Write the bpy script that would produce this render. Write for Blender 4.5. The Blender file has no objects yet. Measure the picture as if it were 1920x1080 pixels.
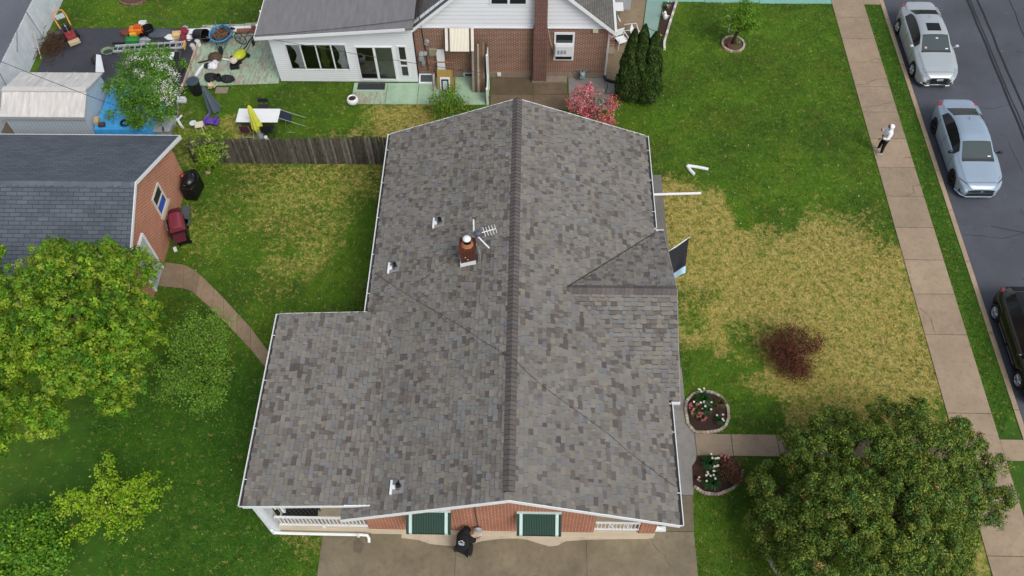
import bpy, bmesh, math, random
import numpy as np
from mathutils import Vector, Matrix
R = math.radians
rng = np.random.default_rng(7)
random.seed(7)
scene = bpy.context.scene
COL = scene.collection

# ------------------------------------------------------------------ camera (drone hovering above the driveway)
cd = bpy.data.cameras.new("drone_camera")
cam = bpy.data.objects.new("drone_camera", cd)
COL.objects.link(cam)
cd.sensor_width = 36.0
cd.lens = 36.0 * 1608.885 / 1920.0
cd.clip_end = 2000.0
TH, ROLL, YAW = 0.992296301, -0.0189961634, -0.0354330589
cyw, syw = math.cos(YAW), math.sin(YAW)
fwd = Vector((syw * math.cos(TH), cyw * math.cos(TH), -math.sin(TH)))
rgt = Vector((cyw, -syw, 0.0))
upv = rgt.cross(fwd)
r2 = math.cos(ROLL) * rgt + math.sin(ROLL) * upv
u2 = -math.sin(ROLL) * rgt + math.cos(ROLL) * upv
m3 = Matrix((r2, u2, -fwd)).transposed()
cam.matrix_world = Matrix.Translation((0, 0, 27.1)) @ m3.to_4x4()
scene.camera = cam

# ------------------------------------------------------------------ sky and sun (bright overcast)
SUN_EL, SUN_AZ = R(50), R(140)            # azimuth clockwise from +Y
world = bpy.data.worlds.new("World")
scene.world = world
world.use_nodes = True
wn = world.node_tree
bg = wn.nodes["Background"]
sky = wn.nodes.new("ShaderNodeTexSky")
sky.sky_type = 'NISHITA'
sky.sun_disc = False
sky.sun_elevation = SUN_EL
sky.sun_rotation = SUN_AZ
sky.air_density = 1.0
sky.dust_density = 2.5
sky.ozone_density = 1.0
hs = wn.nodes.new("ShaderNodeHueSaturation")
hs.inputs["Saturation"].default_value = 0.42
wn.links.new(sky.outputs[0], hs.inputs["Color"])
wn.links.new(hs.outputs[0], bg.inputs["Color"])
bg.inputs["Strength"].default_value = 0.15
sl = bpy.data.lights.new("sun", 'SUN')
sl.energy = 1.25
sl.angle = R(30)
sl.color = (1.0, 0.96, 0.9)
so = bpy.data.objects.new("sun", sl)
COL.objects.link(so)
sd = Vector((math.sin(SUN_AZ) * math.cos(SUN_EL), math.cos(SUN_AZ) * math.cos(SUN_EL), math.sin(SUN_EL)))
so.rotation_euler = (-sd).to_track_quat('-Z', 'Y').to_euler()
so.location = (20, -10, 40)
scene.view_settings.view_transform = 'Standard'
scene.view_settings.look = 'None'
scene.view_settings.gamma = 1.0
scene.view_settings.exposure = 0.26
scene.cycles.max_bounces = 6
scene.cycles.transparent_max_bounces = 8

# ------------------------------------------------------------------ helpers
def lin(h):
    if not isinstance(h, str):
        return tuple(h)
    h = h.lstrip('#')
    c = [int(h[i:i + 2], 16) / 255 for i in (0, 2, 4)]
    return tuple(x / 12.92 if x <= 0.04045 else ((x + 0.055) / 1.055) ** 2.4 for x in c)

class NT:
    """small node-tree helper"""
    def __init__(s, name):
        s.m = bpy.data.materials.new(name)
        s.m.use_nodes = True
        s.t = s.m.node_tree
        s.b = s.t.nodes["Principled BSDF"]
        s.out = s.t.nodes["Material Output"]
    def n(s, typ, **kw):
        nd = s.t.nodes.new(typ)
        for k, v in kw.items():
            setattr(nd, k, v)
        return nd
    def l(s, a, b):
        s.t.links.new(a, b)
    def setin(s, sock, v):
        if hasattr(v, 'is_output'):
            s.l(v, sock)
        else:
            sock.default_value = v
    def pos(s, scale=None, rot=None):
        g = s.n("ShaderNodeNewGeometry").outputs["Position"]
        if scale or rot:
            mp = s.n("ShaderNodeMapping")
            if scale: mp.inputs["Scale"].default_value = scale
            if rot: mp.inputs["Rotation"].default_value = rot
            s.l(g, mp.inputs["Vector"])
            return mp.outputs[0]
        return g
    def obj(s, scale=None, rot=None):
        g = s.n("ShaderNodeTexCoord").outputs["Object"]
        if scale or rot:
            mp = s.n("ShaderNodeMapping")
            if scale: mp.inputs["Scale"].default_value = scale
            if rot: mp.inputs["Rotation"].default_value = rot
            s.l(g, mp.inputs["Vector"])
            return mp.outputs[0]
        return g
    def noise(s, scale, detail=3.0, vec=None, rough=0.55):
        nd = s.n("ShaderNodeTexNoise")
        nd.inputs["Scale"].default_value = scale
        nd.inputs["Detail"].default_value = detail
        nd.inputs["Roughness"].default_value = rough
        s.l(vec if vec is not None else s.pos(), nd.inputs["Vector"])
        return nd.outputs["Fac"]
    def math(s, op, a, b=0.5, c=None, clamp=False):
        nd = s.n("ShaderNodeMath", operation=op)
        nd.use_clamp = clamp
        s.setin(nd.inputs[0], a)
        s.setin(nd.inputs[1], b)
        if c is not None: s.setin(nd.inputs[2], c)
        return nd.outputs[0]
    def ramp(s, v, lo, hi, a=0.0, b=1.0):
        nd = s.n("ShaderNodeMapRange")
        s.setin(nd.inputs["Value"], v)
        nd.inputs["From Min"].default_value = lo
        nd.inputs["From Max"].default_value = hi
        nd.inputs["To Min"].default_value = a
        nd.inputs["To Max"].default_value = b
        return nd.outputs[0]
    def mix(s, fac, a, b, blend='MIX'):
        nd = s.n("ShaderNodeMix", data_type='RGBA', blend_type=blend)
        s.setin(nd.inputs[0], fac)
        s.setin(nd.inputs[6], a if hasattr(a, 'is_output') else tuple(lin(a)) + (1,))
        s.setin(nd.inputs[7], b if hasattr(b, 'is_output') else tuple(lin(b)) + (1,))
        return nd.outputs[2]
    def attr(s, name, out="Fac"):
        nd = s.n("ShaderNodeAttribute")
        nd.attribute_name = name
        return nd.outputs[out]
    def bump(s, h, strength=0.3, dist=0.02):
        nd = s.n("ShaderNodeBump")
        nd.inputs["Strength"].default_value = strength
        nd.inputs["Distance"].default_value = dist
        s.l(h, nd.inputs["Height"])
        s.l(nd.outputs[0], s.b.inputs["Normal"])
    def done(s, col=None, rough=0.7, metal=0.0, spec=None, coat=0.0):
        if col is not None:
            s.setin(s.b.inputs["Base Color"], col if hasattr(col, 'is_output') else tuple(lin(col)) + (1,))
        s.setin(s.b.inputs["Roughness"], rough)
        s.b.inputs["Metallic"].default_value = metal
        if spec is not None: s.b.inputs["Specular IOR Level"].default_value = spec
        if coat:
            s.b.inputs["Coat Weight"].default_value = coat
            s.b.inputs["Coat Roughness"].default_value = 0.04
        return s.m

MC = {}
def mat(col, rough=0.6, var=0.12, scale=6.0, bump=0.0, metal=0.0, coat=0.0, spec=None):
    """plain procedural material: one colour broken up by two sizes of noise"""
    key = (col, rough, var, scale, bump, metal, coat)
    if key in MC: return MC[key]
    t = NT("paint_%d" % len(MC))
    c = lin(col)
    f = t.math('ADD', t.math('MULTIPLY', t.noise(scale, 4), 0.6), t.math('MULTIPLY', t.noise(scale * 7, 3), 0.4))
    f = t.ramp(f, 0.3, 0.7)
    o = t.mix(f, tuple(x * (1 - var) for x in c), tuple(min(1, x * (1 + var)) for x in c))
    if bump: t.bump(t.noise(scale * 10, 3), bump)
    MC[key] = t.done(o, rough, metal, spec, coat)
    return MC[key]

ORG = {}
class MB:
    """mesh builder: collects shapes, links them as ONE mesh object"""
    def __init__(s):
        s.v = []; s.f = []; s.c = []; s.col = None
    def add(s, vs, fs):
        k = len(s.v)
        s.v += [tuple(p) for p in vs]
        s.f += [tuple(i + k for i in f) for f in fs]
        if s.col is not None or s.c:
            while len(s.c) < k: s.c.append((1, 1, 1, 1))
            s.c += [tuple(s.col or (1, 1, 1)) + (1,)] * (len(vs))
        return s
    def box(s, c, d, rz=0.0, tilt=None):
        x, y, z = d[0] / 2, d[1] / 2, d[2] / 2
        vs = [Vector((a * x, b * y, e * z)) for e in (-1, 1) for b in (-1, 1) for a in (-1, 1)]
        m = Matrix.Rotation(rz, 3, 'Z')
        if tilt: m = m @ Matrix.Rotation(tilt[0], 3, 'X') @ Matrix.Rotation(tilt[1], 3, 'Y')
        vs = [m @ v + Vector(c) for v in vs]
        return s.add(vs, [(0, 2, 3, 1), (4, 5, 7, 6), (0, 1, 5, 4), (2, 6, 7, 3), (1, 3, 7, 5), (0, 4, 6, 2)])
    def bb(s, x0, x1, y0, y1, z0, z1):
        return s.box(((x0 + x1) / 2, (y0 + y1) / 2, (z0 + z1) / 2), (abs(x1 - x0), abs(y1 - y0), abs(z1 - z0)))
    def prism(s, poly, z0, z1):
        a = sum(poly[i - 1][0] * poly[i][1] - poly[i][0] * poly[i - 1][1] for i in range(len(poly)))
        if a < 0: poly = poly[::-1]
        n = len(poly)
        vs = [(x, y, z0) for x, y in poly] + [(x, y, z1) for x, y in poly]
        fs = [tuple(range(n - 1, -1, -1)), tuple(range(n, 2 * n))] + [(i, (i + 1) % n, n + (i + 1) % n, n + i) for i in range(n)]
        return s.add(vs, fs)
    def poly3(s, pts, off):
        """thick flat plate: polygon pts in 3-D, extruded by vector off"""
        n = len(pts); off = Vector(off)
        vs = [Vector(p) for p in pts] + [Vector(p) + off for p in pts]
        fs = [tuple(range(n - 1, -1, -1)), tuple(range(n, 2 * n))] + [(i, (i + 1) % n, n + (i + 1) % n, n + i) for i in range(n)]
        return s.add(vs, fs)
    def tube(s, pts, r, seg=8, closed=False, caps=True):
        pts = [Vector(p) for p in pts]; n = len(pts)
        rs = r if isinstance(r, (list, tuple)) else [r] * n
        vs = []; nrm = None
        for i, p in enumerate(pts):
            if closed: t = pts[(i + 1) % n] - pts[i - 1]
            else: t = pts[min(i + 1, n - 1)] - pts[max(i - 1, 0)]
            t.normalize()
            if nrm is None: nrm = t.orthogonal().normalized()
            nrm = (nrm - t * nrm.dot(t))
            nrm = nrm.normalized() if nrm.length > 1e-6 else t.orthogonal().normalized()
            b = t.cross(nrm)
            vs += [p + (nrm * math.cos(2 * math.pi * k / seg) + b * math.sin(2 * math.pi * k / seg)) * rs[i] for k in range(seg)]
        fs = []
        for i in range(n if closed else n - 1):
            j = (i + 1) % n
            fs += [(i * seg + k, i * seg + (k + 1) % seg, j * seg + (k + 1) % seg, j * seg + k) for k in range(seg)]
        if caps and not closed:
            fs += [tuple(range(seg - 1, -1, -1)), tuple(range((n - 1) * seg, n * seg))]
        return s.add(vs, fs)
    def cyl(s, p, r, h, seg=20, r2=None):
        p = Vector(p)
        return s.tube([p, p + Vector((0, 0, h))], [r, r if r2 is None else r2], seg)
    def lathe(s, c, prof, seg=24, axis=None):
        c = Vector(c); vs = []
        q = axis.to_track_quat('Z', 'Y').to_matrix() if axis is not None else Matrix.Identity(3)
        for r, z in prof:
            vs += [c + q @ Vector((r * math.cos(2 * math.pi * k / seg), r * math.sin(2 * math.pi * k / seg), z)) for k in range(seg)]
        fs = []
        for i in range(len(prof) - 1):
            fs += [(i * seg + k, i * seg + (k + 1) % seg, (i + 1) * seg + (k + 1) % seg, (i + 1) * seg + k) for k in range(seg)]
        fs += [tuple(range(seg - 1, -1, -1)), tuple(range((len(prof) - 1) * seg, len(prof) * seg))]
        return s.add(vs, fs)
    def ball(s, c, r, seg=16, rings=10, sq=(1, 1, 1)):
        pr = [(max(1e-4, math.sin(math.pi * i / rings)) * r, -math.cos(math.pi * i / rings) * r) for i in range(rings + 1)]
        k = len(s.v); s.lathe((0, 0, 0), pr, seg)
        for i in range(k, len(s.v)):
            p = s.v[i]; s.v[i] = (p[0] * sq[0] + c[0], p[1] * sq[1] + c[1], p[2] * sq[2] + c[2])
        return s
    def build(s, name, m, parent=None, smooth=False, bevel=0.0, sub=0, origin=None):
        me = bpy.data.meshes.new(name)
        o = bpy.data.objects.new(name, me)
        COL.objects.link(o)
        if parent is not None:
            o.parent = parent
            og = ORG.get(parent, Vector((0, 0, 0)))
            ORG[o] = og
        else:
            if origin is None:
                xs = np.array([tuple(v) for v in s.v])
                origin = ((xs[:, 0].min() + xs[:, 0].max()) / 2, (xs[:, 1].min() + xs[:, 1].max()) / 2, xs[:, 2].min())
            og = Vector(origin); o.location = og; ORG[o] = og
        me.from_pydata([(p[0] - og[0], p[1] - og[1], p[2] - og[2]) for p in s.v], [], s.f)
        if True:
            while len(s.c) < len(s.v): s.c.append((1, 1, 1, 1))
            a = me.color_attributes.new("Col", 'FLOAT_COLOR', 'POINT')
            a.data.foreach_set("color", np.array(s.c, dtype=np.float32).ravel())
        me.materials.append(m)
        if smooth:
            me.polygons.foreach_set("use_smooth", [True] * len(me.polygons))
        me.update()
        if bevel:
            md = o.modifiers.new("bevel", 'BEVEL'); md.width = bevel; md.segments = 2; md.limit_method = 'ANGLE'
        if sub:
            md = o.modifiers.new("smooth", 'SUBSURF'); md.levels = sub; md.render_levels = sub
        return o

def thing(name, label, cat, loc=(0, 0, 0), group=None, rz=0.0):
    o = bpy.data.objects.new(name, None)
    o.empty_display_size = 0.2
    COL.objects.link(o)
    o.location = loc; o.rotation_euler = (0, 0, rz)
    o["label"] = label; o["category"] = cat
    if group: o["group"] = group
    ORG[o] = Vector(loc) if rz == 0.0 else Vector((0, 0, 0))
    return o
def tag(o, label, cat, group=None):
    o["label"] = label; o["category"] = cat
    if group: o["group"] = group
    return o
def struct(o, kind='structure'):
    o["kind"] = kind
    return o
def dup(root, loc, rz, label):
    """copy of a thing with copies of its parts and sub-parts"""
    q = root.copy(); COL.objects.link(q); q.location = loc; q.rotation_euler = (0, 0, rz); q["label"] = label
    for ch in list(root.children):
        c = ch.copy(); COL.objects.link(c); c.parent = q
        for g in ch.children:
            d = g.copy(); COL.objects.link(d); d.parent = c
    return q

def fast_mesh(name, co, tri_or_quad, m, parent=None, cols=None, floats=None):
    """numpy mesh of loose equal-sided faces; co (N,3) world, faces are consecutive runs"""
    k = tri_or_quad
    co = np.asarray(co, dtype=np.float32)
    og = ORG.get(parent, Vector((0, 0, 0))) if parent is not None else Vector((0, 0, 0))
    co = co - np.array(og, dtype=np.float32)
    n = len(co); nf = n // k
    me = bpy.data.meshes.new(name)
    me.vertices.add(n); me.loops.add(n); me.polygons.add(nf)
    me.vertices.foreach_set("co", co.ravel())
    me.loops.foreach_set("vertex_index", np.arange(n, dtype=np.int32))
    me.polygons.foreach_set("loop_start", np.arange(0, n, k, dtype=np.int32))
    me.polygons.foreach_set("loop_total", np.full(nf, k, dtype=np.int32))
    if cols is not None:
        a = me.color_attributes.new("Col", 'FLOAT_COLOR', 'POINT')
        a.data.foreach_set("color", np.c_[cols, np.ones(len(cols))].astype(np.float32).ravel())
    for kf, vf in (floats or {}).items():
        a = me.attributes.new(kf, 'FLOAT', 'POINT')
        a.data.foreach_set("value", np.asarray(vf, dtype=np.float32))
    me.materials.append(m)
    me.update(); me.validate()
    o = bpy.data.objects.new(name, me)
    COL.objects.link(o)
    if parent is not None:
        o.parent = parent; ORG[o] = og
    return o

def vnoise(x, y, seed=0):
    """smooth value noise in 0..1, numpy"""
    xi = np.floor(x).astype(np.int64); yi = np.floor(y).astype(np.int64)
    fx = x - xi; fy = y - yi
    fx = fx * fx * (3 - 2 * fx); fy = fy * fy * (3 - 2 * fy)
    def h(a, b):
        v = np.sin(a * 127.1 + b * 311.7 + seed * 74.7) * 43758.5453
        return v - np.floor(v)
    return (h(xi, yi) * (1 - fx) + h(xi + 1, yi) * fx) * (1 - fy) + (h(xi, yi + 1) * (1 - fx) + h(xi + 1, yi + 1) * fx) * fy

# ------------------------------------------------------------------ lawn: one green sheet with straw-dry patches
DRY = [(6.54,21.33,1.27,.9),(5.99,22.42,.87,.9),(6.95,19.26,1.84,1),(8.53,17.33,2.18,.9),(11.36,18.81,1.83,.9),(13.19,18.83,1.41,.8),(11.91,16.45,2.33,1),(13.07,14.69,1.32,1),(10.65,13.82,1.67,1),(13.06,13.03,1.1,1),(6.65,16.38,1.17,.8),(9.04,12.97,1.1,.6),(12.52,20.61,.83,.5),(10.06,19.55,1.23,.6),(14.11,7.61,.66,.6),(13.21,7.93,.5,.6),
       (-9.47,22.54,1.31,.5),(-8.19,22.83,1.32,.45),(-6.69,23.14,.89,.45),(-10.12,21.14,1.29,.42),(-8.32,20.63,1.06,.42),(-8.76,19.32,.94,.5),(-7.83,23.41,1.33,.5),(-11.33,23.4,1.2,.4),(-13.0,20.5,1.2,.3),(-9.5,17.6,.8,.25),
       (-6.34,26.31,1.15,.75),(-4.75,26.64,.93,.9),(-12.38,25.62,.58,.7),(-5.93,26.79,.94,.6),(-6.5,7.6,.5,.4),(-7.5,7.9,.5,.4),(-15.0,25.2,1.2,.5)]
GRN = [(9.58,21.91,1.49,.8),(5.62,13.74,1.2,.9),(6.44,14.39,.75,.6),(6.2,17.0,.7,.4),(7.47,12.16,.9,.8),(10.22,20.9,.7,.4),(8.2,15.2,.9,.45)]
def dryness(x, y):
    d = np.zeros_like(x)
    wx = x + (vnoise(x * 1.3, y * 1.3, 3) - .5) * 1.6; wy = y + (vnoise(x * 1.3, y * 1.3, 9) - .5) * 1.6
    wx = wx + (vnoise(x * 4.1, y * 4.1, 5) - .5) * .7; wy = wy + (vnoise(x * 4.1, y * 4.1, 6) - .5) * .7
    for a, b, r, s in DRY:
        q = ((wx - a) ** 2 + (wy - b) ** 2) / (r * r)
        d = np.maximum(d, s * np.clip(1.25 - 0.5 * q, 0, 1))
    for a, b, r, s in GRN:
        q = ((wx - a) ** 2 + (wy - b) ** 2) / (r * r)
        d = d - s * np.clip(1.3 - 0.8 * q, 0, 1)
    return np.clip(d, 0, .8)

def lawn_material(name, tuft):
    t = NT(name)
    big = t.noise(0.33, 3); mid = t.noise(1.9, 4); fine = t.noise(11, 5, rough=.7)
    g = t.mix(t.ramp(t.math('ADD', t.math('MULTIPLY', big, .7), t.math('MULTIPLY', mid, .4)), .44, .66), (.028, .098, .0035), (.082, .205, .006))
    g = t.mix(t.ramp(fine, .3, .75), g, t.mix(.5, g, (.115, .165, .014)))
    yel = t.ramp(t.noise(.7, 5, rough=.65), .5, .72)
    g = t.mix(t.math('MULTIPLY', yel, .5), g, (.135, .165, .014))
    g = t.mix(t.attr("lush"), g, t.mix(t.ramp(mid, .3, .7), (.025, .094, .004), (.042, .135, .006)))
    sun_tan = t.mix(t.ramp(mid, .35, .65), (.45, .36, .088), (.34, .295, .046))
    sun_tan = t.mix(t.ramp(fine, .35, .7), sun_tan, (.56, .45, .16))
    d = t.math('ADD', t.attr("dry"), t.math('MULTIPLY', t.math('SUBTRACT', fine, .5), 1.5))
    d = t.math('ADD', d, t.math('MULTIPLY', t.math('SUBTRACT', t.noise(4.2, 4), .5), 1.7))
    d = t.math('ADD', d, t.math('MULTIPLY', t.math('SUBTRACT', t.noise(8, 3), .5), 1.2))
    d = t.ramp(d, .2, 1.0)
    c = t.mix(d, g, sun_tan)
    if tuft:
        rnd = t.attr("rnd")
        c = t.mix(1.0, c, t.mix(rnd, (.62, .66, .6), (1.45, 1.4, 1.35)), 'MULTIPLY')
    else:
        c = t.mix(1.0, c, (.8, .78, .8), 'MULTIPLY')
        t.bump(t.noise(30, 4), .5, .03)
    return t.done(c, 0.75, spec=.25)
M_LAWN = lawn_material("lawn_grass", False)
M_TUFT = lawn_material("grass_blades", True)

PAVE = []      # polygons where no grass grows
def poly_mask(x, y, poly):
    ins = np.zeros(x.shape, bool)
    n = len(poly)
    for i in range(n):
        x0, y0 = poly[i - 1]; x1, y1 = poly[i]
        c = ((y0 > y) != (y1 > y)) & (x < (x1 - x0) * (y - y0) / ((y1 - y0) if y1 != y0 else 1e-9) + x0)
        ins ^= c
    return ins
def LUSH(x, y):
    a = np.clip(1 - ((x + 11.5) / 6.5) ** 2 - ((y - 10) / 5.5) ** 2, 0, 1)
    return np.clip(a * 1.2 + .6 * ((x > 15.8) & (x < 16.7)) , 0, .8)

xs = np.arange(-34, 44, .3); ys = np.arange(-6, 52, .3)
gx, gy = np.meshgrid(xs, ys)
mb_v = np.c_[gx.ravel(), gy.ravel(), np.zeros(gx.size)]
nx = len(xs)
idx = np.arange(gx.size).reshape(gx.shape)
quads = np.stack([idx[:-1, :-1], idx[:-1, 1:], idx[1:, 1:], idx[1:, :-1]], -1).reshape(-1, 4)
cxs = gx[:-1, :-1].ravel() + .15
quads = quads[~((cxs > 16.7) & (cxs < 27.5))]
me = bpy.data.meshes.new("lawn")
me.from_pydata(mb_v.tolist(), [], quads.tolist())
for kf, fn in (("dry", dryness), ("lush", LUSH)):
    a = me.attributes.new(kf, 'FLOAT', 'POINT')
    a.data.foreach_set("value", fn(gx.ravel(), gy.ravel()).astype(np.float32))
me.materials.append(M_LAWN); me.update()
lawn = bpy.data.objects.new("lawn", me); COL.objects.link(lawn); struct(lawn)
b = MB(); b.bb(-900, 900, -900, 900, -1.2, -.7); struct(b.build("ground", M_LAWN))

# ------------------------------------------------------------------ pavement materials
def concrete(name, col, var=.16, wet=None, speck=.5, crack=False):
    t = NT(name)
    c = lin(col)
    a = t.noise(.9, 5, rough=.65); b = t.noise(6, 5, rough=.7); f = t.noise(70, 3)
    o = t.mix(t.ramp(a, .3, .7), tuple(x * (1 - var) for x in c), tuple(x * (1 + var) for x in c))
    o = t.mix(t.math('MULTIPLY', t.ramp(b, .5, .72), .6), o, tuple(x * .64 for x in c))
    o = t.mix(t.math('MULTIPLY', t.ramp(t.noise(2.3, 5, rough=.7), .55, .7), .4), o, tuple(x * .72 for x in c))
    o = t.mix(1.0, o, t.mix(f, (1 - .3 * speck,) * 3, (1 + .3 * speck,) * 3), 'MULTIPLY')
    tint = t.attr("Col", "Color")
    o = t.mix(1.0, o, tint, 'MULTIPLY')
    t.bump(f, .25, .004)
    return t.done(o, .8, spec=.3)
M_WALK = concrete("sidewalk_concrete", '#9b8973', .14)
M_DRIVE = concrete("driveway_concrete", '#7a705c', .26)
M_GREYC = concrete("grey_concrete", '#7b7874', .14)
M_BROWNC = concrete("brown_damp_concrete", '#6a5b49', .22)
M_TANC = concrete("tan_concrete", '#85765f', .16)
M_KERB = concrete("kerb_stone", '#a6937a', .12)

def asphalt(name, col, var, sc=.35):
    t = NT(name); c = lin(col)
    a = t.noise(sc, 5, rough=.6); f = t.noise(90, 3); m_ = t.noise(3, 4)
    o = t.mix(t.ramp(a, .3, .72), tuple(x * (1 - var) for x in c), tuple(x * (1 + var) for x in c))
    o = t.mix(1.0, o, t.mix(f, (.62,) * 3, (1.4,) * 3), 'MULTIPLY')
    o = t.mix(t.math('MULTIPLY', t.ramp(m_, .56, .74), .5), o, tuple(x * .7 for x in c))
    t.bump(f, .35, .006)
    return t.done(o, t.ramp(a, .3, .7, .55, .8), spec=.4)
M_ROAD = asphalt("street_asphalt", '#4b4e56', .24)
M_PAD = asphalt("black_sealed_pad", '#3d3e45', .22, .6)
M_ALLEY = asphalt("alley_asphalt", '#62656d', .14)

def greenpaint(name, worn):
    t = NT(name)
    a = t.noise(1.0, 6, rough=.7); b = t.noise(3.5, 5, t.pos(scale=(2.6, .6, 1), rot=(0, 0, .5)), rough=.75)
    o = t.mix(t.ramp(t.noise(2, 4), .3, .7), '#8fac92', '#a8c2a6')
    con = t.mix(t.ramp(t.noise(5, 4), .3, .7), '#897f70', '#a39a8b')
    w = t.ramp(t.math('ADD', t.math('MULTIPLY', a, .5), t.math('MULTIPLY', b, .7)), worn, worn + .09)
    o = t.mix(w, o, con)
    t.bump(t.noise(60, 3), .2, .004)
    return t.done(o, .7)
M_GPATIO = greenpaint("worn_green_paint", .56)
M_GPATIO2 = greenpaint("green_painted_slab", .68)
M_TEAL = mat('#75a698', .7, .12, 2.0)
M_TEALW = mat('#7f9a92', .75, .12, 2.0)

def slabs(name, m, polys, z=.03, z0=-.08, tints=None, kind='structure'):
    b = MB()
    for i, p in enumerate(polys):
        k = random.uniform(.86, 1.1) if tints is None else tints[i % len(tints)]
        b.col = (k * random.uniform(.985, 1.015), k, k * random.uniform(.985, 1.015))
        b.prism(list(p), z0, z)
        PAVE.append(list(p))
    return struct(b.build(name, m), kind)
def rect(x0, x1, y0, y1): return [(x0, y0), (x1, y0), (x1, y1), (x0, y1)]

# road, kerb, verge
b = MB(); b.bb(16.84, 27.5, -120, 160, -.6, -.10); struct(b.build("street", M_ROAD)); PAVE.append(rect(16.7, 28, -20, 60))
PAVE.append(rect(16.62, 28, -20, 60))
b = MB()
kj = [-40, -20, -5, 4, 7, 9.9, 12.9, 15.95, 19.1, 21.6, 23.65, 26.8, 29.9, 33, 36, 39, 42, 60, 120]
for i in range(len(kj) - 1):
    k = random.uniform(.9, 1.08); b.col = (k, k, k)
    b.bb(16.66, 16.838, kj[i] + .012, kj[i + 1] - .012, -.4, .035)
struct(b.build("kerb", M_KERB))
b = MB(); b.bb(27.5, 27.68, -120, 160, -.4, .035); struct(b.build("kerb_opposite", M_KERB))
# tar crack sealing on the road
M_TAR = mat('#17181b', .45, .2, 5)
b = MB()
def tarline(pts, w, z=-.096):
    for (x0, y0), (x1, y1) in zip(pts[:-1], pts[1:]):
        d = Vector((x1 - x0, y1 - y0)).normalized(); n_ = Vector((-d.y, d.x)) * w / 2
        b.add([(x0 - n_.x, y0 - n_.y, z), (x1 - n_.x, y1 - n_.y, z), (x1 + n_.x, y1 + n_.y, z), (x0 + n_.x, y0 + n_.y, z)], [(0, 1, 2, 3)])
def wob(x, y0, y1, a=.03):
    out = []; y = y0
    while y <= y1:
        out.append((x + random.uniform(-a, a), y)); y += .8
    return out
tarline(wob(20.93, 12, 60), .11); tarline(wob(21.07, 12, 60, .02), .06); tarline(wob(21.42, 12, 60), .1); tarline(wob(22.9, 20, 60, .05), .04)
tarline([(20.9, 20.2), (21.6, 20.0), (22.4, 20.15), (24, 19.9)], .05); tarline([(18.2, 20.9), (19.4, 20.6), (20.9, 20.7)], .03)
tarline([(21.4, 24.6), (23, 24.5), (25, 24.7)], .04)
struct(b.build("tar_crack_sealing", M_TAR))

# public sidewalk slabs
sj = [-20, -10, 1.0, 2.6, 4.2, 6.3, 7.9, 9.62, 11.06, 12.75, 15.85, 17.6, 19.15, 20.7, 22.28, 23.8, 25.4, 26.95, 28.5, 30.07, 31.64, 33.12, 34.65, 36.2, 39, 45, 60, 100]
slabs("sidewalk", M_WALK, [rect(14.36, 15.86, sj[i] + .012, sj[i + 1] - .012) for i in range(len(sj) - 1)], .035)
slabs("sidewalk_apron", M_WALK, [rect(15.87, 16.655, 11.06, 11.8), rect(15.87, 16.655, 34.05, 36.2)], .033)
# front walk
slabs("front_walk", concrete("front_walk_concrete", '#988773', .12), [rect(5.68, 6.88, 11.09, 11.86), rect(6.9, 8.42, 11.09, 11.86), rect(8.44, 9.96, 11.09, 11.86), rect(9.98, 11.5, 11.09, 11.86), rect(11.52, 13.0, 11.09, 11.86), rect(13.02, 14.34, 11.09, 11.86)], .03)
# strip along the house and the driveway
slabs("house_side_walk", M_GREYC, [[(3.9, 9.72), (5.42, 9.72), (5.56, 10.7), (5.66, 11.09), (5.66, 11.86), (5.45, 12.75), (3.9, 12.75)]], .032, tints=[1.25])
slabs("house_side_strip", M_GREYC, [rect(3.9, 5.45, 12.76, 14.4), rect(3.9, 5.42, 14.42, 17.0), rect(3.9, 5.42, 17.02, 20.2), rect(3.9, 5.4, 20.22, 23.3)], .03, tints=[1.15, 1.0, .95, .82])
dp = [rect(-6.46, -2.2, 3.6, 8.278), rect(-2.19, 1.9, 3.6, 8.278), [(1.91, 3.6), (5.32, 3.6), (5.32, 8.5), (3.96, 8.5), (3.96, 8.278), (1.91, 8.278)], [(3.96, 8.52), (5.33, 8.52), (5.4, 9.7), (3.96, 9.7)], rect(-6.4, 1.9, -3, 3.58), rect(1.92, 5.3, -3, 3.58)]
b = MB(); b.bb(-6.46, 5.32, -3, 8.2, -.1, .016); struct(b.build("driveway_bed", mat('#3a342c', .9)))
slabs("driveway", M_DRIVE, dp, .028, tints=[1.0, 1.05, 1.1, .86, 1, 1])
# pale swept edge of cement along the front wall
b = MB()
wy = [(-3.95, 8.16), (-3.4, 8.1), (-3.0, 7.98), (-2.5, 7.94), (-1.95, 7.93), (-1.4, 8.1), (-.78, 8.19), (-.3, 8.2), (0, 8.18), (.4, 8.06), (.74, 7.97), (1.0, 8.0), (1.25, 8.14), (1.9, 8.2), (2.8, 8.23), (3.9, 8.26)]
for (x0, y0), (x1, y1) in zip(wy[:-1], wy[1:]):
    b.add([(x0, y0, .0335), (x1, y1, .0335), (x1, 8.3, .0335), (x0, 8.3, .0335)], [(0, 1, 2, 3)])
struct(b.build("cement_edge", concrete("pale_cement", '#b9ac9a', .08)))
b = MB()
b.prism([(-5.42, 7.7), (-5.18, 7.66), (-5.1, 7.95), (-5.3, 8.12), (-5.46, 8.02)], .0, .0325)
struct(b.build("damp_stain", mat('#645a4b', .6, .2, 4)))
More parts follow.
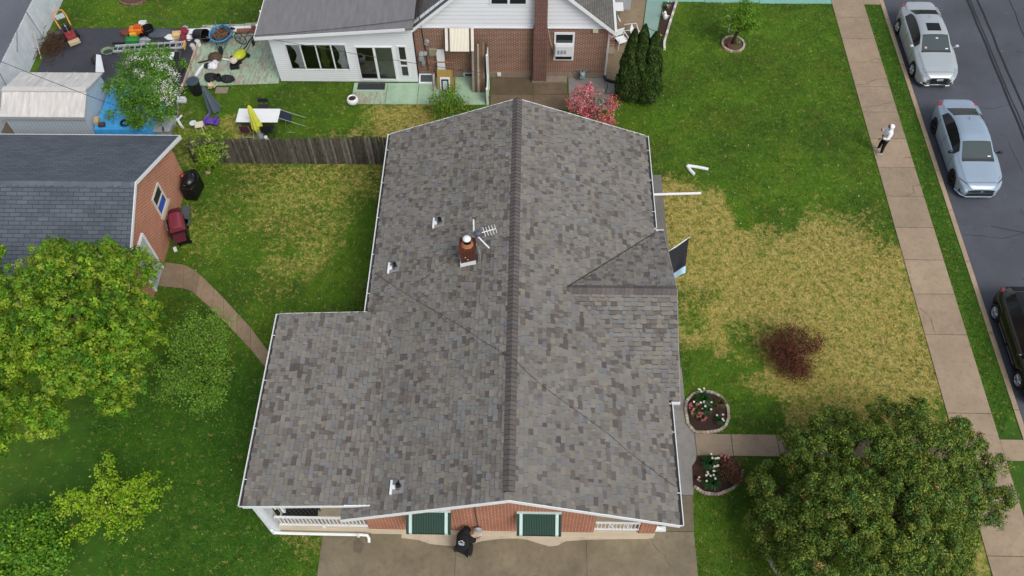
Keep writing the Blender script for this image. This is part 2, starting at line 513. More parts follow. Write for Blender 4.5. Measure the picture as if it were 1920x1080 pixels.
# curved garden path at the left
cp = [(-14.6, 18.85), (-14.16, 18.7), (-13.3, 18.58), (-12.85, 18.35), (-12.32, 17.9), (-11.44, 17.07), (-10.19, 15.81), (-9.27, 14.71), (-8.4, 13.7)]
cq = [(-14.6, 17.75), (-13.99, 17.59), (-13.05, 17.5), (-12.7, 17.36), (-12.34, 17.06), (-11.24, 16.09), (-10.03, 14.92), (-9.35, 14.17), (-8.6, 13.2)]
pc = []
for i in range(len(cp) - 1):
    n = 2 if 2 < i < 6 else 1
    for k in range(n):
        f0, f1 = k / n + .006, (k + 1) / n - .006
        L = lambda a, c, f: (a[0] + (c[0] - a[0]) * f, a[1] + (c[1] - a[1]) * f)
        pc.append([L(cq[i], cq[i + 1], f0), L(cq[i], cq[i + 1], f1), L(cp[i], cp[i + 1], f1), L(cp[i], cp[i + 1], f0)])
b = MB()
for i, p in enumerate(pc):
    k = .82 if i < 4 else random.uniform(.95, 1.1); b.col = (k, k, k); b.prism(p, -.05, .028)
PAVE.append(cq + cp[::-1])
struct(b.build("garden_path", concrete("path_concrete", '#8f7b63', .2)))

# neighbour's ground
slabs("alley", M_ALLEY, [rect(-34, -22.95, 10, 60)], .02)
slabs("black_pad", M_PAD, [[(-22.5, 27.5), (-15.5, 27.5), (-15.42, 28.5), (-15.62, 32.15), (-22.45, 32.1)]], .03, tints=[1])
slabs("shed_yard", mat('#6c6153', .85, .25, 2), [rect(-22.9, -15.95, 23.4, 27.48)], .012, tints=[1])
slabs("patio", M_GPATIO, [[(-15.5, 28.3), (-13.6, 28.36), (-13.6, 30.1), (-15.55, 30.1)], [(-13.58, 28.36), (-11.3, 28.5), (-11.3, 30.1), (-13.58, 30.1)], [(-15.55, 30.12), (-13.6, 30.12), (-13.6, 32.45), (-15.58, 32.35)], [(-13.58, 30.12), (-11.3, 30.12), (-11.3, 32.75), (-13.58, 32.5)]], .032)
slabs("patio_by_door", M_GPATIO2, [rect(-7.9, -6.4, 28.0, 28.55), rect(-6.38, -5.0, 27.25, 28.55), rect(-4.98, -3.4, 27.25, 28.95), rect(-3.38, -1.98, 27.25, 28.95)], .03)
slabs("patio_worn_corner", M_GPATIO, [rect(-7.9, -6.4, 27.25, 27.99)], .028)
slabs("damp_pad", M_BROWNC, [rect(-1.76, .1, 27.9, 28.95), rect(.12, 1.6, 27.9, 28.95), rect(-1.76, .1, 27.0, 27.88), rect(.12, 1.66, 27.0, 27.88)], .03, tints=[.8, 1, 1.05, 1.1])
slabs("grey_pad", M_GREYC, [rect(1.68, 3.3, 27.95, 28.95), rect(1.7, 3.6, 27.0, 27.93), [(3.32, 28.0), (4.0, 28.0), (4.0, 28.62), (3.32, 28.95)]], .03, tints=[1.15, 1.05, 1.2])
slabs("neighbour_walk", M_TANC, [[(3.3, 28.96), (4.02, 28.66), (4.65, 28.7), (4.95, 30.6), (3.3, 30.6)], [(3.3, 30.62), (4.95, 30.62), (5.2, 32.4), (3.3, 32.4)], [(3.3, 32.42), (5.2, 32.42), (5.5, 34.3), (3.3, 34.3)], [(3.3, 34.32), (5.52, 34.32), (6.2, 42), (3.3, 42)]], .03)
slabs("teal_walk", M_TEALW, [[(4.67, 28.3), (5.0, 28.3), (5.6, 31.0), (5.0, 30.6)], [(5.0, 30.65), (5.65, 31.0), (5.86, 32.0), (5.24, 32.4)], [(5.26, 32.44), (5.87, 32.04), (6.3, 34.2), (5.54, 34.3)]], .028)
slabs("teal_front_walk", M_TEAL, [rect(5.6, 8.3, 34.2, 36), rect(8.32, 10.9, 34.16, 36), rect(10.92, 14.34, 34.1, 36)], .03)

# cracks in the pavement and the road
def cracks(name, lines, w, z, m):
    b = MB(); g = np.random.default_rng(17)
    for pts in lines:
        P = []
        for (x0, y0), (x1, y1) in zip(pts[:-1], pts[1:]):
            n = max(2, int(math.hypot(x1 - x0, y1 - y0) / .12))
            P += [(x0 + (x1 - x0) * i / n + g.normal() * .018, y0 + (y1 - y0) * i / n + g.normal() * .018) for i in range(n)]
        P.append(pts[-1])
        for (x0, y0), (x1, y1) in zip(P[:-1], P[1:]):
            d = Vector((x1 - x0, y1 - y0)); d.normalize(); q = Vector((-d.y, d.x)) * w * g.uniform(.5, 1.1) / 2
            b.add([(x0 - q.x, y0 - q.y, z), (x1 - q.x, y1 - q.y, z), (x1 + q.x, y1 + q.y, z), (x0 + q.x, y0 + q.y, z)], [(0, 1, 2, 3)])
    return struct(b.build(name, m))
cracks("sidewalk_cracks", [[(14.4, 28.6), (14.9, 28.65), (15.3, 28.95), (15.85, 29.0)], [(14.4, 27.2), (15.1, 27.35), (15.85, 27.55)], [(15.1, 22.3), (15.5, 22.5), (15.55, 22.8), (15.85, 22.9)], [(15.3, 30.1), (15.6, 30.3), (15.85, 30.2)], [(14.4, 17.0), (14.7, 16.6), (14.75, 15.9)], [(15.5, 24.3), (15.85, 24.35)], [(14.8, 12.7), (15.0, 11.9), (15.4, 11.2)]], .018, .0375, mat('#3a3129', .9))
cracks("road_cracks", [[(17.0, 20.5), (18.5, 20.3), (19.5, 20.6), (20.8, 20.5)], [(19.6, 21.8), (19.9, 20.6), (19.7, 19.0), (20.1, 17.2)], [(18.2, 35), (18.5, 34), (19.6, 33.5)], [(22.2, 31), (23.4, 30.6), (24.5, 31)], [(20.2, 25.5), (20.3, 23.8), (20.8, 23)], [(18.6, 18.5), (19.4, 17.4), (20.8, 17.2)], [(19.0, 27.5), (20.0, 27.3), (20.9, 27.6)]], .022, -.0955, mat('#26272b', .8))
cracks("driveway_cracks", [[(3.95, 8.3), (4.1, 8.0), (4.35, 7.75), (4.5, 7.4)], [(-1.9, 7.0), (-.6, 6.95), (.4, 7.05)], [(1.95, 5.9), (3.4, 6.1), (5.3, 6.0)]], .016, .0305, mat('#3d352c', .9))
# ------------------------------------------------------------------ building materials
def shingle_mat():
    t = NT("architectural_shingles")
    c = t.attr("Col", "Color")
    f = t.noise(140, 2); g = t.noise(.7, 4); h = t.noise(14, 3)
    c = t.mix(1.0, c, t.mix(f, (.72,) * 3, (1.28,) * 3), 'MULTIPLY')
    c = t.mix(1.0, c, t.mix(t.ramp(g, .3, .7), (.93, .92, .91), (1.06, 1.06, 1.08)), 'MULTIPLY')
    c = t.mix(1.0, c, t.mix(h, (.9,) * 3, (1.1,) * 3), 'MULTIPLY')
    t.bump(f, .4, .004)
    return t.done(c, .85, spec=.3)
M_SH = shingle_mat()

def brick_mat(name, c1, c2, c3, mortar, ms=.011, axis='y', bw=.205, bh=.068, var=.3):
    """running-bond brick on a vertical wall; axis = horizontal run of the wall"""
    t = NT(name)
    g = t.n("ShaderNodeNewGeometry").outputs["Position"]
    sp = t.n("ShaderNodeSeparateXYZ"); t.l(g, sp.inputs[0])
    cb = t.n("ShaderNodeCombineXYZ")
    t.l(sp.outputs['X' if axis == 'x' else 'Y'], cb.inputs[0]); t.l(sp.outputs['Z'], cb.inputs[1])
    br = t.n("ShaderNodeTexBrick")
    br.offset = .5
    t.l(cb.outputs[0], br.inputs["Vector"])
    br.inputs["Color1"].default_value = lin(c1) + (1,)
    br.inputs["Color2"].default_value = lin(c2) + (1,)
    br.inputs["Mortar"].default_value = lin(mortar) + (1,)
    br.inputs["Scale"].default_value = 1
    br.inputs["Mortar Size"].default_value = ms
    br.inputs["Mortar Smooth"].default_value = .1
    br.inputs["Brick Width"].default_value = bw
    br.inputs["Row Height"].default_value = bh
    n = t.noise(1.4, 4); f = t.noise(45, 3)
    o = t.mix(t.math('MULTIPLY', t.ramp(t.noise(7, 3), .45, .7), .5), br.outputs[0], c3)
    o = t.mix(br.outputs["Fac"], o, mortar)
    o = t.mix(1.0, o, t.mix(n, (1 - var,) * 3, (1 + var,) * 3), 'MULTIPLY')
    o = t.mix(1.0, o, t.mix(f, (.75,) * 3, (1.25,) * 3), 'MULTIPLY')
    t.bump(t.math('SUBTRACT', 1.0, br.outputs["Fac"]), .5, .006)
    return t.done(o, .85, spec=.25)
M_BRICK_X = brick_mat("red_brick", '#93401f', '#a84e2a', '#7a3520', '#bfae98', axis='x', ms=.01)
M_BRICK_Y = brick_mat("red_brick_side", '#8e4a33', '#a55a3e', '#7a3a2b', '#b3a594', axis='y')
M_WHITE = mat('#e3e5e6', .45, .05, 3)
M_WHITE2 = mat('#d5dade', .5, .06, 3)
M_GUT = mat('#dcdfe1', .4, .05, 3)
M_DARK = mat('#1b1c1e', .5, .2, 8)
M_BEIGE = mat('#cbbca3', .8, .08, 2, .1)
M_GLASS = NT("dark_glass").done((.02, .026, .03), .06, spec=.8)
M_BLACK = mat('#0d0d0f', .45, .2, 8)
M_METAL = mat('#9a9da0', .35, .1, 10, metal=.8)

SH_PAL = [('#726e67', 7), ('#76726a', 6), ('#6d6962', 6), ('#6b6968', 3), ('#787265', 4), ('#676058', 3.4), ('#5d5650', 3), ('#544e49', 2.4), ('#635c56', 1.8), ('#716b62', 5), ('#6e6f6a', 3)]
SH_C = np.array([lin(c) for c, _ in SH_PAL]); SH_W = np.array([w for _, w in SH_PAL]); SH_W = SH_W / SH_W.sum()
SH_C = SH_C * .95 + (SH_C * SH_W[:, None]).sum(0) * .05
def shingles(name, parent, O, U, V, ulen, vlen, m, expo=.143, pal=SH_C, pw=SH_W, gain=1.0, clip=None, lo=.08, hi=.27, seed=1):
    """courses of laminated tabs as real overlapping pieces. U runs along a course, V up the slope."""
    g = np.random.default_rng(seed)
    O = np.array(O, float); U = np.array(U, float); V = np.array(V, float)
    N = np.cross(U, V); N /= np.linalg.norm(N)
    if N[2] < 0: N = -N
    co = []; cl = []
    nrow = int(math.ceil(vlen / expo))
    for r in range(nrow):
        v0 = r * expo; v1 = min(v0 + expo * 1.25, vlen + .02)
        u = -g.uniform(0, .3)
        raised = g.random() < .5
        while u < ulen:
            w = g.uniform(lo, hi)
            a, b_ = max(u, 0), min(u + w, ulen)
            u += w
            raised = not raised if g.random() < .88 else raised
            if b_ - a < .02: continue
            if clip is not None and not clip((a + b_) / 2, v0): continue
            th = .026 if raised else .007
            i = g.choice(len(pal), p=pw)
            c = pal[i] * g.uniform(.94, 1.06) * gain * 1.14 * np.array((.98, 1.0, 1.035))
            if raised and g.random() < .2: c = c * .86
            bv = v0 - (.018 if raised else 0)
            p = lambda uu, vv, h: O + U * uu + V * vv + N * h
            t0, t1, t2, t3 = p(a, bv, th + .006), p(b_, bv, th + .006), p(b_, v1, .002), p(a, v1, .002)
            sk = .017 if raised else .007
            b0, b1, b2, b3 = p(a, bv - sk, -.004), p(b_, bv - sk, -.004), p(b_, v1, -.006), p(a, v1, -.006)
            co += [t0, t1, t2, t3]; cl += [c] * 4
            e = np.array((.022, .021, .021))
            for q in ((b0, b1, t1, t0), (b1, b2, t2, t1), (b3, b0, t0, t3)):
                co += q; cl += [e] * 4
    co = np.array(co)
    return fast_mesh(name, co, 4, m, parent, np.array(cl))

def ridge_caps(name, parent, p0, p1, side_a, side_b, m, w=.185, expo=.15, col='#5f5956', seed=3):
    """row of bent cap shingles from p0 to p1; side_a/b = unit vectors down each slope"""
    g = np.random.default_rng(seed)
    p0 = np.array(p0, float); p1 = np.array(p1, float); d = p1 - p0; L = np.linalg.norm(d); d /= L
    A = np.array(side_a, float); B = np.array(side_b, float); up = np.array((0, 0, 1.0))
    co = []; cl = []
    for i in range(int(L / expo) + 1):
        s0 = i * expo - .0; s1 = min(s0 + expo * 1.5, L)
        c = np.array(lin(col)) * g.uniform(.86, 1.14)
        hi, lo_ = .045, .02
        q = lambda s, side, k, h: p0 + d * s + side * k + up * h
        rows = []
        for s, h in ((s0, hi), (s1, lo_)):
            rows.append([q(s, A, w, h - .012), q(s, A, w * .45, h + .006), q(s, A, 0, h + .02), q(s, B, w * .45, h + .006), q(s, B, w, h - .012)])
        for k in range(4):
            co += [rows[0][k], rows[0][k + 1], rows[1][k + 1], rows[1][k]]; cl += [c] * 4
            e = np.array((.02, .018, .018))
            lowr = [r_ - up * .03 - d * .014 for r_ in rows[0]]  # dark strip sloping out from each butt, painting in the cap's shadow line
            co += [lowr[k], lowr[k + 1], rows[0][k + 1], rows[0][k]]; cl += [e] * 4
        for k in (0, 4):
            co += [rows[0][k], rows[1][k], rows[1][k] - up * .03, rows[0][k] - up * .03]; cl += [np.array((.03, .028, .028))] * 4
    return fast_mesh(name, np.array(co), 4, m, parent, np.array(cl))

# ------------------------------------------------------------------ the house in the middle
RX, RZ, SL = -.48, 4.6, .389            # ridge line, height and slope
EL, ER, Y0, Y1 = -5.37, 4.41, 7.85, 22.95
EZ = RZ - SL * (RX - EL)
house = thing("brick_house", "red brick ranch house with a large mottled grey shingle roof in the middle", "house", (-.5, 15, 0))
nl = math.hypot(1, SL)
UY = (0, 1, 0)
b = MB()
b.poly3([(EL, Y0, EZ), (RX, Y0, RZ), (ER, Y0, RZ - SL * (ER - RX)), (ER, Y0, RZ - SL * (ER - RX) - .14), (RX, Y0, RZ - .15), (EL, Y0, EZ - .14)], (0, Y1 - Y0, 0))
roof = b.build("roof", mat('#3b3836', .9), house)
sl_left = (RX - EL) * nl
shingles("shingle_slope", roof, (EL, Y0, EZ), UY, (1 / nl, 0, SL / nl), Y1 - Y0, sl_left - .02, M_SH, seed=11)
shingles("shingle_slope", roof, (ER, Y1, RZ - SL * (ER - RX)), (0, -1, 0), (-1 / nl, 0, SL / nl), Y1 - Y0, (ER - RX) * nl - .02, M_SH, seed=12)
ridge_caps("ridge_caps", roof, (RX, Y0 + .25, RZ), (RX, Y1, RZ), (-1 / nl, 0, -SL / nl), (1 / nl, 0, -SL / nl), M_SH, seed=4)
# front (street) gable
GY, GX, GE = 15.12, 4.76, 3.30          # ridge y, outer edge, half width
GZ = RZ - SL * (1.23 - RX)
gez = GZ - SL * GE
b = MB()
b.poly3([(GX, GY - GE, gez), (GX, GY, GZ), (GX, GY + GE, gez), (GX, GY + GE, gez - .14), (GX, GY, GZ - .15), (GX, GY - GE, gez - .14)], (-2.0, 0, 0))
b.poly3([(1.25, GY, GZ - .02), (2.9, GY - GE * .5, GZ - SL * GE * .5 - .02), (2.9, GY + GE * .5, GZ - SL * GE * .5 - .02)], (0, 0, -.1))
b.build("front_gable_roof", mat('#3b3836', .9), house)
cg = bpy.data.objects["front_gable_roof"]
def cgclip(side):
    # drop tabs lying under the main roof
    def f(u, v):
        y = GY - GE + v / nl if side < 0 else GY + GE - v / nl
        z = gez + v / nl * SL
        x = GX - u if side > 0 else (GX - 3.6) + u
        return z > RZ - SL * (x - RX) - .10
    return f
shingles("shingle_slope", cg, (GX - 3.6, GY - GE, gez), (1, 0, 0), (0, 1 / nl, SL / nl), 3.6, GE * nl - .02, M_SH, seed=13, clip=cgclip(-1))
shingles("shingle_slope", cg, (GX, GY + GE, gez), (-1, 0, 0), (0, -1 / nl, SL / nl), 3.6, GE * nl - .02, M_SH, seed=14, clip=cgclip(1))
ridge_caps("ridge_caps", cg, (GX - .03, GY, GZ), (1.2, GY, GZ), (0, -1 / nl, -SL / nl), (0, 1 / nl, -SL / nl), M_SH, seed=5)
b = MB()
b.poly3([(1.24, GY + .02, GZ + .035), (4.5, GY + GE - .08, gez + .05), (4.5, GY + GE - .03, gez + .05), (1.24, GY + .07, GZ + .035)], (0, 0, -.03))
b.build("valley_cut", mat('#3a3634', .8), cg)
b = MB()   # boards on the street gable and its wall
b.poly3([(GX - .35, GY - GE + .3, .0), (GX - .35, GY + GE - .3, .0), (GX - .35, GY + GE - .3, gez - .05), (GX - .35, GY, GZ - .2), (GX - .35, GY - GE + .3, gez - .05)], (-.25, 0, 0))
b.build("gable_wall", mat('#cfc9bd', .7), house)
b = MB()
b.poly3([(GX + .0, GY - GE - .02, gez - .15), (GX + .0, GY, GZ - .16), (GX + .0, GY + GE + .02, gez - .15), (GX + .0, GY + GE + .02, gez + .0), (GX + .0, GY, GZ - .0), (GX + .0, GY - GE - .02, gez + .0)], (.022, 0, 0))
b.build("rake_board", mat('#8d8782', .6), house)
# porch roof at the left, a flatter slope over the main roof
PX0, PX1, PY0, PY1, PZ0, PZ1 = -8.28, -4.54, 8.18, 14.74, 2.78, 3.02
ps = (PZ1 - PZ0) / (PX1 - PX0); pn = math.hypot(1, ps)
b = MB()
b.poly3([(PX0, PY0, PZ0), (PX1, PY0, PZ1), (PX1, PY0, PZ1 - .08), (PX0, PY0, PZ0 - .16)], (0, PY1 - PY0, 0))
pr = b.build("porch_roof", mat('#3b3836', .9), house)
shingles("shingle_slope", pr, (PX0, PY0, PZ0 + .004), UY, (1 / pn, 0, ps / pn), PY1 - PY0, (PX1 - PX0) * pn + .1, M_SH, seed=15)
b = MB()
b.poly3([(PX0, PY0 - .022, PZ0 + .012), (PX1 + .12, PY0 - .022, PZ1 + .02), (PX1 + .12, PY0 - .022, PZ1 - .06), (PX1 - .75, PY0 - .022, PZ1 - .16), (PX0, PY0 - .022, PZ0 - .14)], (0, .02, 0))
b.build("porch_fascia", M_WHITE, house); b = MB()
b.poly3([(PX0, PY1 + .002, PZ0 + .012), (PX1 - .8, PY1 + .002, PZ1 - .05), (PX1 - .8, PY1 + .002, PZ1 - .2), (PX0, PY1 + .002, PZ0 - .17)], (0, .02, 0))
b.build("porch_fascia", M_WHITE, house); b = MB()
b.poly3([(PX1 - .72, PY0 - .03, PZ1 - .035), (PX1 + .12, PY0 - .03, PZ1 + .028), (PX1 + .12, PY0 + .01, PZ1 + .028), (PX1 - .72, PY0 + .01, PZ1 - .028)], (0, 0, .012))
b.build("roof_flashing", M_WHITE, house)
# rake trim of the driveway gable and of the far gable
for yy, dy in ((Y0 - .024, .022), (Y1 + .002, .022)):
    b = MB()
    ez_r = RZ - SL * (ER - RX)
    b.poly3([(EL - .02, yy, EZ + .012), (RX, yy, RZ + .02), (RX, yy, RZ - .15), (EL - .02, yy, EZ - .16)], (0, dy, 0))
    b.poly3([(RX, yy, RZ + .02), (ER + .02, yy, ez_r + .012), (ER + .02, yy, ez_r - .16), (RX, yy, RZ - .15)], (0, dy, 0))
    b.build("rake_board", M_WHITE, house)
# gutters: open troughs with straps
def gutter(x, y0, y1, z, out):
    b = MB()
    s = .11 * out
    prof = [(0, .0), (0, -.1), (s * .75, -.1), (s, .0)]
    for (xa, za), (xb, zb) in zip(prof[:-1], prof[1:]):
        b.poly3([(x + xa, y0, z + za), (x + xb, y0, z + zb), (x + xb, y1, z + zb), (x + xa, y1, z + za)], (-.006 * out, 0, .004))
    b.bb(x + s - .012, x + s + .014, y0, y1, z - .004, z + .012)
    n = max(2, int((y1 - y0) / 1.4))
    for i in range(n):
        yy = y0 + (i + .5) * (y1 - y0) / n
        b.bb(min(x, x + s), max(x, x + s), yy - .012, yy + .012, z + .002, z + .008)
    for yy in (y0, y1 - .01): b.bb(min(x, x + s), max(x, x + s), yy, yy + .01, z - .1, z + .006)
    gt_ = b.build("gutter", M_GUT, house)
    b = MB(); b.bb(min(x, x + s * .8), max(x, x + s * .8), y0 + .02, y1 - .02, z - .05, z - .03); b.build("gutter_bed", mat('#35322f', .9, .2, 6), gt_)
    return gt_
ezr = RZ - SL * (ER - RX)
gutter(ER + .005, Y0, GY - GE - .12, ezr - .01, 1)
gutter(ER + .005, GY + GE + .12, Y1, ezr - .01, 1)
gutter(EL - .005, PY1 + .1, Y1, EZ - .01, -1)
gutter(PX0 - .005, PY0, PY1, PZ0 - .01, -1)
for yy in (GY - GE - .1, GY + GE + .02):
    b = MB(); b.bb(ER + .1, GX + .02, yy, yy + .09, gez - .12, gez - .03); b.build("gutter_return", M_GUT, house)
# walls
b = MB()
b.bb(-4.9, 2.1, 8.3, 8.55, .45, 4.3); 
wl = MB()
wl.poly3([(-4.9, 8.3, .45), (2.1, 8.3, .45), (2.1, 8.3, RZ - SL * (2.1 - RX) - .16), (RX, 8.3, RZ - .16), (-4.9, 8.3, RZ - SL * (RX + 4.9) - .16)], (0, .22, 0))
wl.build("gable_wall", M_BRICK_X, house)
for q in ((-4.9, -4.68, 8.53, 22.6, .45, EZ - .03), (3.78, 4.0, 8.55, 11.8, .45, ezr + .02), (3.78, 4.0, 18.4, 22.6, .45, ezr + .02)):
    wl = MB(); wl.bb(*q); wl.build("side_wall", M_BRICK_Y, house)
wl = MB(); wl.poly3([(-4.67, 22.6, .45), (3.77, 22.6, .45), (3.77, 22.6, ezr), (RX, 22.6, RZ - .2), (-4.67, 22.6, EZ)], (0, -.2, 0)); wl.build("far_wall", M_BRICK_X, house)
wl = MB(); wl.bb(3.5, 4.0, 8.3, 8.545, .36, ezr - .03); wl.build("porch_pier", M_BRICK_X, house)
wl = MB()
wl.bb(-4.92, 4.02, 8.28, 8.6, -.1, .445); wl.bb(-4.92, -4.66, 8.6, 22.62, -.1, .445); wl.bb(3.76, 4.02, 8.6, 22.62, -.1, .445)
wl.build("foundation", M_BEIGE, house)
# recessed entry porch at the right corner
wl = MB(); wl.bb(2.1, 3.5, 8.55, 10.0, .3, .5); wl.bb(2.12, 3.5, 10.0, 10.2, .5, 2.85); wl.bb(2.0, 2.1, 8.53, 10.2, .5, 2.95)
wl.build("porch_recess", M_BEIGE, house)
wl = MB()
for z in (.72, 1.32): wl.bb(2.12, 3.49, 8.31, 8.36, z - .025, z + .025)
x = 2.2
while x < 3.48:
    wl.bb(x - .012, x + .012, 8.325, 8.35, .745, 1.295); x += .115
for xa in (2.5, 3.0):
    wl.tube([(xa, 8.337, .75), (xa + .24, 8.337, 1.29)], .012, 6); wl.tube([(xa + .24, 8.337, .75), (xa, 8.337, 1.29)], .012, 6)
wl.build("porch_railing", M_WHITE, house)
# left porch: floor, base, corner post, railing
wl = MB(); wl.bb(-7.78, -4.93, 8.3, 14.5, -.1, .44); wl.build("porch_base", M_BEIGE, house)
wl = MB(); wl.bb(-8.02, -7.785, 8.26, 8.56, 0, PZ0 - .15); wl.bb(-8.05, -7.97, 8.2, 8.258, .02, PZ0 - .2)
wl.build("porch_post", M_WHITE2, house)
wl = MB(); wl.bb(-7.98, -7.86, 14.2, 14.35, 0, PZ0 - .15); wl.build("porch_post", M_WHITE2, house)
wl = MB(); wl.bb(-7.45, -7.37, 8.46, 8.54, 1.4, PZ0 - .13); wl.build("porch_post", M_WHITE, house)
wl = MB()
for z, hh in ((1.38, .035), (.68, .025)): wl.bb(-7.7, -4.93, 8.30, 8.36, z - hh, z + hh)
for z, hh in ((1.38, .035), (.68, .025)): wl.bb(-7.74, -7.69, 8.57, 14.2, z - hh, z + hh)
x = -7.6
while x < -4.95:
    wl.bb(x - .014, x + .014, 8.315, 8.345, .705, 1.345); x += .118
y = 8.7
while y < 14.2:
    wl.bb(-7.73, -7.70, y - .014, y + .014, .705, 1.345); y += .118
wl.bb(-6.35, -6.25, 8.26, 8.30, .55, .75)
wl.build("porch_railing", M_WHITE, house)
wl = MB()
wl.tube([(-7.98, 8.2, .5), (-7.95, 8.2, .27), (-7.8, 8.2, .22), (-6.5, 8.2, .18), (-5.2, 8.2, .17), (-5.02, 8.19, .16), (-4.96, 8.1, .12), (-4.95, 7.98, .08)], .05, 8)
wl.bb(-5.32, -5.26, 8.13, 8.16, .1, .34)
wl.build("downspout", M_WHITE, house, smooth=False)
wl = MB(); wl.tube([(4.06, 8.75, 2.5), (4.06, 8.7, .35), (4.1, 8.6, .2), (4.36, 8.55, .1)], .052, 8); wl.build("downspout", M_WHITE, house)
wl = MB(); wl.bb(4.0, 4.42, 8.48, 8.62, .05, .17); wl.build("downspout", M_WHITE, house)
# green metal awnings over the two windows
M_GREEN = NT("green_awning")
gz = M_GREEN.n("ShaderNodeTexWave", wave_type='BANDS', bands_direction='X'); gz.inputs["Scale"].default_value = 6.4
M_GREEN.l(M_GREEN.pos(), gz.inputs["Vector"])
M_GREEN.bump(gz.outputs["Fac"], .8, .02)
M_GREEN = M_GREEN.done(M_GREEN.mix(M_GREEN.ramp(gz.outputs["Fac"], .0, .35), '#0f2a22', '#1d4236'), .5)
M_TRIM = mat('#b9cdc8', .5, .06)
for xc in (-2.89, .38):
    wz = MB(); wz.bb(xc - .5, xc + .5, 8.275, 8.31, .95, 2.1); win = wz.build("window", M_WHITE, house)
    wz = MB(); wz.bb(xc - .45, xc + .45, 8.262, 8.29, 1.0, 2.05); wz.build("pane", M_GLASS, win)
    wz = MB()
    w = .66
    tp = [(xc - w, 8.29, 2.31), (xc + w, 8.29, 2.31), (xc + w, 7.76, 1.9), (xc - w, 7.76, 1.9)]
    wz.poly3(tp, (0, -.01, .02))
    wz.bb(xc - w, xc + w, 7.748, 7.77, 1.78, 1.905)
    for s in (-1, 1):
        wz.poly3([(xc + s * w, 8.29, 2.3), (xc + s * w, 7.77, 1.9), (xc + s * w, 7.77, 1.8), (xc + s * w, 8.29, 2.1)], (-.012 * s, 0, 0))
    aw = wz.build("awning", M_GREEN, house)
    for s in (-1, 1):
        wz = MB(); xx = xc + s * (w - .13)
        wz.poly3([(xx - .045, 8.285, 2.335), (xx + .045, 8.285, 2.335), (xx + .045, 7.745, 1.925), (xx - .045, 7.745, 1.925)], (0, -.004, .008))
        wz.bb(xx - .045, xx + .045, 7.738, 7.747, 1.77, 1.93); wz.build("trim_strip", M_TRIM, aw)
    wz = MB(); wz.bb(xc - w, xc + w, 8.24, 8.298, 2.31, 2.36); wz.build("trim_strip", M_TRIM, aw)
# electric riser and a round disc lamp on the gable wall
wz = MB(); wz.tube([(-1.5, 8.27, 3.3), (-1.5, 8.26, 2.2), (-1.48, 8.24, 1.0)], .018, 6); cdt = wz.build("conduit", mat('#4d3a35', .6), house)
wz = MB(); wz.lathe((-1.48, 8.22, .86), [(.13, 0), (.135, .02), (.08, .05), (.02, .07)], 20, Vector((0, -1, .15)).normalized()); wz.build("wall_lamp", mat('#b7bcc4', .3, .05, 6, metal=.5), house)
# cables on the roof
def onroof(x, y): return RZ - SL * abs(x - RX) + .03
wz = MB()
pl = [(-5.3, 16.45), (-4.6, 15.79), (-3.79, 15.06), (-2.18, 13.7), (-1.39, 12.96), (-.7, 12.38), (RX, 12.2), (.0, 11.8), (.52, 11.41), (1.76, 10.67), (2.4, 10.3), (2.95, 9.86), (4.18, 9.09), (4.38, 9.0)]
wz.tube([(x, y, onroof(x, y) + (.03 if abs(x - RX) < .02 else 0)) for x, y in pl], .007, 5)
wz.build("roof_cable", mat('#2f2c2a', .7), house)
# ------------------------------------------------------------------ garage at the left
def tabs_mat(name, c1, c2, mortar, run='x', slope=.475, tw=.40, th=.15, ms=.012, mottle=.16):
    t = NT(name)
    g = t.pos(); sp = t.n("ShaderNodeSeparateXYZ"); t.l(g, sp.inputs[0])
    cb = t.n("ShaderNodeCombineXYZ")
    t.l(sp.outputs['X' if run == 'x' else 'Y'], cb.inputs[0])
    t.l(t.math('MULTIPLY', sp.outputs['Y' if run == 'x' else 'X'], math.hypot(1, slope)), cb.inputs[1])
    br = t.n("ShaderNodeTexBrick"); br.offset = .5
    t.l(cb.outputs[0], br.inputs["Vector"])
    for k, v in (("Color1", c1), ("Color2", c2), ("Mortar", mortar)): br.inputs[k].default_value = lin(v) + (1,)
    br.inputs["Scale"].default_value = 1; br.inputs["Mortar Size"].default_value = ms; br.inputs["Mortar Smooth"].default_value = .3
    br.inputs["Brick Width"].default_value = tw; br.inputs["Row Height"].default_value = th
    o = t.mix(1.0, br.outputs[0], t.mix(t.ramp(t.noise(.8, 5, rough=.65), .3, .7), (1 - mottle,) * 3, (1 + mottle,) * 3), 'MULTIPLY')
    o = t.mix(1.0, o, t.mix(t.noise(60, 3), (.7,) * 3, (1.3,) * 3), 'MULTIPLY')
    t.bump(t.math('SUBTRACT', 1.0, br.outputs["Fac"]), .7, .012)
    return t.done(o, .7, spec=.4)
M_GSH = tabs_mat("blue_grey_tab_shingles", '#4c535b', '#586069', '#363b43')
gar = thing("brick_garage", "brick garage with a dark blue-grey shingle roof beside the wooden picket fence", "garage", (-18, 19.3, 0))
GRX, GRY, GRZ, GH = -13.85, 19.3, 4.05, 4.0
gs = .475
b = MB()
b.poly3([(-26, GRY - GH, GRZ - gs * GH), (-26, GRY, GRZ), (-26, GRY + GH, GRZ - gs * GH), (-26, GRY + GH, GRZ - gs * GH - .12), (-26, GRY, GRZ - .14), (-26, GRY - GH, GRZ - gs * GH - .12)], (26 + GRX, 0, 0))
groof = b.build("roof", M_GSH, gar)
gn = math.hypot(1, gs)
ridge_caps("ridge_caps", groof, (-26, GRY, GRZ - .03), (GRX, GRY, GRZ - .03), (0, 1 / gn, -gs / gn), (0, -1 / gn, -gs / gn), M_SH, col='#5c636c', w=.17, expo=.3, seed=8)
b = MB()
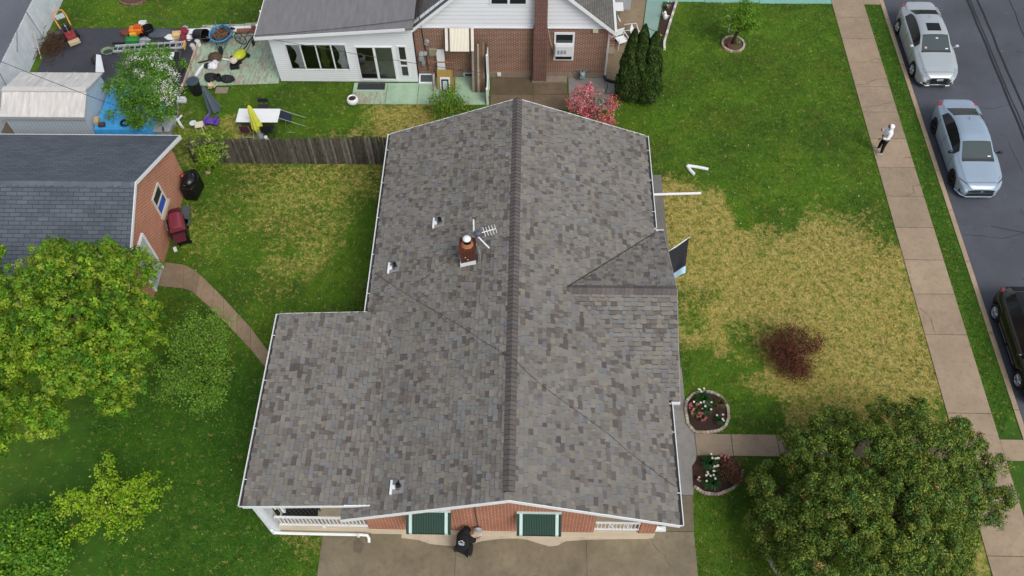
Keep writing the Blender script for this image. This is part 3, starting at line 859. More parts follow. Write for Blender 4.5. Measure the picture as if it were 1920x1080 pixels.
b.poly3([(GRX + .002, GRY - GH - .03, GRZ - gs * GH + .01), (GRX + .002, GRY, GRZ + .025), (GRX + .002, GRY + GH + .03, GRZ - gs * GH + .01), (GRX + .002, GRY + GH + .03, GRZ - gs * GH - .17), (GRX + .002, GRY, GRZ - .13), (GRX + .002, GRY - GH - .03, GRZ - gs * GH - .17)], (.024, 0, 0))
b.poly3([(GRX - .25, GRY + GH - .55, GRZ - gs * GH - .2), (GRX + .026, GRY + GH + .03, GRZ - gs * GH - .2), (GRX + .026, GRY + GH + .03, GRZ - gs * GH - .176), (GRX + .026, GRY + GH - .62, GRZ - gs * (GH - .62) - .176)], (-.02, 0, 0))
b.build("rake_board", M_WHITE, gar)
b = MB(); b.bb(-26, GRX - .02, GRY + GH + .003, GRY + GH + .025, GRZ - gs * GH - .15, GRZ - gs * GH + .01); b.build("fascia", M_WHITE2, gar)
M_BRICK_G = brick_mat("garage_brick", '#9a4830', '#b05c40', '#843c2a', '#c9ae94', axis='y', var=.22)
b = MB()
GW = -14.1
b.poly3([(GW, 16.0, -.1), (GW, 22.75, -.1), (GW, 22.75, 2.28), (GW, GRY, GRZ - .16), (GW, 16.0, 2.35)], (-.22, 0, 0)); b.build("gable_wall", M_BRICK_G, gar)
b = MB(); b.bb(-26, GW - .225, 22.5, 22.74, -.1, 2.2); b.build("rear_wall", M_BRICK_X, gar)
b = MB(); b.bb(-26, GW - .225, 16.0, 16.2, -.1, 2.2); b.build("near_wall", M_BRICK_X, gar)
b = MB()
for y0, y1, z0, z1 in ((19.95, 20.02, 1.2, 2.26), (20.76, 20.83, 1.2, 2.26), (20.021, 20.759, 2.19, 2.26), (20.021, 20.759, 1.2, 1.27), (20.021, 20.759, 1.7, 1.75)): b.bb(GW + .002, GW + .05, y0, y1, z0, z1)
gw = b.build("window", mat('#c9c6c0', .6), gar)
b = MB(); b.bb(GW + .003, GW + .02, 20.022, 20.758, 1.271, 1.699); b.bb(GW + .003, GW + .02, 20.022, 20.758, 1.751, 2.189); b.build("pane", M_GLASS, gw)
b = MB(); b.bb(GW + .022, GW + .035, 20.1, 20.66, 1.33, 1.62); b.build("window_insert", mat('#2b4fb4', .5), gw)
b = MB(); b.bb(GW + .002, GW + .12, 19.88, 20.9, 1.11, 1.195); b.build("sill", mat('#a99a8c', .8), gw)
b = MB(); b.bb(GW + .002, GW + .05, 17.4, 18.36, .05, 2.15); gd = b.build("door", mat('#a9b2b4', .6), gar)
b = MB(); b.bb(GW + .003, GW + .08, 18.361, 18.44, .05, 2.25); b.bb(GW + .003, GW + .08, 17.31, 17.399, .05, 2.25); b.bb(GW + .003, GW + .08, 17.4, 18.36, 2.151, 2.25); b.build("door_frame", M_WHITE, gd)

# ------------------------------------------------------------------ white cottage with sunroom behind
nb = thing("neighbour_house", "house with white sided sunroom, brick wall and tall brick chimney at the top", "house", (-2, 32, 0))
def siding(name, col, h):
    t = NT(name)
    sp = t.n("ShaderNodeSeparateXYZ"); t.l(t.pos(), sp.inputs[0])
    fr = t.math('FRACT', t.math('DIVIDE', sp.outputs['Z'], h))
    line = t.ramp(fr, .0, .2, 1, 0)
    line = t.math('MINIMUM', t.math('MAXIMUM', line, 0.0), 1.0)
    c = lin(col)
    o = t.mix(t.math('MULTIPLY', line, .62), t.mix(t.noise(1.2, 4), tuple(x * .94 for x in c), c), '#8d949c')
    t.bump(fr, .5, .012)
    return t.done(o, .5, spec=.3)
M_SID = siding("white_lap_siding", '#eef1f4', .115)
M_SIDW = siding("white_wide_siding", '#eceff3', .2)
M_NBRICK = brick_mat("brown_red_brick", '#6e3a2c', '#83493a', '#4b2a24', '#a79a86', axis='x', ms=.012, var=.25)
M_NBRICKY = brick_mat("brown_red_brick_side", '#6e3a2c', '#83493a', '#4b2a24', '#a79a86', axis='y', ms=.012, var=.25)
M_CHIM = brick_mat("chimney_brick", '#5f3630', '#70433b', '#4a2d2a', '#85756a', axis='x', ms=.011, var=.2)
# sunroom wall round its openings
b = MB()
WY0, WY1 = 28.6, 28.74
def zt(x): return 2.85 + (x + 11.19) * .075
ops = [(-10.57, -7.93, .72, 2.2), (-7.58, -5.93, .16, 2.09), (-5.69, -5.41, .42, 2.06)]
xs_ = [-11.19, -10.57, -7.93, -7.58, -5.93, -5.69, -5.41, -5.03]
for i in range(7):
    x0, x1 = xs_[i], xs_[i + 1]
    o = [q for q in ops if abs(q[0] - x0) < 1e-6]
    if o:
        b.poly3([(x0, WY0, .06), (x1, WY0, .06), (x1, WY0, o[0][2]), (x0, WY0, o[0][2])], (0, .14, 0))
        b.poly3([(x0, WY0, o[0][3]), (x1, WY0, o[0][3]), (x1, WY0, zt(x1)), (x0, WY0, zt(x0))], (0, .14, 0))
    else:
        b.poly3([(x0, WY0, .06), (x1, WY0, .06), (x1, WY0, zt(x1)), (x0, WY0, zt(x0))], (0, .14, 0))
b.build("sunroom_wall", M_SID, nb)
b = MB(); b.bb(-11.19, -11.05, WY1 + .002, 40, .06, 2.84); b.build("sunroom_side_wall", M_SID, nb)
b = MB(); b.bb(-11.04, -5.1, 28.9, 33.5, .03, .09); b.bb(-11.04, -5.1, 33.5, 33.6, .09, 2.8); b.build("sunroom_floor", mat('#57504a', .8, .2, 3), nb)
M_PANE = NT("window_glass")
fr_ = M_PANE.n("ShaderNodeFresnel"); fr_.inputs[0].default_value = 1.5
tr = M_PANE.n("ShaderNodeBsdfTransparent"); tr.inputs[0].default_value = (.93, .95, .95, 1)
gl = M_PANE.n("ShaderNodeBsdfGlossy"); gl.inputs["Roughness"].default_value = .03
mx = M_PANE.n("ShaderNodeMixShader")
M_PANE.l(M_PANE.math('ADD', fr_.outputs[0], .07), mx.inputs[0]); M_PANE.l(tr.outputs[0], mx.inputs[1]); M_PANE.l(gl.outputs[0], mx.inputs[2])
M_PANE.l(mx.outputs[0], M_PANE.out.inputs[0]); M_PANE = M_PANE.m
def curtain(x0, x1, z0, z1, pinch, y=28.7):
    b = MB(); n = 28; rows = 8; vs = []; fs = []
    for j in range(rows + 1):
        f = j / rows; z = z1 + (z0 - z1) * f
        k = 1 - .62 * math.sin(math.pi * min(1, f * 1.15)) ** 1.0 if f < .87 else .45
        for i in range(n + 1):
            u = i / n
            xx = pinch + (x0 + (x1 - x0) * u - pinch) * k
            vs.append((xx, y + .03 * math.sin(u * 34), z))
    for j in range(rows):
        for i in range(n): fs.append((j * (n + 1) + i, j * (n + 1) + i + 1, (j + 1) * (n + 1) + i + 1, (j + 1) * (n + 1) + i))
    b.add(vs, fs); return b
b = MB()
x0, x1, z0, z1 = ops[0]
for a_, c_ in ((x0, x0 + .05), (x1 - .05, x1)): b.bb(a_, c_, 28.57, 28.66, z0, z1)
b.bb(x0 + .051, x1 - .051, 28.57, 28.66, z1 - .05, z1); b.bb(x0 + .051, x1 - .051, 28.57, 28.66, z0, z0 + .05)
for k in (1, 2, 3): xx = x0 + (x1 - x0) * k / 4; b.bb(xx - .025, xx + .025, 28.575, 28.655, z0 + .051, z1 - .051)
nw = b.build("window", M_WHITE, nb)
for k in range(4): b = MB(); q0 = x0 + (x1 - x0) * k / 4 + .026; q1 = x0 + (x1 - x0) * (k + 1) / 4 - .026; b.add([(q0, 28.615, z0 + .05), (q1, 28.615, z0 + .05), (q1, 28.615, z1 - .05), (q0, 28.615, z1 - .05)], [(0, 1, 2, 3)]); b.build("pane", M_PANE, nw)
for cc in ((-10.5, -9.85, .75, 2.18, -10.0), (-8.6, -7.95, .75, 2.18, -8.15)):
    curtain(*cc).build("curtain", mat('#f0f1f0', .8, .05), nw, smooth=True)
curtain(-9.3, -8.75, .75, 2.18, -9.0, 28.74).build("curtain", mat('#7c8240', .8, .15), nw, smooth=True)
b = MB()
x0, x1, z0, z1 = ops[1]
for a_, c_ in ((x0, x0 + .06), (x1 - .06, x1), ((x0 + x1) / 2 - .05, (x0 + x1) / 2 + .05)): b.bb(a_, c_, 28.56, 28.66, z0, z1)
b.bb(x0 + .061, (x0 + x1) / 2 - .051, 28.56, 28.66, z1 - .06, z1); b.bb((x0 + x1) / 2 + .051, x1 - .061, 28.56, 28.66, z1 - .06, z1)
b.bb(x0 + .061, (x0 + x1) / 2 - .051, 28.56, 28.66, z0, z0 + .06); b.bb((x0 + x1) / 2 + .051, x1 - .061, 28.56, 28.66, z0, z0 + .06)
sd_ = b.build("sliding_door", M_WHITE, nb)
b = MB(); b.add([(x0 + .06, 28.615, z0 + .06), ((x0 + x1) / 2 - .05, 28.615, z0 + .06), ((x0 + x1) / 2 - .05, 28.615, z1 - .06), (x0 + .06, 28.615, z1 - .06)], [(0, 1, 2, 3)]); b.build("pane", M_PANE, sd_)
b = MB(); b.add([((x0 + x1) / 2 + .05, 28.605, z0 + .06), (x1 - .06, 28.605, z0 + .06), (x1 - .06, 28.605, z1 - .06), ((x0 + x1) / 2 + .05, 28.605, z1 - .06)], [(0, 1, 2, 3)]); b.build("pane", M_PANE, sd_)
b = MB(); b.bb((x0 + x1) / 2 + .03, x1 - .05, 28.76, 28.78, .12, 2.05); b.build("blind", mat('#8d9a88', .8, .1, 3), sd_)
b = MB(); x0, x1, z0, z1 = ops[2]
b.bb(x0 - .06, x0, 28.57, 28.61, z0 - .06, z1 + .06); b.bb(x1, x1 + .06, 28.57, 28.61, z0 - .06, z1 + .06)
for zz in (z0 - .03, 1.0, 1.3, z1 + .03): b.bb(x0 + .001, x1 - .001, 28.575, 28.62, zz - .03, zz + .03)
sw = b.build("window", M_WHITE, nb)
b = MB(); b.bb(x0, x1, 28.625, 28.635, z0, z1); b.build("pane", M_GLASS, sw)
# sunroom roof (felt, falls to the left)
M_FELT = NT("grey_roll_roofing")
o_ = M_FELT.mix(M_FELT.ramp(M_FELT.noise(1.0, 5, M_FELT.pos(scale=(6, 1, 1)), .7), .3, .7), '#6a696b', '#7d7c7d')
M_FELT = M_FELT.done(o_, .85)
b = MB(); b.poly3([(-11.6, 28.2, 2.86), (-4.9, 28.2, 3.39), (-4.9, 28.2, 3.29), (-11.6, 28.2, 2.74)], (0, 14, 0)); b.build("sunroom_roof", M_FELT, nb)
b = MB(); b.poly3([(-11.62, 28.175, 2.88), (-5.22, 28.175, 3.385), (-5.22, 28.175, 3.25), (-11.62, 28.175, 2.72)], (0, .023, 0)); b.poly3([(-11.625, 28.176, 2.885), (-11.625, 42, 2.885), (-11.625, 42, 2.74), (-11.625, 28.176, 2.74)], (.022, 0, 0)); b.build("fascia", M_WHITE, nb)
for yy in (28.9, 29.8, 30.7, 31.6, 32.5):
    b = MB(); b.bb(-11.66, -11.6, yy, yy + .06, 2.83, 2.92); b.build("gutter_clip", M_WHITE, nb)
# main block
b = MB(); b.bb(-5.025, 3.25, 29.0, 29.2, .3, 2.82); b.build("brick_wall", M_NBRICK, nb)
b = MB(); b.bb(3.05, 3.25, 29.21, 40, .3, 2.8); b.build("brick_side_wall", M_NBRICKY, nb)
b = MB(); b.bb(-5.0, 3.27, 28.97, 29.2, -.1, .295); b.bb(.05, 1.6, 28.6, 28.96, -.1, .12); b.bb(3.05, 3.27, 29.21, 40, -.1, .295); b.build("foundation", mat('#85796a', .85, .2, 3), nb)
NRX, NRZ, nsl = -.82, 6.62, .885
b = MB(); b.poly3([(-5.15, 28.98, 2.83), (3.42, 28.98, 2.83), (NRX, 28.98, NRZ - .05)], (0, .2, 0)); b.build("sided_gable", M_SIDW, nb)
b = MB(); b.bb(-5.0, 3.3, 28.94, 28.975, 2.78, 2.83); b.build("siding_trim", M_WHITE, nb)
M_NSH = tabs_mat("weathered_grey_shingles", '#5f5c58', '#6c6964', '#3d3b38', run='y', slope=nsl, tw=.33, th=.14, ms=.014, mottle=.18)
b = MB(); b.poly3([(-5.3, 28.72, NRZ - nsl * (NRX + 5.3)), (NRX, 28.72, NRZ), (3.5, 28.72, NRZ - nsl * (3.5 - NRX)), (3.5, 28.72, NRZ - nsl * (3.5 - NRX) - .12), (NRX, 28.72, NRZ - .15), (-5.3, 28.72, NRZ - nsl * (NRX + 5.3) - .12)], (0, 14, 0)); b.build("roof", M_NSH, nb)
b = MB()
b.poly3([(-5.34, 28.69, NRZ - nsl * (NRX + 5.34) + .015), (NRX, 28.69, NRZ + .02), (NRX, 28.69, NRZ - .17), (-5.34, 28.69, NRZ - nsl * (NRX + 5.34) - .15)], (0, .028, 0))
b.poly3([(NRX, 28.69, NRZ + .02), (3.56, 28.69, NRZ - nsl * (3.56 - NRX) + .015), (3.56, 28.69, NRZ - nsl * (3.56 - NRX) - .16), (NRX, 28.69, NRZ - .17)], (0, .028, 0))
b.build("rake_board", M_WHITE, nb)
b = MB(); zz = NRZ - nsl * (3.5 - NRX); b.bb(3.503, 3.6, 28.7, 42, zz - .1, zz + .01); b.tube([(3.53, 28.66, zz - .08), (3.4, 28.75, zz - .3), (3.3, 28.92, 2.5), (3.3, 28.92, .25)], .04, 8); b.build("gutter", M_GUT, nb)
b = MB(); b.bb(.1, .68, 28.62, 28.965, .0, 2.95); b.bb(.13, .66, 28.66, 28.965, 2.951, 7.6); b.build("chimney", M_CHIM, nb)
for zlo, zhi, xa, xb in ((3.95, 4.9, -1.72, -.16),):
    b = MB(); b.bb(xa, xb, 28.945, 28.978, zlo, zhi); w_ = b.build("window", M_WHITE, nb)
    b = MB(); b.bb(xa + .08, (xa + xb) / 2 - .05, 28.935, 28.944, zlo + .1, zhi - .05); b.bb((xa + xb) / 2 + .05, xb - .08, 28.935, 28.944, zlo + .1, zhi - .05); b.build("pane", M_GLASS, w_)
b = MB(); b.bb(.98, 1.85, 28.95, 28.998, 1.04, 2.55); w_ = b.build("window", M_WHITE, nb)
b = MB(); b.bb(1.06, 1.77, 28.94, 28.949, 2.02, 2.46); b.build("pane", M_GLASS, w_)
b = MB(); b.bb(1.06, 1.77, 28.94, 28.949, 1.1, 1.44); b.build("pane", M_GLASS, w_)
b = MB(); b.bb(1.04, 1.79, 28.72, 28.948, 1.46, 1.98); ac = b.build("air_conditioner", mat('#d5d8da', .5), w_)
b = MB()
for k in range(3): b.bb(1.12 + k * .14, 1.22 + k * .14, 28.712, 28.719, 1.6, 1.8)
b.build("vent_grille", mat('#8e9194', .6), w_)
b = MB(); b.bb(-3.02, -2.53, 28.955, 28.969, .06, .27); w_ = b.build("basement_window", M_WHITE2, nb)
b = MB(); b.bb(-2.96, -2.6, 28.945, 28.954, .1, .23); b.build("pane", mat('#3a4660', .2), w_)
# cream awning
M_CREAM = NT("cream_ribbed_awning")
gz = M_CREAM.n("ShaderNodeTexWave", wave_type='BANDS', bands_direction='X'); gz.inputs["Scale"].default_value = 5.2
M_CREAM.l(M_CREAM.pos(), gz.inputs["Vector"]); M_CREAM.bump(gz.outputs["Fac"], .6, .02)
M_CREAM = M_CREAM.done(M_CREAM.mix(M_CREAM.ramp(gz.outputs["Fac"], 0, .3), '#cfc7b4', '#e6dfcc'), .5)
b = MB(); xa, xb = -3.66, -2.44
b.poly3([(xa + .2, 28.97, 2.78), (xb - .2, 28.97, 2.78), (xb - .2, 28.42, 1.98), (xa + .2, 28.42, 1.98)], (0, -.015, .01)); aw = b.build("awning", M_CREAM, nb)
for p, q in ((xa, xa + .12), (xb - .12, xb)):
    b = MB(); b.poly3([(p, 28.97, 2.785), (q, 28.97, 2.785), (q, 28.43, 1.985), (p, 28.43, 1.985)], (0, -.012, .008)); b.build("awning_side", mat('#d8d3c8', .5), aw)
b = MB(); b.bb(xa, xb, 28.95, 28.968, 2.79, 2.83); b.build("awning_head", mat('#d8d3c8', .5), aw)
for p, q in ((xa + .121, xa + .199), (xb - .199, xb - .121)):
    b = MB(); b.poly3([(p, 28.975, 2.75), (q, 28.975, 2.75), (q, 28.45, 1.96), (p, 28.45, 1.96)], (0, -.01, .006)); b.build("awning_strip", mat('#4c3a30', .6), aw)
# meters and boxes on the brick wall
def wallbox(name, x0, x1, z0, z1, d, col):
    b = MB(); b.bb(x0, x1, 28.998 - d, 28.998, z0, z1); return b.build(name, mat(col, .5), nb, bevel=.01)
wallbox("meter_box", -4.93, -4.72, .98, 1.2, .1, '#9aa0a8'); wallbox("junction_box", -4.83, -4.68, .72, .94, .1, '#8f959d')
b = MB(); b.lathe((-4.8, 28.9, 1.36), [(.11, 0), (.11, .09)], 16, Vector((0, 1, 0))); b.lathe((-4.62, 28.9, 1.4), [(.09, 0), (.09, .09)], 16, Vector((0, 1, 0))); b.build("electric_meter", mat('#a9b0b6', .35), nb)
wallbox("utility_box", -4.45, -4.08, 1.3, 1.66, .12, '#8f8a72')
b = MB(); b.tube([(-4.72, 28.98, 3.6), (-4.66, 28.98, 2.8), (-4.62, 28.98, 2.0), (-4.6, 28.98, 1.5), (-4.58, 28.98, .4)], .022, 6); b.build("conduit", mat('#2e2a2b', .5), nb)
b = MB(); b.lathe((-4.5, 28.85, 2.0), [(.1, 0), (.1, .1), (.14, .14)], 14, Vector((0, 1, 0))); b.build("vent_cap", mat('#8d8a86', .5), nb)
b = MB(); b.bb(2.6, 2.82, 28.9, 28.997, 2.6, 2.76); b.build("floodlight", mat('#cfc5b0', .5), nb)
b = MB(); b.bb(-1.5, -1.34, 28.9, 28.968, .14, .3); b.build("outlet_cover", M_WHITE, nb)
b = MB(); b.bb(-11.75, -11.66, 28.12, 28.25, 2.5, 2.72); b.build("security_lamp", M_BLACK, nb)
b = MB(); b.tube([(.72, 28.9, 2.75), (.8, 28.93, 2.2), (.98, 28.94, 1.5)], .012, 5); b.build("power_cord", mat('#b8b2a6', .5), nb)
# brick steps beside the house
st = thing("brick_steps", "low brick steps with stone tread at the side door of the white sided house", "steps", (3.6, 30.7, 0))
b = MB(); b.bb(3.28, 3.8, 30.75, 32.0, 0, .42); b.build("step_block", M_NBRICKY, st)
b = MB(); b.bb(3.28, 3.78, 30.35, 30.74, 0, .2); b.build("stone_tread", mat('#8f8371', .85), st)

# ------------------------------------------------------------------ metal shed and blue tarp
M_SHEDR = NT("ribbed_white_roof")
wv = M_SHEDR.n("ShaderNodeTexWave", wave_type='BANDS', bands_direction='X'); wv.inputs["Scale"].default_value = 3.6
M_SHEDR.l(M_SHEDR.pos(), wv.inputs["Vector"]); M_SHEDR.bump(wv.outputs["Fac"], .35, .015)
M_SHEDR = M_SHEDR.done(M_SHEDR.mix(M_SHEDR.ramp(M_SHEDR.noise(1.5, 4, M_SHEDR.pos(scale=(5, 1, 1))), .3, .7), '#b9b4ae', '#d6d3cf'), .5)
M_SHEDW = NT("ribbed_blue_grey_wall")
wv = M_SHEDW.n("ShaderNodeTexWave", wave_type='BANDS', bands_direction='X'); wv.inputs["Scale"].default_value = 2.2
M_SHEDW.l(M_SHEDW.pos(), wv.inputs["Vector"]); M_SHEDW.bump(wv.outputs["Fac"], .3, .015)
M_SHEDW = M_SHEDW.done(M_SHEDW.mix(M_SHEDW.ramp(wv.outputs["Fac"], .1, .6), '#a3b2bd', '#b4c2cb'), .5)
sh = thing("metal_shed", "pale ribbed metal shed with a low roof between the garage and the black pad", "shed", (-19.9, 26, 0))
SX0, SX1 = -21.75, -18.25
b = MB(); b.poly3([(SX0, 24.68, 1.7), (SX0, 25.75, 2.22), (SX0, 27.3, 1.7), (SX0, 27.3, 1.64), (SX0, 25.75, 2.16), (SX0, 24.68, 1.64)], (SX1 - SX0, 0, 0)); sr = b.build("roof", M_SHEDR, sh)
b = MB(); b.bb(SX0, SX1, 25.63, 25.87, 2.19, 2.25)
for f in (.33, .66):
    xx = SX0 + (SX1 - SX0) * f
    b.poly3([(xx - .02, 24.67, 1.715), (xx + .02, 24.67, 1.715), (xx + .02, 25.75, 2.235), (xx - .02, 25.75, 2.235)], (0, 0, .01)); b.poly3([(xx - .02, 27.31, 1.715), (xx + .02, 27.31, 1.715), (xx + .02, 25.75, 2.235), (xx - .02, 25.75, 2.235)], (0, 0, .01))
b.build("ridge_strip", mat('#c4c1bc', .5), sr)
b = MB(); b.bb(SX0, SX1, 24.66, 24.685, 1.58, 1.72); b.build("eave_trim", mat('#a3a5a6', .5), sh)
b = MB(); b.bb(SX0 + .06, SX1 - .08, 24.78, 27.2, 0, 1.65); b.poly3([(SX0 + .06, 24.8, 1.65), (SX0 + .06, 25.75, 2.12), (SX0 + .06, 27.2, 1.65)], (SX1 - SX0 - .14, 0, 0)); b.build("wall", M_SHEDW, sh)

tp = MB()
TX0, TX1, TY0, TY1, TZ = -18.3, -15.95, 24.72, 27.5, .95
n = 34; g = np.random.default_rng(5); vs = []; fs = []
for j in range(n + 1):
    for i in range(n + 1):
        x = TX0 + (TX1 - TX0) * i / n; y = TY0 + (TY1 - TY0) * j / n
        fold = .012 * math.sin(x * 17 + 3 * math.sin(y * 2.3)) + .012 * math.sin(y * 21 + x * 9) + .04 * vnoise(np.array(x * 5.), np.array(y * 5.), 2)
        edge = min(i, n - i, j, n - j)
        z = TZ + fold + .05 * math.sin(math.pi * i / n)
        if edge == 0: z = .02
        if edge == 1: z = TZ * .92
        vs.append((x, y - (.05 * math.sin(x * 14) if j == 0 else 0), z))
for j in range(n):
    for i in range(n): fs.append((j * (n + 1) + i, j * (n + 1) + i + 1, (j + 1) * (n + 1) + i + 1, (j + 1) * (n + 1) + i))
tp.add(vs, fs)
tag(tp.build("tarp_cover", mat('#43a2e2', .35, .12, 3, .2), smooth=False), "bright blue tarpaulin draped over a low stack beside the pale metal shed", "tarpaulin")
for x, y, w, d, h, col, lab in ((-18.12, 25.12, .2, .34, .14, '#b3a27a', "tan block holding down the near left corner of the blue tarpaulin"), (-17.85, 24.9, .26, .18, .12, '#4a3a33', "dark brown brick on the near edge of the blue tarpaulin")):
    b = MB(); b.box((x, y, TZ + .06 + h / 2), (w, d, h), .2); b.box((x, y, TZ + .062 + h), (w * .7, d * .6, .01), .2)
    tag(b.build("weight_block", mat(col, .85, .2, 9, .2)), lab, "block")
for i, (x, y) in enumerate(((-16.9, 25.0), (-16.5, 25.05))):
    b = MB(); b.tube([(x + .16 * math.cos(a), y + .16 * math.sin(a), TZ + .14) for a in np.linspace(0, 2 * math.pi, 17)[:-1]], .05, 8, closed=True)
    tag(b.build("small_tyre", M_BLACK), ["small black tyre under the blossom tree on the blue tarpaulin, left of its twin", "small black tyre on the blue tarpaulin nearest the grey lid"][i], "tyre", "tyres weighing down the tarpaulin")

# ------------------------------------------------------------------ fences
M_OLDWOOD = NT("weathered_fence_wood")
o_ = M_OLDWOOD.mix(M_OLDWOOD.ramp(M_OLDWOOD.noise(9, 5, M_OLDWOOD.pos(scale=(3, 3, .35)), .7), .3, .72), '#37332e', '#7a756d')
o_ = M_OLDWOOD.mix(1.0, o_, M_OLDWOOD.attr("Col", "Color"), 'MULTIPLY')
M_OLDWOOD = M_OLDWOOD.done(o_, .9, spec=.1)
fe = thing("picket_fence", "weathered grey wooden picket fence between the back lawn and the cluttered yard", "fence", (-9.8, 23.75, 0))
b = MB(); x = -14.05
while x < -5.3:
    h = 1.46 + .03 * (x + 14) + random.uniform(-.03, .03); w = .08; k = random.uniform(.5, 1.2)
    if random.random() < .1: k = 1.6
    b.col = (k, k * .99, k * .96)
    y = 23.75 + random.uniform(-.012, .012); l = random.uniform(-.02, .02)
    b.poly3([(x, y, .03), (x + w, y, .03), (x + w + l, y, h - .1), (x + w / 2 + l, y, h), (x + l, y, h - .1)], (0, .02, 0))
    x += w + random.uniform(.002, .012)
b.build("pickets", M_OLDWOOD, fe)
b = MB()
b.col = (.7, .7, .7)
for z in (.35, 1.15): b.bb(-14.0, -5.3, 23.785, 23.83, z, z + .09)
b.build("rail", M_OLDWOOD, fe)
for x in (-13.9, -11.5, -9.1, -6.7):
    b = MB(); b.col = (.6, .6, .6); b.bb(x, x + .09, 23.835, 23.92, 0, 1.4); b.build("post", M_OLDWOOD, fe)
wf = thing("white_fence", "tall white picket fence along the alley behind the black pad", "fence", (-22.8, 31, 0))
M_WF = NT("white_fence_paint")
M_WF = M_WF.done(M_WF.mix(1.0, M_WF.mix(M_WF.ramp(M_WF.noise(2, 4), .3, .7), '#c3cdd2', '#dfe6ea'), M_WF.attr("Col", "Color"), 'MULTIPLY'), .6)
b = MB(); y = 23.3
while y < 41:
    k = random.uniform(.92, 1.0); b.col = (k, k, k)
    h = 1.72 + random.uniform(-.01, .01)
    b.poly3([(-22.8, y, .02), (-22.8, y + .1, .02), (-22.8, y + .1, h - .06), (-22.8, y + .05, h), (-22.8, y, h - .06)], (-.02, 0, 0)); y += .107
b.build("pickets", M_WF, wf)
b = MB()
for z in (.3, 1.4): b.bb(-22.9, -22.824, 23.3, 41, z, z + .09)
b.build("rail", M_WF, wf)
# overhead cables, strung between poles outside the picture
def cable(pts, r, lab, col='#3a3a3c'):
    b = MB(); b.tube(pts, r, 5); return tag(b.build("overhead_cable", mat(col, .6, .1, 8)), lab, "cable")
def sagged(a, c, s, n=14):
    a = Vector(a); c = Vector(c)
    return [a.lerp(c, i / n) - Vector((0, 0, s * 4 * (i / n) * (1 - i / n))) for i in range(n + 1)]
cable(sagged((-24, 28.2, 6.0), (-2.2, 28.9, 5.9), .5), .013, "pale overhead cable sagging across the lawn at the top left", '#aab0a8')
cable(sagged((-22.8, 26, 4.6), (-14.2, 23.2, 3.0), .15), .012, "dark overhead cable passing above the pale metal shed")
cable(sagged((-4.75, 28.65, 3.5), (-17.5, 27.4, 3.3), .25), .013, "dark cable running from the sunroom eave over the patio")
cable(sagged((-2.0, 27.2, 1.9), (-17, 29, 3.6), .2), .011, "dark cable hanging low over the green patio in front of the sunroom")

for a_, c_, lab in (((-23.2, 29.5, 2.6), (-22.4, 24.5, 2.4), "dark cable running along the top of the white fence"), ((-23.0, 31.4, 2.4), (-22.3, 30.6, .6), "stay wire slanting down across the white fence"), ((-23.1, 31.5, 2.5), (-23.0, 40, 3.2), "dark cable running up the white fence to the top edge"), ((-23.0, 31.3, 2.4), (-21.9, 28.0, 2.2), "dark cable crossing from the white fence towards the pale shed"), ((-23.0, 27.8, 2.3), (-22.3, 26.6, .6), "short stay wire near the shed end of the white fence")):
    cable(sagged(a_, c_, .04), .017, lab, '#5a6066')
# ------------------------------------------------------------------ vegetation
def leaf_mat(name, trans=.35, rough=.5, spec=.3):
    t = NT(name)
    c = t.attr("Col", "Color")
    c = t.mix(1.0, c, t.mix(t.noise(5, 2), (.86,) * 3, (1.14,) * 3), 'MULTIPLY')
    t.l(c, t.b.inputs["Base Color"])
    t.b.inputs["Roughness"].default_value = rough; t.b.inputs["Specular IOR Level"].default_value = spec
    tl = t.n("ShaderNodeBsdfTranslucent"); t.l(c, tl.inputs[0])
    mx = t.n("ShaderNodeMixShader"); mx.inputs[0].default_value = trans
    t.l(t.b.outputs[0], mx.inputs[1]); t.l(tl.outputs[0], mx.inputs[2]); t.l(mx.outputs[0], t.out.inputs[0])
    return t.m
M_LEAF = leaf_mat("tree_leaves"); M_NEEDLE = leaf_mat("evergreen_sprays", .12, .7, .15); M_PETAL = leaf_mat("petals", .3, .6)
M_BARK = mat('#4a3d31', .9, .3, 6, .4); M_TWIG = mat('#5b4638', .9, .25, 9)
def unit(v): return v / np.maximum(np.linalg.norm(v, axis=-1, keepdims=True), 1e-9)
def rhombs(cen, nrm, size, aspect=.62, g=rng, axis=None):
    n = len(cen)
    a = axis if axis is not None else g.normal(size=(n, 3))
    t = unit(a - nrm * np.sum(a * nrm, -1, keepdims=True)); bb = np.cross(nrm, t)
    s = np.asarray(size).reshape(-1, 1) if np.ndim(size) else np.full((n, 1), size)
    fold = nrm * s * .18
    q = np.stack([cen - t * s, cen + bb * s * aspect + fold, cen + t * s, cen - bb * s * aspect + fold], 1)
    return q.reshape(-1, 3)
def sphere_dirs(n, g, up=0.0):
    v = unit(g.normal(size=(n, 3))); v[:, 2] += up; return unit(v)
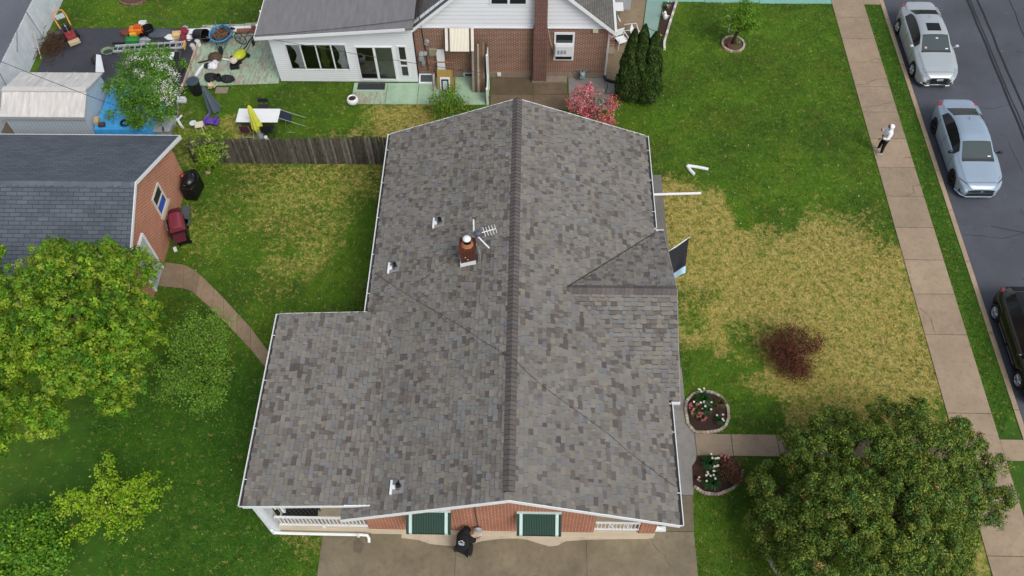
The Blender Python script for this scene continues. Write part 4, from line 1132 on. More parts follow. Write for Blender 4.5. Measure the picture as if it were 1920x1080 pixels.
def crown(name, parent, lobes, n_cl, n_leaf, rc, size, pal, m=None, seed=1, up=.25, inner=.35, jit=.2, clvar=.22, flat=.75, droop=0, zmin=.05):
    g = np.random.default_rng(seed)
    L = np.array(lobes, float); w = L[:, 3] ** 2; w /= w.sum()
    pick = g.choice(len(L), n_cl, p=w)
    d = sphere_dirs(n_cl, g, up)
    rad = L[pick, 3] * (1 - inner * g.random(n_cl) ** 1.7) * g.uniform(1 - jit, 1 + jit, n_cl)
    d[:, 2] *= flat
    c = L[pick, :3] + d * rad[:, None]
    c[:, 2] = np.maximum(c[:, 2], zmin)
    keep = np.ones(n_cl, bool)
    for i in range(len(L)):
        q = np.linalg.norm((c - L[i, :3]) / np.array((1, 1, flat)), axis=1)
        keep &= (q > L[i, 3] * .55) | (pick == i)
    # natural gaps
    keep &= vnoise(c[:, 0] * 2.1 + c[:, 2] * 1.3, c[:, 1] * 2.1, seed) > .2
    c = c[keep]; d = unit(d[keep]); n_cl = len(c)
    cc = np.array([lin(x) for x in pal])[g.integers(0, len(pal), n_cl)] * g.uniform(1 - clvar, 1 + clvar, (n_cl, 1))
    k = n_leaf
    off = g.normal(size=(n_cl, k, 3)) * rc
    cen = (c[:, None] + off).reshape(-1, 3); cen[:, 2] -= droop * np.abs(off.reshape(-1, 3)[:, 0])
    cen[:, 2] = np.maximum(cen[:, 2], zmin)
    nr = unit(np.repeat(d, k, 0) * .6 + np.array((0, 0, .7)) + g.normal(size=(n_cl * k, 3)) * .55)
    s = size * g.uniform(.65, 1.3, n_cl * k)
    col = np.repeat(cc, k, 0) * g.uniform(.75, 1.25, (n_cl * k, 1))
    return fast_mesh(name, rhombs(cen, nr, s, g=g), 4, m or M_LEAF, parent, np.repeat(col, 4, 0)), c
def tufts(name, parent, lobes, n, k, rt, size, pal, m=None, seed=1, up=.3, inner=.25, jit=.15, flat=.85, gap=.2, nf=1.9, tip=None, aspect=.6, hid=.62):
    """crown of small dome-shaped tufts of leaves spread over the lobes of a crown"""
    g = np.random.default_rng(seed); L = np.array(lobes, float); w = L[:, 3] ** 2; w /= w.sum()
    pick = g.choice(len(L), n, p=w); d = sphere_dirs(n, g, up); d[:, 2] *= flat
    c = L[pick, :3] + d * (L[pick, 3] * (1 - inner * g.random(n) ** 1.5) * g.uniform(1 - jit, 1 + jit, n))[:, None]
    c[:, 2] = np.maximum(c[:, 2], .1); keep = np.ones(n, bool)
    for i in range(len(L)): keep &= (np.linalg.norm((c - L[i, :3]) / np.array((1, 1, flat)), axis=1) > L[i, 3] * hid) | (pick == i)
    keep &= vnoise(c[:, 0] * nf + c[:, 2], c[:, 1] * nf + c[:, 2] * .7, seed) > gap
    c = c[keep]; d = unit(d[keep]); n = len(c)
    r = rt * g.uniform(.6, 1.35, (n, 1, 1))
    ax = unit(d * .8 + np.array((0, 0, .8)))
    q = unit(g.normal(size=(n, k, 3)) + ax[:, None] * .9)
    rad = g.uniform(.55, 1.1, (n, k, 1))
    cen = (c[:, None] + q * r * rad).reshape(-1, 3); cen[:, 2] = np.maximum(cen[:, 2], .03)
    pal = np.array([lin(x) for x in pal]); base = pal[g.integers(0, len(pal), n)] * g.uniform(.68, 1.3, (n, 1))
    col = np.repeat(base[:, None], k, 1)
    if tip is not None:
        tc = np.array([lin(x) for x in tip])[g.integers(0, len(tip), n)] * g.uniform(.8, 1.2, (n, 1))
        f = np.clip((rad - .8) / .3, 0, 1) * g.uniform(.3, 1, (n, k, 1)); col = col * (1 - f) + tc[:, None] * f
    col = (col * g.uniform(.88, 1.12, (n, k, 1))).reshape(-1, 3)
    nr = unit(q.reshape(-1, 3) + g.normal(size=(n * k, 3)) * .35)
    return fast_mesh(name, rhombs(cen, nr, size * g.uniform(.7, 1.35, n * k), aspect, g), 4, m or M_LEAF, parent, np.repeat(col, 4, 0))
def limbs(name, parent, base, ends, r0, m=M_BARK, r1=.015, fork=.45, seed=2, lean=0):
    g = np.random.default_rng(seed)
    b = MB(); base = Vector(base)
    top = Vector((sum(e[0] for e in ends) / len(ends), sum(e[1] for e in ends) / len(ends), sum(e[2] for e in ends) / len(ends)))
    fk = base.lerp(top, fork); 
    b.tube([base, base.lerp(fk, .5) + Vector((.03, .02, 0)), fk], [r0 * 1.15, r0 * .9, r0 * .75], 9)
    for e in ends:
        e = Vector(e); mid = fk.lerp(e, .5) + Vector((g.normal() * .06, g.normal() * .06, .1))
        b.tube([fk, mid, e], [r0 * .55, r0 * .32, r1], 6)
    return b.build(name, m, parent, smooth=True)

# big maple at the left
MAP = [(-16.78,14.14,4.5,1.18),(-14.95,13.72,5.2,1.23),(-13.68,14.45,5.6,1.15),(-12.66,14.33,5.2,.99),(-12.32,15.35,4.6,.78),(-13.24,12.51,6,1.24),(-11.97,12.4,5.6,1.17),(-11.83,13.44,4.8,.9),(-14.4,11.66,5.6,1.24),(-12.63,11.23,5.8,1.05),(-11.73,11.49,5,1.02),(-14.78,10.69,4.8,1.16),(-13.81,10.29,4.6,.93),(-11.89,10.94,4.2,.55),(-11.49,12.84,4.2,.66),(-15.42,9.87,3.6,.63),(-13.16,10.53,5,.65),(-17.02,15.57,4.5,.52),(-14.75,15.45,5,.68),(-13.31,15.47,5,.68)]
MAP = [(x - .28 * (1 if x < -14 else .9), y - .1, z, r * .86) for x, y, z, r in MAP]
tr = thing("maple_tree", "large broad maple with yellow-green leaves overhanging the garage roof", "tree", (-14.2, 12.6, 0))
tufts("crown", tr, MAP, 3300, 46, .17, .046, ['#84a426', '#749c28', '#90ac30', '#608e20', '#94a836', '#52801e', '#78a02c'], seed=21, up=.3, inner=.5, jit=.22, gap=.32, nf=1.6, hid=.5)
limbs("trunk", tr, (-14.2, 12.6, 0), [(l[0], l[1], l[2] - .2) for l in MAP[:14]], .2, seed=3)
# thin sapling by the path
SAP = [(-11.7,12.4,2.2,.5),(-11.2,11.9,2.0,.5),(-11.3,14.6,2.2,.4),(-10.0,12.5,1.8,.5),(-11.33,13.87,2.4,.54),(-10.48,14.08,2.4,.71),(-9.86,13.1,2,.53),(-10.97,12.5,2,.79),(-10.36,11.93,1.6,.61),(-11.63,13.08,2,.53),(-10.52,14.82,2.2,.37)]
tr = thing("sapling_tree", "sparse young green tree with see-through crown beside the curved garden path", "tree", (-10.7, 13.0, 0))
SAPTREE = tr
# star shaped young tree, lower left
tips = [(-13.39,10.31,1.6),(-14.61,8.62,1.5),(-14.27,8.95,1.5),(-14.6,8.35,1.3),(-11.49,9.58,1.5),(-11.24,9.1,1.4),(-11.78,9.54,1.6),(-12.77,7.7,1.0),(-13.65,7.6,1.0),(-14.2,7.55,.9),(-11.75,8.0,1.2),(-12.2,7.75,1.2),(-13.31,9.48,1.9),(-11.3,8.63,1.3),(-13.4,8.2,1.4),(-12.3,8.6,1.9),(-12.9,9.3,2.1),(-12.0,9.2,1.8)]
tr = thing("star_tree", "small bright lime tree with arms spread like a star on the lower left lawn", "tree", (-12.75, 8.75, 0))
def arms(parent, base, tips, n_per, rc, size, pal, seed, m=M_LEAF, lift=.3, start=.22):
    g = np.random.default_rng(seed); cen = []; b = MB(); base = Vector(base)
    top = base + Vector((0, 0, 1.3))
    b.tube([base, top], [.05, .035], 8)
    for tp in tips:
        tp = Vector(tp); mid = top.lerp(tp, .5) + Vector((g.normal() * .06, g.normal() * .06, lift * .3))
        pts = [top, mid, tp]; b.tube(pts, [.02, .014, .004], 5)
        ln = (tp - top).length
        for k in range(int(n_per * ln)):
            f = start + (1 - start) * k / (n_per * ln)
            p = top.lerp(mid, f * 2) if f < .5 else mid.lerp(tp, f * 2 - 1)
            cen.append(np.array(p) + g.normal(size=3) * np.array((.07, .07, .05)) * (1.25 - f * .6))
            if g.random() < .35:      # side twig
                cen.append(np.array(p) + g.normal(size=3) * np.array((.17, .17, .06)))
    b.build("branches", M_BARK, parent, smooth=True)
    c = np.array(cen); n = len(c); k = 13
    cc = np.array([lin(x) for x in pal])[g.integers(0, len(pal), n)] * g.uniform(.8, 1.2, (n, 1))
    cen = np.repeat(c, k, 0) + g.normal(size=(n * k, 3)) * rc
    nr = unit(g.normal(size=(n * k, 3)) * .6 + np.array((0, 0, .9)))
    fast_mesh("crown", rhombs(cen, nr, size * g.uniform(.7, 1.3, n * k), g=g), 4, m, parent, np.repeat(np.repeat(cc, k, 0) * g.uniform(.8, 1.2, (n * k, 1)), 4, 0))
arms(tr, (-12.75, 8.75, 0), tips, 11, .075, .042, ['#93b81f', '#86ad1c', '#9cbb2c', '#7aa31c', '#a3bd38'], 6)
g = np.random.default_rng(14)
st_ = [(l[0] + g.normal() * .3, l[1] + g.normal() * .32, l[2] + g.uniform(-.5, .9)) for l in SAP * 5]
arms(SAPTREE, (-10.75, 12.9, 0), st_, 9, .11, .034, ['#6f9a2c', '#5f8d28', '#7da436', '#6a9036', '#86a640'], 16, lift=.5, start=.35)
# bush at the bottom left corner
BU = [(-15.21,7.82,1,.83),(-15.8,7.92,1.2,.57),(-15.11,7.01,1,.98),(-15.8,6.95,1.2,.81),(-14.43,7.16,.8,.45)]
tr = thing("leafy_bush", "dense bright green bush cut off by the lower left corner", "bush", (-15.3, 7.3, 0))
crown("foliage", tr, BU, 1000, 14, .1, .048, ['#6f9c22', '#5e8c20', '#82a82e', '#4e7a1c', '#5f9430'], seed=23, inner=.6)
limbs("stem", tr, (-15.3, 7.3, 0), [(l[0], l[1], l[2]) for l in BU], .06, seed=9)
# white blossom tree by the tarpaulin
BL = [(-16.7,26.54,2.6,.4),(-15.9,26.58,3,.62),(-15.14,26.33,2.8,.62),(-16.4,25.51,2.4,.72),(-15.32,25.47,2.6,.8),(-14.88,25.74,2.2,.5),(-16.6,25.3,1.8,.4),(-15.96,25.07,1.8,.72),(-15.25,25.17,1.7,.62),(-15.36,26.76,3.4,.33),(-16.46,26.78,3.1,.26),(-15.03,27.06,3,.27),(-16.3,24.95,1.3,.35),(-14.46,27.09,2.4,.2),(-17.4,25.05,1.5,.25),(-17.34,25.87,2.2,.26)]
tr = thing("blossom_tree", "green tree speckled with white blossom beside the blue tarpaulin", "tree", (-15.9, 25.7, 0))
crown("crown", tr, BL, 1700, 13, .085, .038, ['#5c8a28', '#4b7c23', '#6c9a32', '#53802a', '#7aa43e'], seed=24, inner=.5, jit=.28)
crown("blossom", tr, [(-15.5,26.4,2.9,.7),(-15.1,25.9,2.7,.75),(-14.95,25.5,2.4,.62),(-15.2,26.2,2.6,.6),(-15.9,26.5,3.0,.6)], 950, 6, .045, .026, ['#e6e3dc', '#d9d6cf', '#efece4'], M_PETAL, seed=25, inner=.25, jit=.2)
limbs("trunk", tr, (-15.9, 25.7, 0), [(l[0], l[1], l[2]) for l in BL[:12]], .09, seed=6)
# two arborvitae columns
def column(name, label, x, y, spires, seed):
    t_ = thing(name, label, "evergreen", (x, y, 0), "columnar evergreens at the corner of the white sided house")
    g = np.random.default_rng(seed); cen = []; nr = []
    for sx, sy, h, r in spires:
        n = int(5200 * h * r)
        f = g.random(n) ** .8; z = .05 + f * h
        rr = r * (np.minimum(1, (f + .08) * 5) * (1 - f) ** .62 + .02) * g.uniform(.78, 1.06, n)
        a = g.uniform(0, 2 * math.pi, n)
        rr *= 1 + .1 * np.sin(a * 5 + z * 4) + .3 * (vnoise(a * 2.2 + sx * 9, z * 3.1, seed) - .5)
        cen.append(np.c_[sx + rr * np.cos(a), sy + rr * np.sin(a), z]); nr.append(np.c_[np.cos(a), np.sin(a), np.full(n, .3)])
    cen = np.concatenate(cen); nr = unit(np.concatenate(nr) + g.normal(size=cen.shape) * .45)
    pal = np.array([lin(q) for q in ('#304a1c', '#284019', '#3d5823', '#243a18', '#486028', '#4e5327')])
    cl = pal[g.integers(0, len(pal), len(cen))] * g.uniform(.7, 1.2, (len(cen), 1))
    cl *= (.72 + .6 * vnoise(cen[:, 0] * 6 + cen[:, 1] * 4, cen[:, 2] * 5, 3))[:, None]
    ax = np.tile(np.array((0, 0, 1.0)), (len(cen), 1)) + g.normal(size=cen.shape) * .35
    fast_mesh("foliage", rhombs(cen, nr, .055 * g.uniform(.7, 1.3, len(cen)), .45, g, ax), 4, M_NEEDLE, t_, np.repeat(cl, 4, 0))
    b = MB(); 
    for sx, sy, h, r in spires: b.tube([(sx, sy, 0), (sx, sy, h * .8)], [.05, .015], 7)
    b.build("trunk", M_BARK, t_)
column("arborvitae_tree", "dark columnar evergreen with two tips, nearer the brick wall", 4.4, 27.75, [(4.2, 27.75, 3.72, .6), (4.58, 27.72, 3.98, .58)], 31)
column("arborvitae_tree", "dark columnar evergreen with one tip, nearer the open lawn", 5.05, 27.7, [(5.05, 27.62, 3.7, .64)], 32)
# pink dogwood
DG = [(2.23,26.46,1.5,.44),(2.0,26.04,1.3,.45),(2.65,25.89,1.6,.55),(3.32,25.95,1.4,.4),(2.89,25.63,1.1,.5),(2.35,25.72,1,.4),(3.24,25.52,.9,.4),(2.4,26.66,1.7,.17)]
tr = thing("pink_dogwood", "pink flowering shrub behind the roof ridge near the dark columnar evergreens", "shrub", (2.65, 26.0, 0))
crown("flowers", tr, DG, 600, 8, .07, .034, ['#e0687c', '#d85a74', '#e78a96', '#e0736c', '#eaa4a8', '#d65c66'], M_PETAL, seed=41, inner=.6, jit=.25)
crown("pale_flowers", tr, DG, 110, 2, .05, .03, ['#e8c9c4', '#e9dcc9'], M_PETAL, seed=42, inner=.2, jit=.25)
crown("leaves", tr, DG, 170, 8, .08, .034, ['#3c5a22', '#4a6426', '#5b4a28'], seed=43, inner=.9, up=-.4)
limbs("stem", tr, (2.65, 26.0, 0), [(l[0], l[1], l[2] + .1) for l in DG], .05, M_TWIG, seed=7)
# shrub by the neighbour's patio
SB = [(-3.56,26.55,.9,.6),(-3.98,26.7,.9,.38),(-3.06,26.5,.8,.42),(-3.63,26.22,.6,.6),(-3.41,26.98,1.1,.36)]
tr = thing("patio_shrub", "loose light green shrub with reddish tips in front of the leaning picture frame", "shrub", (-3.56, 26.5, 0))
crown("foliage", tr, SB, 620, 9, .08, .034, ['#6f9a2c', '#5f8c28', '#84a83c', '#8a8a3a', '#547f24'], seed=44, inner=.8, jit=.3)
limbs("stem", tr, (-3.56, 26.5, 0), [(l[0], l[1], l[2]) for l in SB], .04, M_TWIG, seed=8)
# little tree in a ring bed
rt = thing("round_tree", "small round-headed tree with leaning trunk in a stone-ringed bed on the upper lawn", "tree", (9.28, 31.3, 0))
crown("crown", rt, [(9.35, 31.0, 1.75, .42), (9.75, 30.95, 1.55, .4), (9.05, 31.05, 1.5, .35), (9.5, 31.3, 2.0, .35), (9.6, 30.7, 1.25, .3)], 460, 10, .08, .036, ['#6a9420', '#5a841e', '#7ea52a', '#4c741a'], seed=45, inner=.5)
b = MB(); b.tube([(9.28, 31.3, 0), (9.33, 31.26, .5), (9.4, 31.15, 1.0), (9.4, 31.05, 1.5)], [.09, .075, .06, .03], 9); b.tube([(9.38, 31.2, .85), (9.65, 31.0, 1.35)], [.05, .02], 7); b.tube([(9.38, 31.2, .85), (9.1, 31.1, 1.35)], [.04, .02], 7); b.build("trunk", M_BARK, rt, smooth=True)
M_MULCH = mat('#3a2620', .95, .45, 9, .6); M_MULCH2 = mat('#5a4a33', .95, .35, 7, .5)
def stone_ring(name, label, pts, w, h, n, cols, gap=.012, closed=True, parent=None):
    """row of edging blocks along a closed or open line"""
    P = [Vector((p[0], p[1], 0)) for p in pts]
    if closed: P = P + [P[0]]
    ln = [0]
    for a_, b_ in zip(P[:-1], P[1:]): ln.append(ln[-1] + (b_ - a_).length)
    def at(s):
        for i in range(len(P) - 1):
            if s <= ln[i + 1] + 1e-9: return P[i].lerp(P[i + 1], (s - ln[i]) / max(1e-9, ln[i + 1] - ln[i]))
        return P[-1]
    b = MB()
    for i in range(n):
        a_ = at(ln[-1] * i / n); c_ = at(ln[-1] * (i + 1) / n); d_ = c_ - a_
        k = random.choice(cols); b.col = tuple(x * random.uniform(.85, 1.15) for x in lin(k))
        m_ = (a_ + c_) / 2
        b.box((m_.x, m_.y, h / 2), (d_.length - gap, w, h + random.uniform(-.01, .01)), math.atan2(d_.y, d_.x))
    return b
M_STONE = NT("edging_stones"); M_STONE = M_STONE.done(M_STONE.mix(1.0, M_STONE.attr("Col", "Color"), M_STONE.mix(M_STONE.noise(20, 4), (.7,) * 3, (1.25,) * 3), 'MULTIPLY'), .85)
def ell(cx, cy, rx, ry, n=24, a0=0, a1=2 * math.pi): return [(cx + rx * math.cos(a0 + (a1 - a0) * i / n), cy + ry * math.sin(a0 + (a1 - a0) * i / n)) for i in range(n)]
def bed(name, label, poly, blocks, n, cols, w=.09, h=.1, mulch=M_MULCH, closed=True, seed=5):
    t_ = thing(name, label, "flower bed", (sum(p[0] for p in poly) / len(poly), sum(p[1] for p in poly) / len(poly), 0))
    b = MB(); b.prism(poly, -.02, .035); b.build("mulch", mulch, t_)
    PAVE.append(poly)
    stone_ring("e", "", blocks, w, h, n, cols, closed=closed).build("edging", M_STONE, t_)
    return t_
ring = ell(9.3, 31.2, .5, .52)
bed("ring_bed", "round bed ringed with pale stones under the small round-headed tree", ring, ring, 22, ['#a09482', '#8d8170', '#b3a893'], mulch=M_MULCH2)
ring = ell(-19.37, 34.3, .72, .55)
bed("mulch_ring", "round brown mulch bed at the top edge of the left upper lawn", ring, ring, 20, ['#6a5646', '#7a6552'], mulch=mat('#5b4030', .95, .35, 9, .5))
e1 = [(5.47, 12.2), (5.44, 12.76), (5.5, 13.05), (5.75, 13.33), (6.1, 13.44), (6.45, 13.4), (6.75, 13.2), (6.9, 12.85), (6.88, 12.45), (6.75, 12.15), (6.5, 11.97), (6.1, 11.9), (5.68, 11.9)]
bed("flower_bed", "mulched flower bed with white edging stones above the front walk", e1, e1, 40, ['#a79b8b', '#948979', '#b5aa99'])
e2 = [(5.44, 10.05), (5.47, 10.7), (5.7, 11.03), (6.3, 11.05), (6.95, 11.0), (7.1, 10.6), (7.0, 10.25), (6.7, 9.95), (6.2, 9.76), (5.75, 9.8)]
bed("flower_bed", "mulched flower bed with white edging stones below the front walk", e2, [(5.46, 10.0), (5.75, 9.78), (6.2, 9.73), (6.7, 9.93), (7.0, 10.22), (7.12, 10.6)], 22, ['#a79b8b', '#948979', '#b5aa99'], closed=False)
e3 = [(5.95, 31.0), (6.12, 31.0), (6.5, 32.6), (6.92, 34.15), (6.4, 34.15), (5.92, 32.05), (5.7, 31.05)]
bed("flower_bed", "narrow mulch strip edged with white stones along the teal walk", e3, [(6.12, 30.8), (6.12, 31.2), (6.5, 32.6), (6.95, 34.15)], 13, ['#b9b4a8', '#cfcac0', '#a49d90'], w=.1, h=.12, closed=False)
# tufted flowering plants
def clump(name, label, x, y, r, h, n, leafcol, flower=None, nf=0, cat="flowering plant", grp=None, seed=1, fs=.03):
    t_ = thing(name, label, cat, (x, y, .035), grp); g = np.random.default_rng(seed)
    a = g.uniform(0, 2 * math.pi, n); out = np.c_[np.cos(a), np.sin(a), np.zeros(n)]; side = np.c_[-np.sin(a), np.cos(a), np.zeros(n)]
    rr = r * g.uniform(.35, 1, n)[:, None]; hh = h * g.uniform(.6, 1, n)[:, None]; z = np.array((0, 0, 1.0)); w = .012
    b0 = np.array((x, y, .035)) + out * .04 * g.random((n, 1)); m_ = b0 + out * rr * .5 + z * hh; e = b0 + out * rr + z * hh * .7
    tri1 = np.stack([b0 - side * w, b0 + side * w, m_ + side * w, m_ - side * w], 1); tri2 = np.stack([m_ - side * w, m_ + side * w, e + side * w * .3, e - side * w * .3], 1)
    pal = np.array([lin(q) for q in leafcol]); cl = pal[g.integers(0, len(pal), n)] * g.uniform(.8, 1.2, (n, 1))
    fast_mesh("leaves", np.concatenate([tri1, tri2]).reshape(-1, 3), 4, M_LEAF, t_, np.repeat(np.tile(cl, (2, 1)), 4, 0))
    if flower:
        fp = []; fc = []
        for k in range(nf):
            aa = g.uniform(0, 2 * math.pi); q = r * math.sqrt(g.random()) * .95
            c = np.array((x + q * math.cos(aa), y + q * math.sin(aa), .05 + h * g.uniform(.9, 1.15)))
            for j in range(6):
                th = j * math.pi / 3
                c2 = c + np.array((math.cos(th), math.sin(th), .1)) * fs * .6
                fp.append(c2); fc.append(np.array(lin(flower[g.integers(0, len(flower))])) * g.uniform(.85, 1.1))
        fp = np.array(fp); nr = unit(g.normal(size=fp.shape) * .3 + np.array((0, 0, 1.)))
        fast_mesh("flowers", rhombs(fp, nr, fs, .8, g), 4, M_PETAL, t_, np.repeat(np.array(fc), 4, 0))
    return t_
DL = ['#2f5a2a', '#3b6a34', '#274e26']; W = ['#ece9dc', '#f0ecd9']; PK = ['#c46a7c', '#d58a92', '#b8586c']
clump("daffodil_clump", "large tuft of white daffodils at the back of the bed above the front walk", 6.05, 13.05, .42, .32, 170, DL, W, 7, seed=1)
clump("daffodil_clump", "white daffodils in the middle of the bed above the front walk", 6.15, 12.7, .26, .28, 70, DL, W, 4, seed=2)
clump("daffodil_clump", "three white blooms at the right of the bed above the front walk", 6.52, 12.3, .2, .25, 45, DL, W, 4, seed=3)
clump("pink_flower_clump", "pink flowers beside the house walk in the bed above the front walk", 5.72, 12.62, .26, .26, 90, ['#4a5a2a', '#5b6a30'], PK, 12, seed=4)
clump("pink_flower_clump", "pink flowers near the lower left stones of the bed above the front walk", 5.95, 12.42, .2, .22, 60, ['#4a5a2a', '#5b6a30'], PK, 9, seed=5)
clump("brown_shrub", "brown-green trailing plant at the upper right of the bed above the front walk", 6.62, 12.98, .27, .2, 120, ['#5a4a2c', '#4e5a2a', '#6b5636'], seed=6)
clump("daffodil_clump", "tall green tuft with white blooms at the top of the bed below the front walk", 6.0, 10.75, .32, .36, 170, DL, W, 8, seed=7)
clump("daffodil_clump", "tuft with white blooms around it in the middle of the bed below the front walk", 6.15, 10.4, .26, .22, 50, DL, W, 7, seed=8)
clump("daffodil_clump", "low green tuft by the lower stones of the bed below the front walk", 6.05, 10.08, .34, .26, 130, DL, W, 3, seed=9)
clump("pink_flower_clump", "single pink bloom beside white ones at the left of the bed below the front walk", 5.66, 10.2, .18, .2, 30, DL, PK + W, 3, seed=10)
clump("pink_flower_clump", "pink blooms at the upper right of the bed below the front walk", 6.5, 10.85, .25, .3, 60, ['#5a4a34', '#6b5636'], PK, 8, seed=11)
t_ = thing("brown_shrub", "twiggy reddish brown shrub at the right of the bed below the front walk", "shrub", (6.75, 10.4, .03))
crown("foliage", t_, [(6.72, 10.45, .3, .36), (6.85, 10.25, .25, .25), (6.6, 10.65, .3, .25)], 260, 9, .05, .024, ['#7a5340', '#8a5c44', '#6b4a38', '#5f5434'], seed=46, inner=.8, jit=.3)
limbs("stem", t_, (6.75, 10.4, .03), [(6.5, 10.6, .4), (6.9, 10.7, .4), (7.0, 10.3, .35), (6.6, 10.2, .4)], .015, M_TWIG, .004, .2)
clump("bed_plant", "small low plants scattered in the narrow mulch strip", 6.05, 31.55, .16, .14, 40, ['#5f7a2c', '#4f6a28'], ['#c9a04a'], 2, seed=12)
clump("bed_plant", "grey-green plant at the top of the narrow mulch strip", 6.45, 33.7, .2, .3, 70, ['#8a8f7c', '#767c68'], ['#d9d6cc'], 6, seed=13)
clump("bed_plant", "red flowering plant at the left of the stone-ringed bed", 9.0, 31.05, .15, .16, 40, ['#6a3a30', '#7a4038'], ['#b0525a'], 5, seed=14)
clump("bed_plant", "pale green tuft at the right of the stone-ringed bed", 9.5, 31.35, .2, .14, 60, ['#7a8f4a', '#8a9a5c'], seed=15)
# barberry
t_ = thing("barberry_bush", "dark red twiggy round bush on the straw-coloured front lawn", "bush", (9.25, 14.75, 0))
RB = [(9.25, 14.85, .6, .72), (9.85, 14.9, .65, .5), (8.7, 14.8, .55, .5), (9.2, 14.3, .35, .6), (9.8, 15.3, .8, .34), (8.95, 15.3, .85, .38), (9.3, 15.5, .8, .3), (10.1, 15.1, .8, .3), (8.4, 15.0, .7, .3), (9.6, 14.2, .4, .4)]
crown("foliage", t_, RB, 2300, 7, .07, .021, ['#5c3026', '#4c2620', '#6c3c30', '#3f231b', '#754636', '#54412c'], M_NEEDLE, seed=47, inner=.8, jit=.42, up=.2)
g = np.random.default_rng(5)
limbs("stem", t_, (9.25, 14.75, 0), [(9.25 + q[0] * .55, 14.8 + q[1] * .5, .8 + .22 * q[2]) for q in g.normal(size=(60, 3))], .03, mat('#5a3029', .9, .2, 9), .005, .1)
# plants by the picket fence
t_ = thing("fence_shrub", "bright lime shrub with long shoots against the picket fence", "shrub", (-13.25, 23.5, 0))
FS = [(-13.15, 23.6, 1.0, .34), (-13.3, 23.5, .7, .38), (-13.0, 23.45, .6, .33), (-13.4, 23.35, .4, .3)]
crown("foliage", t_, FS, 330, 9, .065, .034, ['#86a82a', '#769c26', '#94b038', '#688f24'], seed=48, inner=.6)
ft = [(-12.3, 23.7, 1.5), (-12.25, 23.65, 1.25), (-13.6, 23.8, 1.5), (-12.85, 23.9, 1.65), (-13.2, 24.0, 1.7), (-13.9, 23.5, 1.0), (-12.3, 23.4, .9), (-12.75, 23.3, .6)]
arms(t_, (-13.2, 23.5, -.3), ft, 11, .04, .03, ['#9aba48', '#8aae38', '#a6c05a'], 8, lift=.1, start=.3)
t_ = thing("fence_shrub", "yellow-green shrub at the garage corner beside the white rake board", "shrub", (-13.95, 24.1, 0))
crown("foliage", t_, [(-14.0, 23.95, 1.2, .3), (-14.25, 24.2, 1.0, .3), (-13.7, 24.2, 1.1, .28), (-13.35, 24.3, 1.0, .2)], 260, 9, .06, .032, ['#7a9430', '#8a9a34', '#6b8a28', '#93a544'], seed=49, inner=.7)
b = MB(); b.tube([(-13.95, 24.1, 0), (-14.0, 24.05, 1.1)], [.03, .01], 6); b.build("stem", M_TWIG, t_)
t_ = thing("weed_clump", "small mustard green weed between the grey lid and the garage roof", "plant", (-15.05, 25.35, 0))
crown("foliage", t_, [(-15.05, 25.35, .25, .22)], 60, 8, .05, .03, ['#8a9a2a', '#7a8a24'], seed=50, inner=.8)
# side-yard greenery next to the brick steps
t_ = thing("wall_shrub", "dark green shrub below the gutter end of the brick house at the top", "shrub", (3.62, 32.4, 0))
crown("foliage", t_, [(3.6, 32.3, .5, .35), (3.75, 32.8, .4, .3)], 170, 9, .06, .035, ['#31502a', '#3c5c2c', '#28451f'], seed=51, inner=.5)
b = MB(); b.tube([(3.62, 32.4, 0), (3.62, 32.4, .5)], .02, 6); b.build("stem", M_TWIG, t_)
# big yew in the right foreground
YW = [(14.65,9.35,1.2,.34),(14.6,10.35,1.5,.3),(14.35,8.75,1.0,.3),(12.3,11.85,2.1,.34),(11.2,12.0,1.9,.36),(8.5,11.1,1.5,.4),(7.25,8.6,.9,.4),(7.4,9.5,1.3,.36),(13.6,11.3,1.8,.34),(12.9,7.6,1.0,.4),(9.2,11.2,2.0,.36),(10.5,9.1,2.2,1.2),(7.96,9.09,1.5,1.0),(9.0,10.14,2.0,1.05),(8.16,8.02,1.4,1.15),(9.21,8.37,2.7,1.25),(10.36,9.92,2.5,1.15),(11.71,11.42,1.9,.72),(11.8,10.37,2.3,1.15),(12.89,10.2,1.9,.88),(14.0,10.9,1.4,.5),(14.1,9.95,1.2,.45),(12.74,9.03,1.9,1.02),(10.91,8.68,2.8,1.4),(9.82,7.49,2.5,1.35),(8.76,7.08,1.9,1.25),(11.51,7.52,2.1,1.25),(7.55,8.2,.9,.6),(7.73,9.82,1.0,.58),(9.95,11.5,1.4,.68),(12.85,8.2,1.3,.6),(9.95,6.4,2.0,1.3)]
t_ = thing("yew_shrub", "huge mounded dark green evergreen beside the sidewalk in the lower right", "evergreen", (10.6, 8.6, 0))
